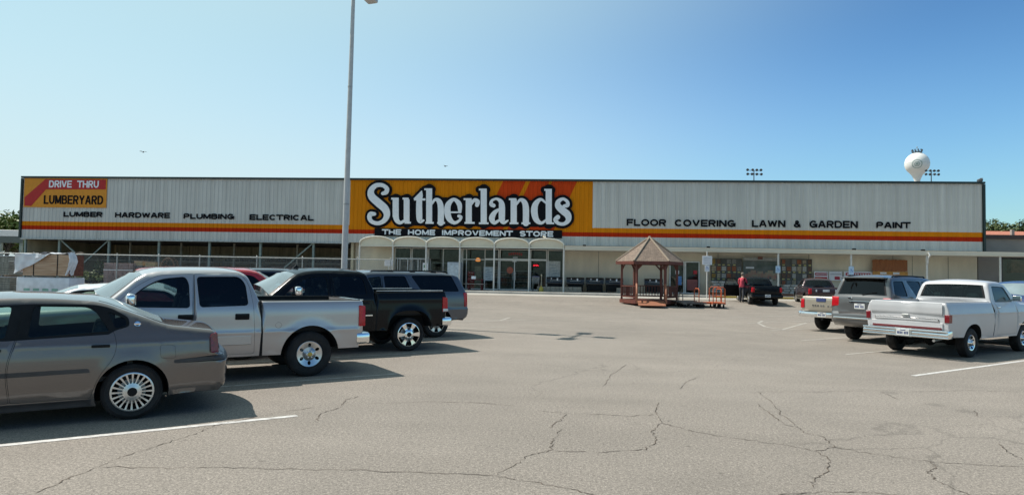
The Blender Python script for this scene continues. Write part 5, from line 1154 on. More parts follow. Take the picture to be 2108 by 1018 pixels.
lS = Vector((-math.sin(hS), math.cos(hS), 0)); oS = pS - lS * .78
bk = Car('pickup_truck', 'small black pickup truck with its driver door open near the store', 'pickup truck', Vector((oS.x, oS.y, gz(oS.x, oS.y))), hS, LOTG, s10, P_BLK)
bk.cornerlamp('tail_lamp', [(-.90, 1.0, .02), (-1.04, 1.0, .02), (-1.04, .74, .02), (-.90, .74, .02)], M_RED, .12)
pick_rear(bk, -1.06, .50, .85, False, P_BLK); bk.plate(-1.20, 0, .53); bk.front(3.55, .8, .7, .5)
for (n_, di, sd), o in bk.door_obj.items():
    if sd == 1:                                    # swing the driver's door open about its front edge
        hx_, hy_ = 2.2, .84
        o.matrix_local = Matrix.Translation((hx_, hy_, 0)) @ Matrix.Rotation(math.radians(-66), 4, 'Z') @ Matrix.Translation((-hx_, -hy_, 0)); o['label'] = 'open driver door'
        b = MB(); b.box((1.64, .79, .74), (1.05, .05, .66), 0, .02); b.build('door_trim', M_BLACK, o)
bk.part('dark_sill', lambda b, sd: b.box((1.6, .70, .44), (1.0, .2, .08), 0), M_TRIMIN)

# --- dark maroon pickup beyond the gold one
mar = dict(s10); mar.update(W=.93, rw=.36, ra=.45, wb=3.1)
mar['top'] = [(x * 1.06, z * 1.0, *r) for x, z, *r in s10['top']]; mar['windows'] = [(n_, [(x * 1.06, z * 1.0, *r) for x, z, *r in pl], M_MID, d) for n_, pl, g, d in s10['windows']]
mar['doors'] = [(n_, [(x * 1.06, z * 1.0, *r) for x, z, *r in pl]) for n_, pl in s10['doors']]
mar['topglass'] = [(n_, a * 1.06, b * 1.06, c_, d, i, g) for n_, a, b, c_, d, i, g in s10['topglass']]; mar['open'] = [(-1.02, .915, 1.06, 1.09)]; mar['bed'] = (-1.0, .90, 1.08, .62); mar['cab'] = (1.17, 2.25, .74, 1.08); mar['seats'] = [1.7]; mar['headz'] = 1.36
mar['patch'] = [('clad', [(.5, .42), (.5, .52), (2.6, .52), (2.6, .42)])]
pM = at(1677, 618, 36.5); oM = Vector((pM.x + .90, pM.y + 1.05, 0)); hM = math.radians(76)
mk = Car('pickup_truck', 'dark maroon pickup truck beyond the pale gold pickup, facing the store', 'pickup truck', Vector((oM.x, oM.y, gz(oM.x, oM.y))), hM, LOTG, mar, P_MAR)
mk.cornerlamp('tail_lamp', [(-.95, 1.02, .02), (-1.10, 1.02, .02), (-1.10, .72, .02), (-.95, .72, .02)], M_RED, .14, .01)
pick_rear(mk, -1.12, .56, .92, False, P_MAR); mk.front(3.76, .9, .78, .55)
mk.part('tailgate_badge', lambda b, sd: [b.box((-1.10, y, .92), (.02, w, .13), 0) for y, w in ((0, .34), (.5, .07), (-.5, .07))], mat('pale_badge', (.6, .6, .6), .5))

# --- the vehicles of which only the roofs show
hat = dict(sedan); hat.update(W=.88, patch=sedan['patch'][:1])
at_ = lambda p: Vector((p.x, p.y, gz(p.x, p.y)))
wc = Car('parked_sedan', 'white car seen between the taupe sedan roof and the wrapped lumber', 'car', Vector((-8.85, 12.75, 0)), hr, LOTG, hat, P_CWHITE)
wc.cornerlamp('tail_lamp', [(-.855, 1.0, .03), (-.945, 1.02, .02), (-.965, .77, .02), (-.865, .765, .03)], M_REDD, .30, .034)
rsv = dict(burb); rsv.update(patch=[])
pr = at(560, 570, 19.2); d_ = Vector((math.cos(hr), math.sin(hr), 0))
rd = Car('parked_suv', 'red vehicle whose curved roof shows behind the silver pickup', 'SUV', at_(Vector((pr.x, pr.y, 0)) - d_ * 2.75), hr, LOTG, rsv, P_RED)
rd.cornerlamp('tail_lamp', [(-.845, 1.26, .02), (-.975, 1.25, .02), (-.99, .85, .02), (-.87, .85, .03)], M_RED, .14); rd.front(4.30, 1.0, .86, .58, P_RED)
pn = at(585, 556, 23.0)
nv = Car('parked_suv', 'dark navy vehicle just visible between the red roof and the black pickup', 'SUV', at_(Vector((pn.x, pn.y, 0)) - d_ * 1.9), hr, LOTG, rsv, P_NAVY); nv.front(4.30, 1.0, .86, .58, P_NAVY)
pb = at(2090, 585, 20.3)
bl = Car('parked_suv', 'blue vehicle with a white sheet inside its windshield at the right edge', 'SUV', at_(Vector((pb.x, pb.y, 0)) + d_ * 2.5), hr + PI, LOTG, rsv, P_BLUE); bl.front(4.30, 1.0, .86, .58)
bl.part('sun_shade', lambda b, sd: b.box((0, 0, 0), (.01, .42, .40), 0, T=Matrix.Translation((2.50, .15, 1.50)) @ Matrix.Rotation(math.radians(-52), 4, 'Y')), mat('white_card', (.8, .8, .78), .8))
bl.mirror(2.38, 1.32, None, 1)

# ------------------------------------------------------------------ light pole in the lot
M_POLE = mat('white_pole_paint', (0.47, 0.48, 0.47), 0.5, var=0.06)
lp = thing('lamp_post', (-5.80, 22.7, 0), math.radians(-21), 'tall white light pole rising behind the black pickup', 'lamp post')
mb = MB(); mb.tube([(0, 0, 0), (0.03, 0, 5), (0.09, 0, 11.72)], [.115, .095, .062], 0, 14); mb.build('pole', M_POLE, lp)
mb = MB(); mb.lathe([(.30, 0), (.30, .7), (.27, .75), (0, .75)], 0, 20); mb.build('footing', M_CONC, lp)
mb = MB(); mb.lathe([(.20, .75), (.20, .80), (.13, .86), (.12, .98)], 0, 16); mb.build('base_collar', M_STEEL, lp)
mb = MB(); mb.box((.0, -.115, 1.45), (.10, .02, .18), 0, .006); mb.build('hand_hole_cover', M_STEEL, lp)
for z in (4.1, 8.2): mb = MB(); mb.lathe([(.118 - z * .0045, z), (.121 - z * .0045, z + .01), (.121 - z * .0045, z + .05), (.118 - z * .0045, z + .06)], 0, 14, T=Matrix.Translation((z * .0065, 0, 0))); mb.build('joint_band', M_STEEL, lp)
mb = MB(); mb.beam((-.6, 0, 11.75), (.78, 0, 11.75), .07); mb.beam((.09, -.7, 11.75), (.09, .7, 11.75), .07); mb.build('arm', M_POLE, lp)
for x, y, a in ((.95, 0, 0), (-.78, 0, PI), (.09, .95, PI / 2), (.09, -.95, -PI / 2)):
    mb = MB(); mb.box((0, 0, 0), (.62, .42, .16), 0, .05, 2, T=Matrix.Translation((x, y, 11.76)) @ Matrix.Rotation(a, 4, 'Z') @ Matrix.Rotation(math.radians(8), 4, 'Y')); mb.build('lamp_head', M_POLE, lp)

# ------------------------------------------------------------------ gazebo
M_RWOOD = mat('red_stained_wood', (0.145, 0.038, 0.024), 0.6, col2=(0.085, 0.024, 0.016), scale=5, stretch=(1, 1, .3))
M_OWOOD = mat('orange_wood', (0.31, 0.12, 0.06), 0.65, col2=(0.21, 0.08, 0.042), scale=6, stretch=(4, .6, 1))  # orange wood of the ramp and the pallets
def shingle():
    m = bpy.data.materials.new('brown_roof_shingles'); m.use_nodes = True; n = m.node_tree; b = n.nodes['Principled BSDF']; b.inputs['Roughness'].default_value = .9
    tc = n.nodes.new('ShaderNodeTexCoord'); br = n.nodes.new('ShaderNodeTexBrick'); br.inputs['Scale'].default_value = 1; br.inputs['Brick Width'].default_value = .22; br.inputs['Row Height'].default_value = .09; br.inputs['Mortar Size'].default_value = .006
    br.inputs['Color1'].default_value = (.22, .16, .12, 1); br.inputs['Color2'].default_value = (.15, .11, .085, 1); br.inputs['Mortar'].default_value = (.06, .045, .035, 1)
    lk(n, tc.outputs['UV'], br.inputs['Vector']); nz = n.nodes.new('ShaderNodeTexNoise'); nz.inputs['Scale'].default_value = 9; lk(n, tc.outputs['UV'], nz.inputs['Vector'])
    mx = n.nodes.new('ShaderNodeMix'); mx.data_type = 'RGBA'; mx.blend_type = 'OVERLAY'; mx.inputs[0].default_value = .5; lk(n, br.outputs[0], mx.inputs[6]); lk(n, nz.outputs[0], mx.inputs[7]); lk(n, mx.outputs[2], b.inputs['Base Color']); return m
gb_p = at(1336, 634, 37.6)
gb = thing('gazebo', (gb_p.x, gb_p.y, gz(gb_p.x, gb_p.y)), math.radians(-8), 'red stained wooden gazebo with brown shingled roof and ramp standing on the lot', 'gazebo')
NG = 6; RG = 1.55; A0 = -PI / 2
hexa = lambda R, z: [(R * math.cos(A0 + PI / 6 + 2 * PI * i / NG), R * math.sin(A0 + PI / 6 + 2 * PI * i / NG), z) for i in range(NG)]
RE = 1.90; ZE, ZA = 2.42, 3.80
me = bpy.data.meshes.new('roof'); E_ = hexa(RE, ZE); vs_, fs, uv = [], [], []
for i in range(NG):
    a, b = Vector(E_[i]), Vector(E_[(i + 1) % NG]); k = len(vs_); vs_ += [a, b, Vector((0, 0, ZA))]; fs.append((k, k + 1, k + 2)); w = (b - a).length; h_ = (Vector((0, 0, ZA)) - (a + b) / 2).length; uv += [(i * 3, 0), (i * 3 + w, 0), (i * 3 + w / 2, h_)]
me.from_pydata(vs_, [], fs); ul = me.uv_layers.new(name='UVMap')
for i, l in enumerate(ul.data): l.uv = uv[i]
me.materials.append(shingle()); o = bpy.data.objects.new('roof', me); C.objects.link(o); o.parent = gb
mb = MB()
for i in range(NG): mb.tube([Vector(E_[i]) * 1.0 + Vector((0, 0, .02)), (0, 0, ZA + .03)], .055, 0, 6)
mb.lathe([(.12, ZA - .05), (.06, ZA + .08), (0, ZA + .10)], 0, 12); mb.build('ridge_cap', mat('pale_ridge_shingle', (.28, .22, .165), .9, scale=20), gb)
mb = MB(); e2 = hexa(RE - .02, ZE - .09)
for i in range(NG): mb.beam(e2[i], e2[(i + 1) % NG], .05, .17)
e3 = hexa(RE - .05, ZE - .02); mb.add(e3, [tuple(range(NG))], 0, False); mb.build('fascia_board', M_RWOOD, gb)
pp = hexa(RG, 0)
for i in range(NG):
    mb = MB(); x, y, _ = pp[i]; mb.box((x, y, 1.3), (.12, .12, 2.2), 0, .01, rz=A0 + PI / 6 + PI / 3 * i)
    for q in (1, -1):
        nx_, ny_, _ = pp[(i + q) % NG]; d = Vector((nx_ - x, ny_ - y, 0)).normalized(); mb.beam((x, y, 1.92), Vector((x, y, 2.34)) + d * .38, .05, .09)
    mb.build('post', M_RWOOD, gb)
mb = MB(); mb.prism([(x, y) for x, y, _ in hexa(RG + .12, 0)], .06, .26, 0); mb.build('floor', M_RWOOD, gb)
front_side = NG - 1                                  # the side that faces the camera
for i in range(NG):
    if i == front_side: continue
    a, b = Vector(pp[i]), Vector(pp[(i + 1) % NG]); mb = MB(); mb.beam(a + Vector((0, 0, 1.02)), b + Vector((0, 0, 1.02)), .09, .05); mb.beam(a + Vector((0, 0, .42)), b + Vector((0, 0, .42)), .05, .07)
    for k in range(1, 9): q = a.lerp(b, k / 9); mb.box((q.x, q.y, .72), (.05, .05, .56), 0)
    mb.build('railing', M_RWOOD, gb)
a, b = Vector(pp[front_side]), Vector(pp[(front_side + 1) % NG]); md = (a + b) / 2; od = Vector((md.x, md.y, 0)).normalized(); sd_ = Vector((-od.y, od.x, 0))
T_ = Matrix(((sd_.x, od.x, 0, md.x), (sd_.y, od.y, 0, md.y), (0, 0, 1, 0), (0, 0, 0, 1)))
mb = MB(); mb.add([(-.72, .10, .25), (.72, .10, .25), (.72, 1.15, .04), (-.72, 1.15, .04), (-.72, .10, .17), (.72, .10, .17), (.72, 1.15, -.0), (-.72, 1.15, -.0)], [(0, 1, 2, 3), (7, 6, 5, 4), (0, 3, 7, 4), (1, 5, 6, 2), (3, 2, 6, 7)], 0, False, T_); mb.build('ramp', M_OWOOD, gb)
for q in (1, -1):
    mb = MB(); mb.tube([T_ @ Vector((q * .78, .05, 1.15)), T_ @ Vector((q * .78, .35, 1.05)), T_ @ Vector((q * .78, .55, .85)), T_ @ Vector((q * .78, .62, .6))], .055, 0, 8)
    mb.beam(T_ @ Vector((q * .78, .05, .2)), T_ @ Vector((q * .78, .05, 1.15)), .09); mb.beam(T_ @ Vector((q * .78, .62, .1)), T_ @ Vector((q * .78, .62, .65)), .08)
    mb.beam(T_ @ Vector((q * .78, .05, .7)), T_ @ Vector((q * .78, .6, .55)), .05); mb.build('ramp_rail', M_OWOOD, gb)

# ------------------------------------------------------------------ flatbed carts
M_ORT = mat('orange_cart_enamel', (0.45, 0.095, 0.03), 0.45, var=0.12, scale=8)
M_GRT = mat('grey_cart_deck', (0.13, 0.11, 0.10), 0.6, var=0.2, scale=5)
def cart(name, px, py, rz, label, frame, deck, handle=True, L=1.35, hh=1.02):
    p = gp(px, py); t = thing(name, p, rz, label, 'cart', 'flatbed carts beside the gazebo')
    mb = MB(); mb.box((0, 0, .27), (L, .68, .045), 0, .01); mb.beam((-L / 2, .32, .22), (L / 2, .32, .22), .05, mi=1); mb.beam((-L / 2, -.32, .22), (L / 2, -.32, .22), .05, mi=1); mb.build('deck', [deck, frame], t)
    if handle:
        for s in (-1, 1):
            mb = MB(); x = s * (L / 2 - .03); mb.tube([(x, -.31, .28), (x, -.31, hh - .1), (x, -.22, hh), (x, .22, hh), (x, .31, hh - .1), (x, .31, .28)], .026, 0, 8); mb.beam((x, -.31, .62), (x, .31, .62), .035); mb.build('handle', frame, t)
            if not s > 0 and name != 'flatbed_cart': break
    for x in (-L / 2 + .16, L / 2 - .16):
        for y in (-.26, .26):
            mb = MB(); mb.lathe([(0.02, -.03), (.095, -.03), (.10, 0), (.095, .03), (.02, .03)], 0, 14, T=Matrix.Translation((x, y, .10)) @ Matrix.Rotation(PI / 2, 4, 'X'), close=True); mb.box((x, y, .205), (.07, .07, .05), 1); mb.build('castor', [M_BLACK, M_STEEL], t)
cart('flatbed_cart', 1457, 632, math.radians(8), 'left one of two orange flatbed carts nosed together beside the gazebo', M_ORT, M_ORT)
cart('flatbed_cart', 1476, 632.5, math.radians(82), 'right one of two orange flatbed carts nosed together beside the gazebo', M_ORT, M_ORT, hh=1.12)
cart('platform_dolly', 1425, 632, math.radians(5), 'low grey platform dolly standing between the gazebo and the orange carts', M_GRT, M_GRT, hh=.75)
cart('platform_dolly', 1407, 629, math.radians(20), 'low dark platform dolly half in the shadow of the gazebo', M_GRT, M_GRT, False)

# ------------------------------------------------------------------ parking signs
M_SIGNW = mat('white_sign_sheet', (0.70, 0.70, 0.72), 0.5, var=0.04)
M_SIGNB = mat('blue_sign_sheet', (0.10, 0.22, 0.50), 0.5, var=0.05)
M_SIGNLB = mat('pale_blue_sign_sheet', (0.42, 0.55, 0.70), 0.5, var=0.05)
def wheelchair(b, cx, cz, s, y, mi):
    b.lathe([(s * .30, 0), (s * .36, 0)], mi, 20, T=Matrix.Translation((cx - .02 * s, y, cz - s * .15)) @ Matrix.Rotation(PI / 2, 4, 'X')); b.lathe([(0, 0), (s * .1, 0)], mi, 12, T=Matrix.Translation((cx - s * .08, y, cz + s * .42)) @ Matrix.Rotation(PI / 2, 4, 'X'))
    b.box((cx - s * .06, y, cz + s * .12), (s * .1, .002, s * .42), mi); b.box((cx + s * .06, y, cz + s * .12), (s * .28, .002, s * .07), mi); b.box((cx + s * .12, y - .001, cz - s * .06), (s * .3, .002, s * .09), mi); b.box((cx + s * .28, y, cz - s * .24), (s * .09, .002, s * .34), mi)
su, sz = fa(1455, 612, 3.6)
sg2 = fthing('parking_sign', su, 3.6, gz(*W(su, 3.6).xy), 'white post with a large square notice above a small wheelchair sign by the gazebo', 'sign')
g0 = gz(*W(su, 3.6).xy); zt_ = fa(1455, 526, 3.6)[1] - g0; zm_ = fa(1455, 545, 3.6)[1] - g0; zl_ = fa(1455, 559, 3.6)[1] - g0
mb = MB(); mb.tube([(0, 0, 0), (0, 0, zt_ + .3)], .035, 0, 10); mb.build('post', M_WHP, sg2)
mb = MB(); mb.box((0, -.05, (zt_ + zm_) / 2), (.62, .02, zt_ - zm_ - .02), 0, .006)
for k in range(3): mb.box((0, -.062, zm_ + .14 + .14 * k), (.42, .003, .035), 1)
mb.build('notice', [M_SIGNW, mat('faded_sign_text', (.50, .42, .45), .6)], sg2)
mb = MB(); mb.box((0, -.05, (zm_ + zl_) / 2), (.30, .02, zm_ - zl_ - .02), 0, .006); wheelchair(mb, 0, (zm_ + zl_) / 2 + .02, .24, -.063, 1); mb.build('wheelchair_panel', [M_SIGNW, M_SIGNB], sg2)
for px, y0, y1, wd, lab in ((1602, 547, 561.5, .31, 'pale blue wheelchair parking sign on the canopy post right of the small black pickup'), (1753, 548, 565, .33, 'pale blue wheelchair parking sign on the canopy post above the grey SUV')):
    a, zt_ = fa(px, y0, 1.9); zb_ = fa(px, y1, 1.9)[1]
    mb = MB(); mb.box((0, -.0, 0), (wd, .02, zt_ - zb_), 0, .006); wheelchair(mb, 0, .0, .26, -.013, 1); o = mb.build('wheelchair_sign', [M_SIGNLB, M_SIGNB]); place(o, a, 1.86, (zt_ + zb_) / 2); tag(o, lab, 'sign')
# white notice board by the fence, left of the second awning
a, zt_ = fa(800, 534, 2.3); zb_ = fa(800, 547, 2.3)[1]
t = fthing('notice_sign', a, 2.3, .5, 'small white notice board on a thin post in front of the second awning', 'sign')
mb = MB(); mb.box((0, 0, (zt_ + zb_) / 2 - .5), (.56, .03, zt_ - zb_), 0, .008)
for k in range(3): mb.box((0, -.017, zb_ - .5 + .1 + .1 * k), (.36, .003, .025), 1)
mb.build('board', [M_SIGNW, mat('faded_sign_text', (.50, .42, .45), .6)], t); mb = MB(); mb.tube([(0, .03, 0), (0, .03, zb_ - .5)], .03, 0, 8); mb.build('post', M_WHP, t)

# ------------------------------------------------------------------ things along the store front
def fbox(name, px0, px1, py0, v, zb, depth, m, label, cat, group=None, zt=None, bev=.01):
    a, b = fa(px0, py0, v)[0], fa(px1, py0, v)[0]; z = zt or fa((px0 + px1) / 2, py0, v)[1]
    mb = MB(); mb.box((0, 0, (z - zb) / 2), (b - a, depth, z - zb), 0, bev); o = mb.build(name, m); place(o, (a + b) / 2, v - depth / 2, zb); return tag(o, label, cat, group)
# barbecue grills in a row
M_GRILL = mat('black_grill_enamel', (0.012, 0.013, 0.018), 0.3, coat=.3, var=.2, scale=20)
M_LABELW = mat('white_price_tag', (.75, .75, .78), .6)
def grill(u, v, label, w=1.25):
    t = fthing('barbecue_grill', u, v, ZS, label, 'grill', 'grills standing along the store wall')
    mb = MB(); prf = [(.30 * math.cos(PI * i / 14), .72 + .30 * math.sin(PI * i / 14)) for i in range(15)]; V_ = [(x, y, z) for x in (-w / 2, w / 2) for y, z in prf]; mb.add(V_, [(i, i + 1, 15 + i + 1, 15 + i) for i in range(14)] + [tuple(range(15)), tuple(range(29, 14, -1))], 0); mb.build('lid', M_GRILL, t)
    mb = MB(); mb.box((0, 0, .60), (w, .58, .22), 0, .06, 2); mb.build('firebox', M_GRILL, t)
    mb = MB(); mb.box((0, 0, .28), (w * .8, .5, .40), 0, .02); mb.build('cabinet', M_BLACK, t)
    for x in (-w * .42, w * .42):
        mb = MB(); mb.box((x, -.2, .24), (.05, .05, .48), 0); mb.box((x, .2, .24), (.05, .05, .48), 0); mb.build('leg', M_BLACK, t)
    mb = MB(); mb.beam((-w * .3, -.34, .76), (w * .3, -.34, .76), .03); mb.build('handle', M_STEEL, t)
    mb = MB(); mb.box((w * .12, -.33, .86), (.10, .015, .16), 0, .004); mb.box((-w * .22, -.33, .9), (.07, .015, .09), 0, .004); mb.build('price_tag', M_LABELW, t)
    return t
for px, lab in ((1143, 'black barbecue grill under the sixth awning, leftmost of the row'), (1184, 'black barbecue grill right beside the last awning post'), (1224, 'black barbecue grill midway between the last awning post and the gazebo'), (1264, 'black barbecue grill just left of the gazebo'), (1345, 'black barbecue grill seen through the gazebo')):
    grill(fa(px, 590, .3)[0], .3, lab)
M_BLOCK = mat('stacked_concrete_pavers', (.33, .30, .25), .9, col2=(.24, .21, .17), scale=7, bump=.3)
def pavers(px0, px1, v, label):
    a, b = fa(px0, 600, v)[0], fa(px1, 600, v)[0]; n = max(3, int((b - a) / .3)); mb = MB()
    for k in range(n):
        for r in range(2): mb.box((a + (k + .5) * (b - a) / n - (a + b) / 2 + random.uniform(-.008, .008), 0, .09 + .17 * r), ((b - a) / n - .012, .45, .165), 0, .012)
    o = mb.build('paver_stack', M_BLOCK); place(o, (a + b) / 2, v, ZS); tag(o, label, 'pavers', 'low paver stacks along the walkway')
pavers(1106, 1197, 1.1, 'long low stack of beige concrete pavers in front of the leftmost grills'); pavers(1269, 1282, 1.1, 'short low stack of beige concrete pavers beside the left side of the gazebo')
# ash receptacle, trolley, ice chest, cages, bench
a = fa(1114, 600, 1.3)[0]; t = fthing('ash_receptacle', a, 1.3, ZS, 'yellow based ash receptacle with a thin neck near the entrance doors', 'ash bin')
mb = MB(); mb.lathe([(.16, 0), (.17, .05), (.15, .22), (.05, .34), (.03, .4)], 0, 16, close=True); mb.build('base', mat('yellow_plastic', (.52, .38, .06), .5), t); mb = MB(); mb.lathe([(.03, .4), (.025, 1.05), (.05, 1.1), (.05, 1.18), (0, 1.2)], 0, 12); mb.build('neck', mat('beige_plastic', (.48, .43, .32), .5), t)
a = fa(1103, 590, .9)[0]; t = fthing('shopping_trolley', a, .9, ZS, 'pale wire shopping trolley parked beside the entrance doors', 'shopping trolley')
mb = MB()
for i in range(8):
    x = -.24 + .48 * i / 7
    mb.tube([(x, -.42, .95), (x * .85, -.38, .52), (x * .85, .38, .58), (x, .45, 1.02)], .007, 0, 5)
for z, s in ((.95, 1), (.8, .95), (.66, .9)): mb.tube([(-.25 * s, -.42, z), (.25 * s, -.42, z), (.25 * s, .45, z + .06), (-.25 * s, .45, z + .06), (-.25 * s, -.42, z)], .009, 0, 6)
mb.build('basket', M_STEEL, t); mb = MB(); mb.tube([(-.26, -.5, 1.02), (.26, -.5, 1.02)], .02, 0, 8); mb.build('handle', mat('lilac_plastic', (.30, .28, .42), .5), t)
mb = MB(); mb.tube([(-.22, -.45, .95), (-.22, -.40, .2), (-.2, .45, .16)], .012); mb.tube([(.22, -.45, .95), (.22, -.40, .2), (.2, .45, .16)], .012); mb.build('chassis', M_STEEL, t)
for x, y in ((-.22, -.4), (.22, -.4), (-.2, .42), (.2, .42)): mb = MB(); mb.lathe([(.01, -.015), (.065, -.015), (.065, .015), (.01, .015)], 0, 12, T=Matrix.Translation((x, y, .066)) @ Matrix.Rotation(PI / 2, 4, 'Y'), close=True); mb.build('castor', M_BLACK, t)
t = fthing('ice_chest', fa(936, 560, .5)[0], .5, ZS, 'pale blue ice merchandiser cabinet under the third awning', 'ice chest')
mb = MB(); mb.box((0, 0, .98), (.95, .75, 1.92), 0, .03); mb.build('cabinet', mat('pale_blue_enamel', (.50, .56, .62), .4), t); mb = MB(); mb.box((0, -.39, 1.0), (.85, .03, 1.45), 0, .02); mb.build('door', mat('blue_white_enamel', (.56, .62, .66), .35), t); mb = MB(); mb.beam((.36, -.43, .8), (.36, -.43, 1.2), .03); mb.build('handle', M_STEEL, t)
t = fthing('gas_cylinder_cage', fa(852, 560, 1.0)[0], 1.0, ZS, 'grey wire cage for gas cylinders under the second awning', 'cage')
zc_ = fa(850, 532, 1.0)[1] - ZS; mb = MB()
for x in (-1.1, -.37, .37, 1.1):
    for y in (-.35, .35): mb.box((x, y, zc_ / 2), (.06, .06, zc_), 0)
for z in (.1, zc_ * .5, zc_ - .03):
    for y in (-.35, .35): mb.box((0, y, z), (2.2, .05, .06), 0)
for k in range(24): mb.box((-1.08 + k * .094, -.36, zc_ / 2), (.012, .012, zc_), 0)
mb.build('frame', M_STEEL, t); mb = MB(); mb.box((0, 0, zc_ + .02), (2.3, .8, .04), 0); mb.build('top', M_STEEL, t)
for k in range(5): mb = MB(); mb.lathe([(0, .12), (.15, .14), (.155, .45), (.10, .52), (.06, .62), (0, .63)], 0, 14, T=Matrix.Translation((-.8 + k * .4, 0, .0))); o = mb.build('gas_cylinder', mat('white_cylinder', (.6, .6, .58), .4)); place(o, fa(852, 560, 1.0)[0] - .8 + k * .4, 1.0, ZS); tag(o, 'white gas cylinder standing in the wire cage', 'gas cylinder', 'gas cylinders in the cage')
t = fthing('small_poster', fa(875, 560, 1.5)[0], 1.45, fa(875, 560, 1.45)[1], 'white and green poster hung on the front of the wire cage', 'poster'); mb = MB(); mb.box((0, 0, .3), (.38, .02, .72), 0, .005); mb.box((-.02, -.012, .42), (.2, .004, .2), 1); mb.box((.03, -.012, .12), (.24, .004, .12), 1); mb.build('sheet', [M_SIGNW, mat('green_print', (.12, .25, .14), .6)], t)
t = fthing('picnic_table', fa(979, 592, 1.2)[0], 1.2, ZS, 'dark red picnic table with grey benches in front of the fourth awning', 'picnic table')
mb = MB()
for k in range(5): mb.box((0, -.34 + .17 * k, .74), (1.15, .155, .04), 0)
mb.build('table_top', mat('dark_red_stain', (.12, .014, .02), .5), t)
for s in (-1, 1): mb = MB(); mb.box((0, s * .68, .44), (1.5, .25, .04), 0); mb.build('bench', mat('weathered_bench_wood', (.26, .23, .20), .7), t)
for x in (-.45, .45): mb = MB(); mb.beam((x, -.45, 0), (x, .18, .72), .09, .04); mb.beam((x, .45, 0), (x, -.18, .72), .09, .04); mb.beam((x, -.75, .40), (x, .75, .40), .04, .09); mb.build('leg', mat('dark_red_stain', (.12, .014, .02), .5), t)
o = MB(); o.box((0, 0, .12), (.30, .015, .20), 0, .004, T=Matrix.Rotation(-.2, 4, 'X')); o = o.build('price_card', M_LABELW); place(o, fa(979, 592, 1.2)[0] - .1, 1.62, ZS + .76); tag(o, 'white price card standing on the dark red picnic table', 'card')
# goods behind the shop windows
def goods(name, px, v, z0, w, d, h, m, label, cat, fn=None, grp='goods behind the shop windows'):
    t = fthing(name, fa(px, 560, v)[0], v, z0, label, cat, grp); mb = MB(); (fn or (lambda b: b.box((0, 0, h / 2), (w, d, h), 0, .02)))(mb); mb.build('body', m, t); return t
M_TOOLR = mat('red_tool_cabinet', (.60, .02, .02), .35, coat=.4)
t = goods('tool_cabinet', 970.5, -1.15, ZS, .5, .5, 1.3, M_TOOLR, 'tall red tool cabinet behind the window under the fourth awning', 'tool cabinet')
for k in range(6): mb = MB(); mb.box((0, -.26, .15 + .2 * k), (.44, .02, .17), 0, .008); mb.box((0, -.28, .2 + .2 * k), (.3, .02, .02), 1); mb.build('drawer', [M_TOOLR, M_CHROME], t)
def stack(b):
    for k in range(5): b.box((random.uniform(-.03, .03), 0, .17 + .34 * k), (.72 - .06 * k, .5, .33), 0, .02)
t = goods('carton_stack', 985, -1.25, ZS, 1, 1, 1, mat('brown_carton', (.42, .34, .24), .8, var=.2), 'stack of brown cartons behind the window beside the red tool cabinet', 'cartons', stack)
o = MB(); o.lathe([(0, 0), (.16, .02), (.2, .12), (.14, .24), (0, .3)], 0, 18); o = o.build('orange_lamp', mat('glowing_orange_shade', (.8, .25, .04), .4, emit=.9)); place(o, fa(984, 534, -1.25)[0], -1.25, fa(984, 538, -1.25)[1]); tag(o, 'glowing orange lamp shade on top of the brown cartons in the window', 'lamp')
for px, w, z0, z1, v, m, lab in ((1006, .72, 549, 577, -.785, mat('pale_blue_poster', (.55, .60, .62), .6), 'pale blue white poster inside the window left of the entrance doors'), (1140, .95, 537, 574, -.785, mat('grey_white_board', (.50, .52, .50), .6), 'large pale sheet inside the window right of the entrance doors')):
    a, zt_ = fa(px, z0, v); zb_ = fa(px, z1, v)[1]; mb = MB(); mb.box((0, 0, (zt_ - zb_) / 2), (w, .02, zt_ - zb_), 0, .004)
    for k in range(5): mb.box((random.uniform(-.1, .1), -.012, (zt_ - zb_) * (.15 + .16 * k)), (w * random.uniform(.3, .6), .003, .05), 1)
    o = mb.build('window_poster', [m, mat('poster_print', (.30, .36, .40), .6)]); place(o, a, v, zb_); tag(o, lab, 'poster')
a, z = fa(1103, 546, -.78); t = fthing('open_sign', a, -.78, z, 'small glowing red neon window sign beside the entrance doors', 'sign'); mb = MB(); mb.box((0, 0, 0), (.46, .03, .24), 0, .02); mb.build('backing', M_INK, t); mb = MB(); add_text(mb, 'OPEN', -.19, .19, -.06, .06, -.018, 0, .0, .008, .16); mb.build('lettering', mat('red_neon', (1, .03, .05), .4, emit=1.6), t)
a, z = fa(1061, 525, -.77); t = fthing('arched_shop_sign', a, -.77, z, 'faded red arched notice hanging above the entrance doors', 'sign'); mb = MB()
for k in range(7): q = -.45 + .15 * k; mb.box((q, 0, .12 - q * q * .25), (.11, .02, .18), 0, .01)
mb.build('letters', mat('faded_red_sign', (.35, .05, .05), .6), t); mb = MB(); mb.box((0, 0, -.16), (.35, .02, .10), 0, .008); mb.build('white_strip', M_SIGNW, t)
a, z = fa(1052, 556, -1.6); o = MB(); o.lathe([(0, 0), (.24, 0), (.24, .03), (0, .03)], 0, 20, T=Matrix.Rotation(PI / 2, 4, 'X')); o = o.build('round_notice', mat('red_orange_notice', (.45, .12, .07), .6)); place(o, a, -.66, z); tag(o, 'round reddish notice seen through the left entrance door leaf', 'sign')
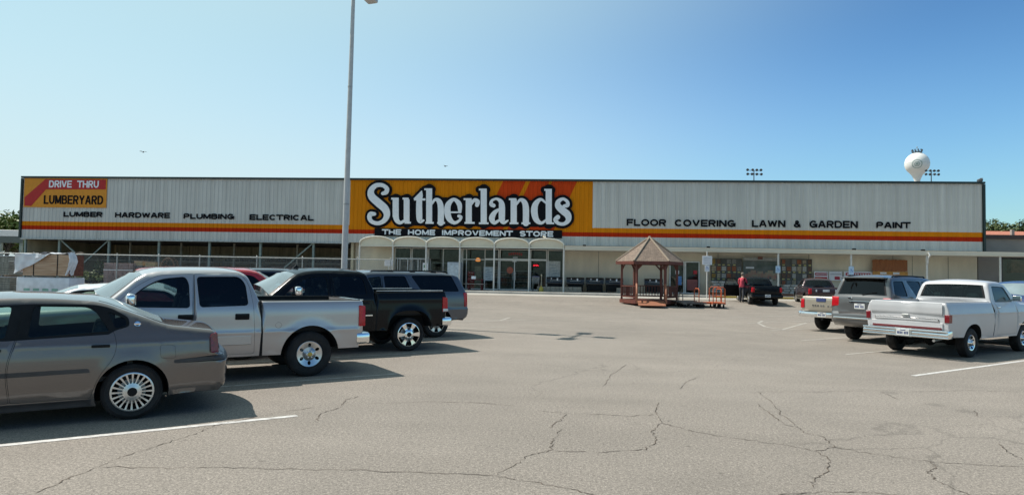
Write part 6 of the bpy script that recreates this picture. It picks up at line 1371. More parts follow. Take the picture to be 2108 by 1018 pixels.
for px, v, w, h, m, lab in ((1036, -3.5, 1.4, 1.3, mat('shelf_mixed_goods', (.22, .14, .09), .7, col2=(.35, .30, .24), scale=5), 'low display shelf seen through the left entrance door leaf'), (1078, -4.2, 1.6, 1.4, mat('shelf_mixed_goods', (.22, .14, .09), .7), 'low display shelf seen through the right entrance door leaf'), (830, -3.0, 1.6, 2.0, mat('shelf_mixed_goods', (.22, .14, .09), .7), 'tall display shelf behind the windows under the second awning'), (915, -3.2, 1.9, 1.9, mat('shelf_mixed_goods', (.22, .14, .09), .7), 'tall display shelf behind the windows under the third awning'), (1012, -3.6, 1.2, 2.1, mat('shelf_mixed_goods', (.22, .14, .09), .7), 'tall display shelf behind the pale blue window poster')):
    t = fthing('display_shelf', fa(px, 560, v)[0], v, ZS, lab, 'shelf', 'display shelves inside the store'); mb = MB()
    for k in range(4): mb.box((0, 0, .1 + k * (h - .1) / 3), (w, .5, .04), 0)
    for s in (-1, 1): mb.box((s * w / 2, 0, h / 2), (.04, .5, h), 0)
    mb.build('rack', M_STEEL, t); mb = MB()
    for k in range(3):
        x = -w / 2 + .12
        while x < w / 2 - .12: q = random.uniform(.12, .28); mb.box((x + q / 2, 0, .13 + k * (h - .1) / 3 + .14), (q * .9, .36, random.uniform(.2, .32)), 0, .01); x += q
    mb.build('merchandise', m, t)
for x, z, m, lab in ((1399, 577, mat('blue_poster', (.10, .25, .55), .6), 'blue poster on the left pane of the side door'), (1425, 586, mat('red_brick_poster', (.30, .10, .09), .7, scale=20), 'reddish poster on the right pane of the side door'), (1431, 560, mat('red_notice', (.5, .03, .04), .6), 'small red notice high on the right pane of the side door'), (1394, 560, M_SIGNW, 'small white notice on the left pane of the side door')):
    a, zz_ = fa(x, z, -.5); w, h = {577: (.28, .62), 586: (.72, .78), 560: (.26, .26)}[z]; mb = MB(); mb.box((0, 0, 0), (w, .012, h), 0, .003); o = mb.build('door_poster', m); place(o, a, -.48, zz_); tag(o, lab, 'poster')
# paver sample boards leaning on the wall
TC = [mat('tile_sample_' + n_, c_, .8, var=.15, scale=8) for n_, c_ in (('grey', (.20, .20, .19)), ('rust', (.28, .10, .05)), ('ochre', (.30, .19, .05)), ('sand', (.34, .29, .21)), ('brown', (.14, .085, .06)), ('pale', (.40, .39, .36)), ('dark', (.09, .09, .085)))]
M_LABELY = mat('yellow_price_label', (.55, .50, .18), .6)
def samples(px0, px1, py0, py1, label, wts):
    v = -.25; a, b = fa(px0, py0, v)[0], fa(px1, py0, v)[0]; zt_ = fa(px0, py0, v)[1]; zb_ = fa(px0, py1, v)[1]
    t = fthing('tile_display_board', (a + b) / 2, v, zb_, label, 'display board', 'tile sample boards against the store wall'); w, h = b - a, zt_ - zb_; mb = MB(); mb.box((0, .04, h / 2), (w, .05, h), 0, .01); mb.build('board', mat('dark_grey_board', (.10, .10, .095), .8), t)
    nx_, nz_ = 6, 4
    for i in range(nx_):
        for j in range(nz_):
            if random.random() < .06: continue
            x = -w / 2 + (i + .5) * w / nx_; z = (j + .5) * h / nz_; mb = MB(); mb.box((x, -.005, z + .04), (w / nx_ * random.uniform(.6, .9), .04, h / nz_ * random.uniform(.5, .72)), 0, .01); o = mb.build('tile_sample', random.choice(TC if wts == 0 else TC[:2] + TC[5:6] + TC[3:5]), t)
            mb = MB(); mb.box((x + random.uniform(-.04, .04), -.02, z - h / nz_ * .40), (.16, .02, .07), 0); mb.build('price_label', M_LABELY, o)
samples(1464, 1527, 531, 590, 'grey and ochre tile sample board behind the square notice post', 0); samples(1608, 1672, 532, 590, 'red and grey tile sample board right of the blue wheelchair sign', 1)
# poster wall between the boards
v = -.3; a, zt_ = fa(1530, 536, v); b, zb_ = fa(1600, 575, v); t = fthing('poster_board', (a + b) / 2, v, zb_, 'dark green landscape poster board behind the small black pickup', 'poster')
w, h = b - a, zt_ - zb_; mb = MB(); mb.box((0, .03, h / 2), (w, .04, h), 0, .01); mb.build('panel', mat('dark_landscape_print', (.05, .075, .055), .6, col2=(.16, .17, .17), scale=1.6), t); mb = MB(); mb.box((-w * .3, .0, h * .62), (w * .24, .02, h * .09), 0); mb.build('white_caption', M_SIGNW, t); mb = MB(); mb.box((.0, .03, h + .12), (w, .04, .22), 0, .005); mb.box((.0, 0.0, h + .2), (.34, .02, .2), 1); mb.build('header', [mat('grey_header', (.33, .33, .32), .6), mat('brown_emblem', (.18, .07, .05), .6)], t)
mb = MB(); [mb.box((-w * .40 + k * w * .1, .0, h * (.12 + .05 * (k * 7 % 5))), (random.uniform(.22, .4), .015 + .002 * k, h * .34), 0) for k in range(9)]; mb.build('picture_strip', mat('bright_garden_print', (.28, .30, .20), .6, col2=(.35, .12, .10), scale=3), t)
# pallets of bagged goods along the wall
M_BAG = mat('pale_plastic_bags', (.42, .40, .37), .5, var=.2, scale=3)
for px, w, h, lab, m in ((1492, 2.0, .8, 'pallet of pale bags under the grey and ochre tile board', M_BAG), (1565, 1.7, 1.0, 'pallet of pale bags beyond the small black pickup', M_BAG), (1628, 1.5, .75, 'pallet of pale bags under the red and grey tile board', M_BAG)):
    t = fthing('bag_pallet', fa(px, 590, .5)[0], .5, ZS, lab, 'pallet', 'pallets of bags along the store wall'); mb = MB(); mb.box((0, 0, .07), (w, 1.0, .13), 0, .01); mb.build('pallet', M_OWOOD, t); mb = MB()
    r_ = 0
    while .14 + r_ * .16 < h:
        x = -w / 2 + .02 + (r_ % 2) * .1
        while x < w / 2 - .3: mb.box((x + .24, random.uniform(-.02, .02), .22 + r_ * .16), (.46, .95, .155), 0, .06, 2); x += .48
        r_ += 1
    mb.build('bags', m, t)
# red and white banners
for px0, px1, lab, m1, m2 in ((1676, 1705, 'red and white banner, left one of the three above the maroon pickup', 0, 1), (1707, 1734, 'white banner with a red block, between the two red and white banners', 1, 0), (1737, 1796, 'red and white banner partly hidden by the grey SUV roof', 0, 1)):
    v = -.3; a, zt_ = fa(px0, 558, v); b, _ = fa(px1, 558, v); zb_ = fa(px0, 577, v)[1]; w, h = b - a, zt_ - zb_; t = fthing('sale_banner', (a + b) / 2, v, zb_, lab, 'banner', 'red and white banners on the store wall'); mb = MB(); mb.box((0, .02, h / 2), (w, .02, h), 0); mb.build('cloth', M_SIGNW, t)
    mb = MB(); ([mb.box((0, .005, h * q), (w * .86, .012, h * .3), 0) for q in (.26, .70)] if m1 == 0 else mb.box((.1, .005, h * .28), (w * .4, .012, h * .34), 0)); mb.build('red_print', mat('red_banner_print', (.40, .025, .05), .6), t)
    mb = MB(); [mb.box((-w * .36 + w * .72 * k / 8, -.004, h * .70), (w * .05, .006, h * .12), 0) for k in range(9)]; mb.build('small_lettering', M_SIGNW if m1 == 0 else mat('grey_print', (.4, .4, .45), .6), t)
# timber rack on the wall
v = -.2; a, zt_ = fa(1796, 533, v); b, _ = fa(1868, 533, v); zb_ = fa(1796, 566, v)[1]; w, h = b - a, zt_ - zb_
t = fthing('fence_panel_display', (a + b) / 2, v, zb_, 'orange brown timber fence panel display with sale strip high on the wall', 'display'); mb = MB()
for k in range(26): mb.box((-w / 2 + (k + .5) * w / 26, .0, h * .62), (w / 26 - .012, .03, h * .72 + random.uniform(-.04, .04)), 0)
mb.box((0, .03, h * .85), (w, .04, .1), 0); mb.box((0, .03, h * .4), (w, .04, .1), 0); mb.build('boards', mat('orange_cedar', (.36, .135, .045), .7, col2=(.24, .08, .03), scale=4, stretch=(6, 1, .4)), t)
mb = MB(); mb.box((0, -.03, h * .13), (w, .03, h * .24), 0); [mb.box((x, -.05, h * .14), (w * .18, .012, h * .12), 1) for x in (-w * .2, w * .17)]; mb.build('sale_strip', [mat('yellow_orange_strip', (.50, .24, .05), .6), M_SIGNW], t)

# ------------------------------------------------------------------ lumber yard on the left
M_WRAP = mat('white_plastic_wrap', (.66, .67, .70), .35, var=.08, scale=3, bump=.4, bscale=5)
M_LUM = mat('fresh_sawn_lumber', (.50, .35, .24), .75, col2=(.36, .22, .13), scale=3, stretch=(.5, 6, 6))
M_LUME = mat('dark_lumber_ends', (.16, .055, .035), .8, var=.3, scale=14)
Yl = 35.5; pL, pR = at(28, 600, Yl), at(148, 600, Yl); Lw = pR.x - pL.x; gl = gz(pL.x, pL.y + .4)
zm = at(85, 570, Yl).z; ztp = at(85, 523, Yl).z
t = thing('wrapped_lumber_bundle', ((pL.x + pR.x) / 2, Yl + .6, gl), math.radians(-4), 'white plastic wrapped package with green print under the loose lumber', 'lumber package')
mb = MB(); mb.box((0, 0, .12 + (zm - gl - .14) / 2), (Lw * .96, 1.2, zm - gl - .14), 0, .05, 2); mb.build('wrap', M_WRAP, t)
mb = MB(); [mb.box((-Lw * .28 + k * Lw * .17, -.606, (zm - gl) * .42), (Lw * .11, .006, .13), 0) for k in range(4)]; mb.build('green_print', mat('green_wrap_print', (.22, .42, .33), .5), t)
for x in (-Lw * .35, 0, Lw * .35): mb = MB(); mb.box((x, 0, .06), (.1, 1.2, .12), 0); mb.build('bearer', M_LUM, t)
t = thing('lumber_stack', ((pL.x + pR.x) / 2, Yl + .6, zm), math.radians(-4), 'pile of sawn lumber half covered by torn white plastic on top of the wrapped package', 'lumber')
mb = MB(); hh = ztp - zm - .1; nr = 9
for r in range(nr):
    for k in range(5): mb.box((.10 + random.uniform(-.03, .03), -.42 + .21 * k, .08 + (r + .5) * hh / nr), (Lw * .84, .2, hh / nr - .006), 0, .006)
mb.build('boards', M_LUM, t)
mb = MB(); mb.box((.10 + Lw * .422, 0, .08 + hh / 2), (.05, 1.04, hh), 0); mb.build('board_ends', M_LUME, t)
for x in (-.6, .75): mb = MB(); mb.box((x, -.53, .08 + hh / 2), (.05, .012, hh), 0); mb.box((x, 0, .09 + hh), (.05, 1.06, .012), 0); mb.build('strap', M_BLACK, t)
def sheet(fx, nx_=16, ny_=10):
    V_ = []
    for i in range(nx_ + 1):
        for j in range(ny_ + 1):
            s_, u_ = i / nx_, j / ny_; x, y, z = fx(s_, u_); q = .03 * math.sin(s_ * 17 + u_ * 9) + .02 * math.sin(u_ * 23 - s_ * 8); V_.append((x, y - .03 + q, z + q * .6))
    return V_, [(i * (ny_ + 1) + j, (i + 1) * (ny_ + 1) + j, (i + 1) * (ny_ + 1) + j + 1, i * (ny_ + 1) + j + 1) for i in range(nx_) for j in range(ny_)]
L2 = Lw * .5
def flapA(s_, u_):                                    # hangs over the front at the left, cut slanting
    low = hh * (.04 + .92 * (1 - s_) ** .9); x = -L2 * 1.02 + s_ * Lw * .62; k = u_ * 2
    return (x, .5 - k * 1.08, .12 + hh) if k < 1 else (x - .05 * (k - 1), -.58 - .05 * math.sin(s_ * 9), .12 + hh - (k - 1) * low * (1 if s_ < .98 else 0))
def flapB(s_, u_): return (L2 * .86 + s_ * .28 + .12 * math.sin(u_ * 4), -.58 + .25 * s_, .16 + hh * 1.05 - u_ * hh * 1.08)
def flapC(s_, u_): return (-L2 * 1.04 - .06 * math.sin(u_ * 6), -.56 + s_ * 1.1, .12 + hh - u_ * hh * .9)
def flapD(s_, u_): return (-L2 * .4 + s_ * L2 * 1.35, .55 - u_ * 1.0, .125 + hh + .05 * math.sin(s_ * 7) + .10 * s_)
mb = MB(); [mb.add(*sheet(f)) for f in (flapA, flapB, flapC, flapD)]; mb.build('torn_cover', M_WRAP, t, recalc=False)
pG = at(-40, 600, Yl + 1.2); pH = at(20, 600, Yl + 1.2); zt_ = at(10, 527, Yl + 1.2).z; zq = at(10, 568, Yl + 1.2).z
for z0, z1, lab, q in ((gl, zq - .06, 'grey wrapped bundle at the far left, lower of two', 0), (zq, zt_, 'grey wrapped bundle at the far left, upper of two', .1)):
    t = thing('panel_bundle', ((pG.x + pH.x) / 2 - q, Yl + 1.8, z0), 0, lab, 'bundle', 'grey bundles at the left edge'); mb = MB()
    n_ = 8
    for k in range(n_): mb.box((0, 0, .06 + (k + .5) * (z1 - z0 - .06) / n_), (pH.x - pG.x, 1.2, (z1 - z0 - .06) / n_ - .012), 0, .01)
    mb.build('sheets', mat('grey_green_boards', (.22, .22, .19), .8, var=.2, scale=2, stretch=(6, 1, 1)), t)
    mb = MB(); [mb.box((x, 0, .03), (.1, 1.2, .06), 0) for x in (-.6, .6)]; mb.build('bearers', M_LUM, t); mb = MB(); mb.box((0, -.1, z1 - z0 + .012), (pH.x - pG.x + .02, 1.1, .02), 0); mb.build('top_sheet', M_WRAP, t)
# chain link fence
def chain():
    m = bpy.data.materials.new('chain_link_mesh'); m.use_nodes = True; n = m.node_tree; n.nodes.clear(); out = n.nodes.new('ShaderNodeOutputMaterial'); tc = n.nodes.new('ShaderNodeTexCoord'); sp = n.nodes.new('ShaderNodeSeparateXYZ'); lk(n, tc.outputs['Object'], sp.inputs[0])
    def M(op, a, c=None):
        q = n.nodes.new('ShaderNodeMath'); q.operation = op
        for i, v_ in enumerate((a, c)):
            if v_ is None: continue
            if isinstance(v_, (int, float)): q.inputs[i].default_value = v_
            else: lk(n, v_, q.inputs[i])
        return q.outputs[0]
    k = [M('LESS_THAN', M('FRACT', M('MULTIPLY', M(op, sp.outputs[0], sp.outputs[2]), 14.0)), .075) for op in ('ADD', 'SUBTRACT')]
    tr = n.nodes.new('ShaderNodeBsdfTransparent'); df = n.nodes.new('ShaderNodeBsdfDiffuse'); df.inputs[0].default_value = (.34, .35, .35, 1); mx = n.nodes.new('ShaderNodeMixShader'); lk(n, M('MAXIMUM', k[0], k[1]), mx.inputs[0]); lk(n, tr.outputs[0], mx.inputs[1]); lk(n, df.outputs[0], mx.inputs[2]); lk(n, mx.outputs[0], out.inputs[0]); return m
VF = 2.7; uA, uB = fa(-60, 540, VF)[0], fa(806, 540, VF)[0]; zr = fa(400, 527, VF)[1] - .45
fc = fthing('chain_link_fence', 0, VF, .44, 'galvanised chain link fence with pipe top rail in front of the lumber shed', 'fence')
mb = MB(); mb.tube([(uA, 0, zr + .02), (uB, 0, zr - .02)], .032, 0, 8); mb.build('top_rail', M_STEEL, fc); mb = MB(); mb.tube([(uA, 0, .08), (uB, 0, .08)], .02, 0, 6); mb.build('bottom_rail', M_STEEL, fc)
for px in (3, 68, 155, 240, 326, 410, 528, 622, 713, 735, 804): x = fa(px, 540, VF)[0]; mb = MB(); mb.tube([(x, .04, 0), (x, .04, zr + .06)], .045, 0, 8); mb.ball((x, .04, zr + .08), .05, 0, 1); mb.build('fence_post', M_STEEL, fc)
mb = MB(); mb.add([(uA, -.03, .06), (uB, -.03, .06), (uB, -.03, zr), (uA, -.03, zr)], [(0, 1, 2, 3)]); mb.build('mesh', chain(), fc)
# goods in the yard
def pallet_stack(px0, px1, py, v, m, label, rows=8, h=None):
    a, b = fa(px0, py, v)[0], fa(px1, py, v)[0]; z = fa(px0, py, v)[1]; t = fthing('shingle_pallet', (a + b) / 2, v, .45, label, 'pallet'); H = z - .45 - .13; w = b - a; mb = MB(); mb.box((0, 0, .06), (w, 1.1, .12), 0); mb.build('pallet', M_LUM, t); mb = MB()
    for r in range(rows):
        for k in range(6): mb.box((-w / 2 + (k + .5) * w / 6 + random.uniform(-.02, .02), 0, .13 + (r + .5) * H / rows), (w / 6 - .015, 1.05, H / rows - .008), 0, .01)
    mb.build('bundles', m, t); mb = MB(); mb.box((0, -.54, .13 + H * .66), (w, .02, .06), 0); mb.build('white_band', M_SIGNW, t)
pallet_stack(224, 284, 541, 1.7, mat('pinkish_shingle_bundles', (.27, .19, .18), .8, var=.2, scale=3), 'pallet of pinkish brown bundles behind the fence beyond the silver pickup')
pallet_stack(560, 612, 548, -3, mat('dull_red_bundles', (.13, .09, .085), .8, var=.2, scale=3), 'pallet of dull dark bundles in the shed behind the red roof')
def crate(px, py, v, w, h, m, label):
    a, z = fa(px, py, v); t = fthing('wooden_crate', a, v, z - h, label, 'crate', 'crates in the lumber yard'); mb = MB(); [mb.box((0, s * .28, (k + .5) * h / 3), (w, .03, h / 3 - .02), 0) for k in range(3) for s in (-1, 1)]; [mb.box((s * w / 2, 0, h / 2), (.03, .56, h), 0) for s in (-1, 1)]; mb.build('slats', m, t); mb = MB(); mb.box((0, 0, h + .02), (w + .06, .62, .04), 0); mb.build('lid', M_LUM, t)
    q = MB(); zz_ = z - h - .45
    if zz_ > .1: q.box((0, 0, zz_ / 2), (w * 1.2, .7, zz_), 0, .02); o = q.build('grey_pallet_box', mat('weathered_grey_box', (.14, .14, .13), .8)); place(o, a, v, .45); tag(o, label.replace('crate', 'box under the crate'), 'box')
crate(290, 538, 1.6, .6, .30, mat('pale_crate_wood', (.48, .36, .20), .8), 'pale yellow crate right of the pinkish pallet'); crate(315, 540, 1.6, .75, .28, mat('pale_crate_wood', (.48, .36, .20), .8), 'wider pale crate left of the brown arch')
a, z = fa(350, 531, 1.5); t = fthing('garden_arch', a, 1.5, .45, 'brown rustic timber arch standing in the yard behind the silver pickup roof', 'arch'); mb = MB(); hA = z - .45
for y in (-.25, .25): mb.tube([(-.55, y, 0), (-.52, y, hA * .55)] + [(-.52 * math.cos(PI * i / 10), y, hA * .62 + hA * .38 * math.sin(PI * i / 10)) for i in range(11)] + [(.55, y, 0)], .05, 0, 6)
mb.build('arch', mat('rustic_brown_wood', (.17, .10, .06), .8, var=.3), t); mb = MB(); [mb.beam((-.52 * math.cos(PI * i / 8), -.3, hA * .64 + hA * .38 * math.sin(PI * i / 8)), (-.52 * math.cos(PI * i / 8), .3, hA * .64 + hA * .38 * math.sin(PI * i / 8)), .05) for i in range(9)]; mb.build('slats', mat('rustic_brown_wood', (.17, .10, .06), .8), t)
sn = 0
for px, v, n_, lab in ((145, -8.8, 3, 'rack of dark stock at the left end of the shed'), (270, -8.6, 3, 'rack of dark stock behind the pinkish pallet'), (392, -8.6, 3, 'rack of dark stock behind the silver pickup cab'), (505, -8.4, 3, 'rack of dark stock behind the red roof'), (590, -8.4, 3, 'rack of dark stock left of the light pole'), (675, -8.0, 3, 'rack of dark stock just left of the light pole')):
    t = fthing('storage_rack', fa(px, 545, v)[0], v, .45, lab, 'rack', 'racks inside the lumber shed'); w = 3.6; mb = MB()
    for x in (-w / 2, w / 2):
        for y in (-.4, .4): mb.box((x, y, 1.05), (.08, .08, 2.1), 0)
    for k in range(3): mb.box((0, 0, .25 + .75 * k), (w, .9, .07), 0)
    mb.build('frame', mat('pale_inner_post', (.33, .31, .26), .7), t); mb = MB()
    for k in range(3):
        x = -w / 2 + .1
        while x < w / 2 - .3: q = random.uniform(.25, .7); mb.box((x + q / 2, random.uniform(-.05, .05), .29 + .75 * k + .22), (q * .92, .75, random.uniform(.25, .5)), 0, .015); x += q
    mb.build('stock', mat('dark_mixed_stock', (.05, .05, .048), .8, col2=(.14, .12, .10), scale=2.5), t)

# ------------------------------------------------------------------ greenery
def leaf_mat(name, c1, c2):
    m = mat(name, c1, .6, col2=c2, scale=.9, spec=.25); n = m.node_tree; b = n.nodes['Principled BSDF']
    if 'Subsurface Weight' in b.inputs: b.inputs['Transmission Weight'].default_value = 0
    return m
L_DK = leaf_mat('dark_oak_leaves', (.045, .065, .022), (.075, .095, .030)); L_MD = leaf_mat('mid_green_leaves', (.075, .105, .030), (.12, .14, .045)); L_YL = leaf_mat('yellow_green_leaves', (.14, .17, .035), (.09, .13, .03))
M_BARK = mat('grey_brown_bark', (.10, .08, .06), .9, var=.3, scale=3)
def leaves(mb, c, r, n, ls, sq=(1, 1, 1)):
    for k in range(n):
        d = Vector((random.gauss(0, 1), random.gauss(0, 1), random.gauss(0, 1))).normalized(); rad = r * random.uniform(.55, 1.05); p = Vector(c) + Vector((d.x * rad * sq[0], d.y * rad * sq[1], d.z * rad * sq[2]))
        a = Vector((random.gauss(0, 1), random.gauss(0, 1), random.gauss(0, .6))).normalized(); b = a.cross(d + Vector((0, 0, .4))).normalized(); s = ls * random.uniform(.6, 1.4); mb.add([p - a * s, p + b * s * .5, p + a * s, p - b * s * .5], [(0, 1, 2, 3)], 0, False)
def tree(loc, h, r, label, lm, name='broadleaf_tree', clumps=34, per=80, ls=.42, grp='trees on the horizon'):
    t = thing(name, loc, random.uniform(0, 6), label, 'tree', grp); th = h * .35; mb = MB(); mb.tube([(0, 0, 0), (.1, .05, th * .6), (0, .1, th), (.15, 0, h * .75)], [h * .03, h * .024, h * .02, h * .006], 0, 8)
    tips = []
    for k in range(7): a = 2 * PI * k / 7 + random.uniform(-.3, .3); q = Vector((math.cos(a) * r * .6, math.sin(a) * r * .6, h * random.uniform(.5, .8))); tips.append(q); mb.tube([(0, .05, th * random.uniform(.7, 1.1)), q * .5 + Vector((0, 0, th * .4)), q], [h * .014, h * .01, h * .003], 0, 5)
    mb.build('trunk', M_BARK, t); mb = MB()
    for k in range(clumps):
        a = random.uniform(0, 2 * PI); rr = r * math.sqrt(random.random()) * .8; zc = h * (.42 + .46 * random.random() * (1 - (rr / r) ** 2 * .5)); leaves(mb, (rr * math.cos(a), rr * math.sin(a), zc), r * random.uniform(.22, .40), per, ls, (1, 1, .75))
    mb.build('crown', lm, t, recalc=False); return t
def far(px, Y): q = at(px, 560, Y); return (q.x, q.y, 0)
for px, Y, h, r, lab, lm in ((-30, 118, 12.5, 5.5, 'mid green tree at the left edge, furthest left on the horizon', L_MD), (12, 112, 12.2, 4.6, 'yellow green tree beyond the white shed roof at the left edge', L_YL), (36, 124, 11.2, 4.2, 'smaller mid green tree closest to the left end of the store', L_MD), (-5, 135, 11.5, 5.5, 'dark tree behind the two lighter trees at the left edge', L_DK)): tree(far(px, Y), h, r, lab, lm)
for px, Y, h, r, lab in ((2034, 170, 16.6, 5.0, 'dark tree closest to the right end of the store'), (2056, 165, 19, 6.0, 'tall dark tree second from the right end of the store'), (2082, 160, 18.6, 6.5, 'broad dark tree beyond the red roof at the right'), (2106, 168, 19.2, 6.5, 'dark tree at the very right edge of the horizon'), (2130, 160, 18.4, 6.5, 'dark tree just outside the right edge of the photo'), (2068, 150, 14.4, 5, 'lower mid green tree in front of the dark trees at the right'), (2096, 148, 14.6, 5, 'second lower mid green tree below the dark trees at the right')): tree(far(px, Y), h, r, lab, L_MD if 'mid' in lab else L_DK)
def shrub(px, py, v, w, label, lm, h=None):
    a, z = fa(px, py, v); h = h or z - .45; t = fthing('potted_shrub', a, v, .45, label, 'shrub', 'green plants in the lumber yard'); mb = MB(); mb.lathe([(.16, 0), (.22, .35), (.2, .35), (0, .32)], 0, 14); mb.build('pot', M_BLACK, t); mb = MB()
    for k in range(7): leaves(mb, (random.uniform(-w, w) * .35, random.uniform(-.25, .25), random.uniform(.45, max(.5, h - .2))), w * .34, 36, .09)
    mb.build('foliage', lm, t, recalc=False)
for px, py, v, w, lab, lm in ((158, 548, 1.9, .8, 'dark green shrub right beside the torn white lumber cover', L_DK), (176, 556, 2.0, .8, 'bright yellow green plant right of the lumber pile', L_YL), (196, 552, 1.8, .9, 'mid green shrub between the lumber pile and the pinkish pallet', L_MD), (212, 566, 2.1, .6, 'low yellow green plant next to the pinkish pallet', L_YL), (430, 549, 1.6, .9, 'mid green shrub behind the silver pickup rear roof', L_MD), (205, 538, 1.2, 1.1, 'tall dark shrub in the shade of the shed', L_DK)): shrub(px, py, v, w, lab, lm)

# ------------------------------------------------------------------ far buildings and masts
M_WROOF = mat('white_shed_roof', (.70, .70, .68), .5, var=.05)
Ys = 60; q0, q1 = at(-90, 500, Ys), at(47, 500, Ys); zt_ = at(20, 473, Ys).z; zb_ = at(20, 486, Ys).z
t = thing('open_shed', ((q0.x + q1.x) / 2, Ys + 5, 0), 0, 'open shed with a white roof edge beyond the left end of the store', 'shed'); w = q1.x - q0.x
mb = MB(); mb.box((0, 0, (zt_ + zb_) / 2), (w, 10, zt_ - zb_), 0, .02); mb.build('roof', M_WROOF, t); mb = MB(); mb.box((0, -4.95, zb_ - .3), (w - .1, .1, .6), 0); mb.build('beam', mat('dark_green_beam', (.10, .12, .11), .6), t)
for k in range(4): mb = MB(); mb.box((-w / 2 + .3 + k * (w - .6) / 3, -4.8, zb_ / 2 - .3), (.2, .2, zb_ - .6), 0); mb.build('post', M_POST, t)
mb = MB(); mb.box((0, 4.9, zb_ / 2), (w - .3, .15, zb_ - .02), 0); mb.build('back_wall', M_TAN, t)
for k, (x, z, w_, h_) in enumerate(((-1.2, 0, 2.6, 1.9), (1.6, 0, 2.2, 2.1), (-3.4, 0, 1.6, 1.7))):
    t2 = thing('covered_stack', ((q0.x + q1.x) / 2 + x, Ys + 1.2, .0), 0, ('white covered stack in the middle of the open shed', 'white covered stack nearest the store in the open shed', 'white covered stack furthest left in the open shed')[k], 'stack', 'covered stacks in the open shed'); mb = MB(); mb.box((0, 0, h_ * .45 + .1), (w_, 1.5, h_ * .9), 0, .02); mb.build('goods', mat('dark_mixed_stock', (.05, .05, .048), .8), t2); mb = MB(); mb.box((0, 0, h_ + .12), (w_ + .1, 1.6, .12), 0, .04); mb.build('cover', M_WRAP, t2)
# neighbour on the right
nb = fthing('neighbour_building', 0, 0, 0, 'low taupe shop building joined to the right end of the store', 'building')
uN0, uN1 = UR + .18, UR + 26; zN = fa(2060, 490, -.4)[1]
M_TAUPE = mat('taupe_render', (.26, .235, .215), .85, var=.08, scale=.7)
uq = fa(2059, 560, -.5)[0] + .3
mb = MB(); mb.box(((uN0 + uN1) / 2, 6.6, (3.75 + zN) / 2), (uN1 - uN0, 12, zN - 3.75), 0); mb.box(((uN0 + uq) / 2, 6.8, 2.0), (uq - uN0, 12, 3.46), 0); mb.box(((uq + uN1) / 2, 8.6, 2.0), (uN1 - uq - .02, 8, 3.46), 0); mb.build('wall', M_TAUPE, nb)
mb = MB(); mb.box(((uN0 + uN1) / 2, .54, zN + .10), (uN1 - uN0, .3, .26), 0); mb.build('roof_trim', mat('dark_brown_trim', (.05, .028, .026), .6), nb)
fr_ = MB(); z0_, z1_ = .6, 3.5
for x in np.arange(uq + .05, uN1, 2.4): fr_.box((float(x), .9, 2.05), (.08, .1, 2.9), 0)
fr_.box(((uq + uN1) / 2, .9, 3.46), (uN1 - uq, .1, .08), 0); o = fr_.build('window', mat('dark_window_frame', (.05, .045, .045), .5), nb); mb = MB(); mb.box(((uq + uN1) / 2, .93, 2.05), (uN1 - uq, .012, 2.85), 0); mb.build('pane', M_SGLASS, o)
t = fthing('display_shelf', uq + 2.1, -2.2, .6, 'brown goods display inside the window of the neighbouring shop', 'shelf'); mb = MB(); mb.box((0, 0, 2.3), (1.5, .5, .9), 0, .02); mb.box((0, 0, .6), (1.9, .7, 1.2), 0, .02); mb.build('goods', mat('rust_brown_goods', (.22, .10, .06), .7, var=.3, scale=4), t)
Yr = 95; q0, q1 = at(2028, 500, Yr), at(2180, 500, Yr); zr_, zq_ = at(2070, 477, Yr).z, at(2070, 484, Yr).z
t = thing('red_roof_building', ((q0.x + q1.x) / 2, Yr + 8, 0), math.radians(-4), 'pale building with a red tiled roof strip beyond the neighbouring shop', 'building'); w = q1.x - q0.x; mb = MB(); mb.box((0, 0, zq_ / 2), (w, 14, zq_), 0); mb.build('wall', mat('pale_render', (.62, .57, .52), .8), t)
mb = MB(); mb.add([(-w / 2, -7.2, zq_), (w / 2, -7.2, zq_), (w / 2, -1, zr_ + .6), (-w / 2, -1, zr_ + .6), (w / 2, 7, zq_), (-w / 2, 7, zq_)], [(0, 1, 2, 3), (3, 2, 4, 5), (0, 3, 5), (1, 4, 2), (0, 5, 4, 1)], 0, False); mb.build('roof', mat('terracotta_roof', (.40, .14, .08), .8, scale=3), t)
for k in range(2): mb = MB(); mb.box((-w * .38 + k * 4.2, -6.6, zq_ + .5), (.4, .4, .9), 0); mb.build('vent', M_TAUPE, t)
# water tower
Yt = 262; pt = at(1888, 345, Yt); ct = thing('water_tower', (pt.x, pt.y, 0), 0, 'white round water tower rising behind the right end of the store roof', 'water tower'); zc_ = at(1888, 337, Yt).z; R_ = 23 / FPX * Yt
M_TANK = mat('white_tank_paint', (.72, .71, .68), .5, var=.04, scale=.2)
pf = []
for i in range(25): a = -.85 + (PI / 2 + .85) * i / 24; pf.append((R_ * math.cos(a), zc_ + R_ * math.sin(a)))
pf = [(1.75, 0), (1.3, 4), (1.0, zc_ - R_ * 2.3), (R_ * .24, zc_ - R_ * 1.5), (R_ * .40, zc_ - R_ * 1.08)] + pf
mb = MB(); mb.lathe(pf, 0, 40); mb.build('tank', M_TANK, ct)
mb = MB()
for x in (-.25, .25): mb.tube([(x, -1.95, .2), (x, -1.42, 4), (x, -1.15, zc_ - R_ * 2.3), (x, -R_ * .30, zc_ - R_ * 1.5)], .035, 0, 5)
mb.build('ladder', M_STEEL, ct)
mb = MB(); mb.lathe([(R_ * 1.001, zc_ - .06), (R_ * 1.004, zc_), (R_ * 1.001, zc_ + .06)], 0, 40); mb.build('weld_seam', mat('greyish_tank_seam', (.55, .55, .53), .6), ct)
zt_ = zc_ + R_; mb = MB(); mb.lathe([(R_ * .38, zt_ - .15), (R_ * .38, zt_ + .25), (R_ * .36, zt_ + .25)], 0, 20)
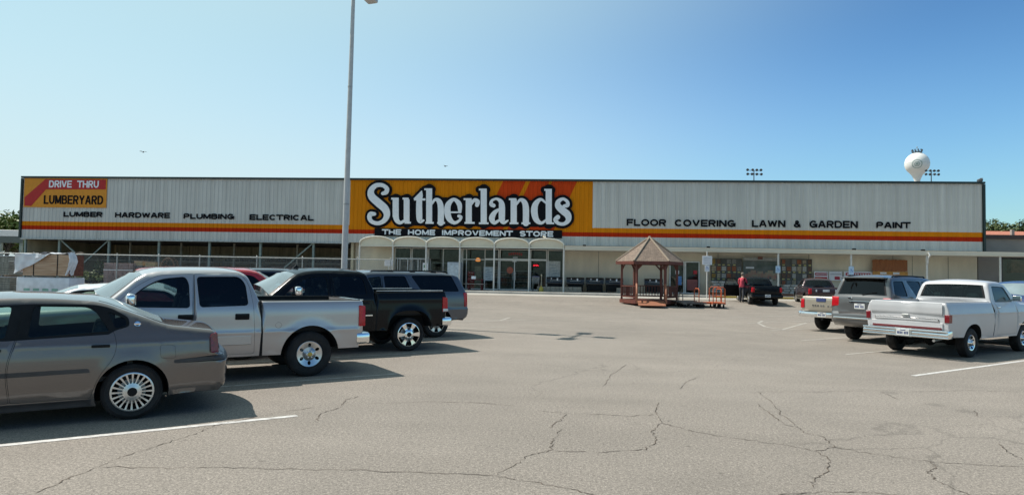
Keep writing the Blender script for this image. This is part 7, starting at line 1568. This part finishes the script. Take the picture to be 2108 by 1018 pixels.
for k in range(10): a = 2 * PI * k / 10; x, y = R_ * .4 * math.cos(a), R_ * .4 * math.sin(a); mb.tube([(x, y, zt_ - .2), (x, y, zt_ + 1.2)], .06, 0, 5); mb.box((x, y, zt_ + .9), (.3, .3, .75), 0)
mb.build('railing', mat('dark_antenna', (.07, .08, .09), .6), ct); mb = MB(); mb.tube([(0, 0, zt_), (0, 0, zt_ + 2.1)], .09, 0, 6); mb.ball((0, 0, zt_ + 2.2), .3, 0, 1); mb.build('mast', M_STEEL, ct)
dv = Vector((-pt.x, -pt.y, EYE - zc_)).normalized(); tq = dv.to_track_quat('Z', 'Y').to_matrix().to_4x4(); mb = MB()
Tm = Matrix.Translation((0, 0, zc_)) @ tq
def cap(r0, r1): return [(R_ * 1.012 * math.sin(a), R_ * 1.012 * math.cos(a)) for a in np.linspace(math.asin(r0), math.asin(r1), 4)]
mb.lathe(cap(.34, .40), 0, 36, T=Tm); mb.lathe(cap(.001, .10), 0, 20, T=Tm); mb.lathe(cap(.17, .24), 0, 6, T=Tm); mb.build('emblem', mat('green_tank_emblem', (.33, .40, .36), .6), ct)
# sports field lights
M_MAST = mat('dark_steel_mast', (.06, .07, .08), .6)
def field_light(px, py_top, py_bar, Y, n_, label, ang=0, s=1.0):
    p = at(px, py_bar, Y); t = thing('floodlight_mast', (p.x, p.y, 0), ang, label, 'floodlight mast', 'sports floodlights beyond the store roof'); zt_ = at(px, py_top, Y).z; zb_ = p.z; mb = MB(); mb.tube([(0, 0, 0), (0, 0, zt_)], [.30, .13], 0, 8); mb.build('pole', M_MAST, t)
    w = 3.9 * s; mb = MB(); [mb.beam((-w / 2, 0, z), (w / 2, 0, z), .12) for z in (zt_ - .1, zb_)]; mb.build('crossarm', M_MAST, t)
    for z in (zt_, zb_):
        for k in range(n_):
            x = -w / 2 + k * w / (n_ - 1); a = random.uniform(-.7, .7); mb = MB(); mb.lathe([(.08, -.25), (.34, .12), (.40, .38), (0, .40)], 0, 12, T=Matrix.Translation((x, -.25, z + .1)) @ Matrix.Rotation(a, 4, 'Y') @ Matrix.Rotation(PI / 2 + .5, 4, 'X')); mb.build('floodlight', M_MAST, t)
field_light(1552, 350, 358.5, 190, 4, 'bank of eight dark floodlights on a mast in the middle of the roofline'); field_light(1917, 351.5, 359, 200, 4, 'bank of eight dark floodlights on a mast just right of the water tower'); field_light(2014, 370, 373, 185, 3, 'dark floodlight bank at the right end of the roofline', 1.2, .7)
# birds
for px, py, Y, lab in ((295, 313, 70, 'tiny dark bird in the sky above the grey fascia at the left'), (917, 342, 75, 'tiny dark bird in the sky above the large store name')):
    p = at(px, py, Y); mb = MB(); mb.ball((0, 0, 0), .075, 0, 2, (2.2, .9, .9)); mb.ball((.19, 0, .03), .045, 0, 2); mb.add([(.08, .04, .03), (.02, .22, .10), (-.05, .40, .05), (-.08, .20, .07), (-.07, .04, .03)], [(0, 1, 2, 3, 4)]); mb.add([(.08, -.04, .03), (.02, -.22, .10), (-.05, -.40, .05), (-.08, -.20, .07), (-.07, -.04, .03)], [(0, 4, 3, 2, 1)]); mb.add([(-.13, .03, 0), (-.28, .06, .01), (-.28, -.06, .01), (-.13, -.03, 0)], [(0, 1, 2, 3)])
    o = mb.build('bird', mat('dark_feathers', (.02, .02, .022), .8)); o.location = p; o.rotation_euler = (0, 0, random.uniform(0, 6)); tag(o, lab, 'bird', 'birds in the sky')

# ------------------------------------------------------------------ person at the open door of the small black pickup
def skin_mesh(joints, bones, name, mats, parent, pick, root=0, levels=2):
    me = bpy.data.meshes.new(name); me.from_pydata([j[:3] for j in joints], bones, []); o = bpy.data.objects.new(name, me); C.objects.link(o)
    md = o.modifiers.new('skin', 'SKIN'); md.use_smooth_shade = True
    for i, j in enumerate(joints): me.skin_vertices[0].data[i].radius = (j[3], j[4] if len(j) > 4 else j[3])
    me.skin_vertices[0].data[root].use_root = True
    ss = o.modifiers.new('sub', 'SUBSURF'); ss.levels = ss.render_levels = levels
    dg = bpy.context.evaluated_depsgraph_get(); m2 = bpy.data.meshes.new_from_object(o.evaluated_get(dg)); bpy.data.objects.remove(o)
    for m in mats: m2.materials.append(m)
    for p in m2.polygons: p.material_index = pick(p.center); p.use_smooth = True
    o2 = bpy.data.objects.new(name, m2); C.objects.link(o2); o2.parent = parent; return o2
M_SKIN = mat('skin', (.42, .25, .18), .55, var=.08); M_PINK = mat('red_pink_shirt', (.55, .06, .09), .85, var=.1); M_TROU = mat('dark_trousers', (.03, .032, .045), .85, var=.2); M_HAIR = mat('grey_brown_hair', (.16, .13, .10), .7); M_SHOE = mat('dark_shoe', (.02, .02, .02), .6)
pp_ = gp(1527.5, 622.5)
pe = thing('person', (pp_.x, pp_.y, pp_.z), hS + math.radians(-35), 'person in red shirt and dark trousers at the open door of the black pickup', 'person')
J = [(0, 0, .95, .15, .12), (0, 0, 1.12, .15, .115), (.03, 0, 1.30, .18, .12), (.05, 0, 1.44, .13, .09), (.07, 0, 1.53, .055), (.09, 0, 1.62, .085, .09), (.10, 0, 1.72, .075, .085),
     (0, .10, .88, .095), (.04, .11, .48, .062), (-.02, .11, .09, .045), (.10, .12, .04, .04), (0, -.10, .88, .095), (-.06, -.11, .49, .062), (-.18, -.11, .12, .045), (-.08, -.12, .04, .04),
     (.04, .20, 1.41, .062), (.10, .25, 1.14, .045), (.28, .22, 1.02, .035), (.36, .20, 1.02, .032), (.04, -.20, 1.41, .062), (.16, -.24, 1.17, .045), (.36, -.20, 1.20, .035), (.44, -.18, 1.22, .032)]
Bn = [(0, 1), (1, 2), (2, 3), (3, 4), (4, 5), (5, 6), (0, 7), (7, 8), (8, 9), (9, 10), (0, 11), (11, 12), (12, 13), (13, 14), (3, 15), (15, 16), (16, 17), (17, 18), (3, 19), (19, 20), (20, 21), (21, 22)]
def pk(c):
    if c.z > 1.50: return 0
    if c.z < .10: return 3
    if c.z < .93: return 2
    if abs(c.y) > .14 and c.x > .14: return 0
    return 1
skin_mesh(J, Bn, 'body', [M_SKIN, M_PINK, M_TROU, M_SHOE], pe, pk)
mb = MB(); mb.ball((.075, 0, 1.715), .105, 0, 3, (1.0, .92, 1.0)); mb.bm.verts.ensure_lookup_table()
bmesh.ops.delete(mb.bm, geom=[v for v in mb.bm.verts if v.co.x > .12 and v.co.z < 1.735 or v.co.z < 1.63], context='VERTS'); mb.build('hair', M_HAIR, pe)
mb = MB(); mb.add([(.17, -.012, 1.69), (.17, .012, 1.69), (.20, 0, 1.655), (.17, 0, 1.645)], [(0, 2, 1), (0, 3, 2), (1, 2, 3)]); mb.build('nose', M_SKIN, pe)
for y in (-.03, .03): mb = MB(); mb.ball((.168, y, 1.70), .012, 0, 1); mb.build('eye', M_BLACK, pe)
mb = MB(); mb.box((.168, 0, 1.62), (.012, .045, .010), 0); mb.build('mouth', mat('lips', (.3, .10, .09), .5), pe)
for y in (-.092, .092): mb = MB(); mb.ball((.09, y, 1.68), .022, 0, 2, (.7, .5, 1.2)); mb.build('ear', M_SKIN, pe)
for s in (1, -1):
    base = Vector((.36, .20, 1.02)) if s > 0 else Vector((.44, -.18, 1.22)); mb = MB(); mb.box(base + Vector((.035, 0, 0)), (.085, .075, .03), 0, .012, 2)
    for k, l in enumerate((.062, .074, .070, .052)): y = -.027 + .018 * k; mb.tube([base + Vector((.07, y, 0)), base + Vector((.07 + l * .55, y, -.004)), base + Vector((.07 + l, y, -.022))], [.0095, .009, .007], 0, 6)
    mb.tube([base + Vector((.02, .035 * s, 0)), base + Vector((.05, .06 * s, -.008)), base + Vector((.075, .062 * s, -.014))], [.011, .010, .008], 0, 6); mb.build('hand', M_SKIN, pe)
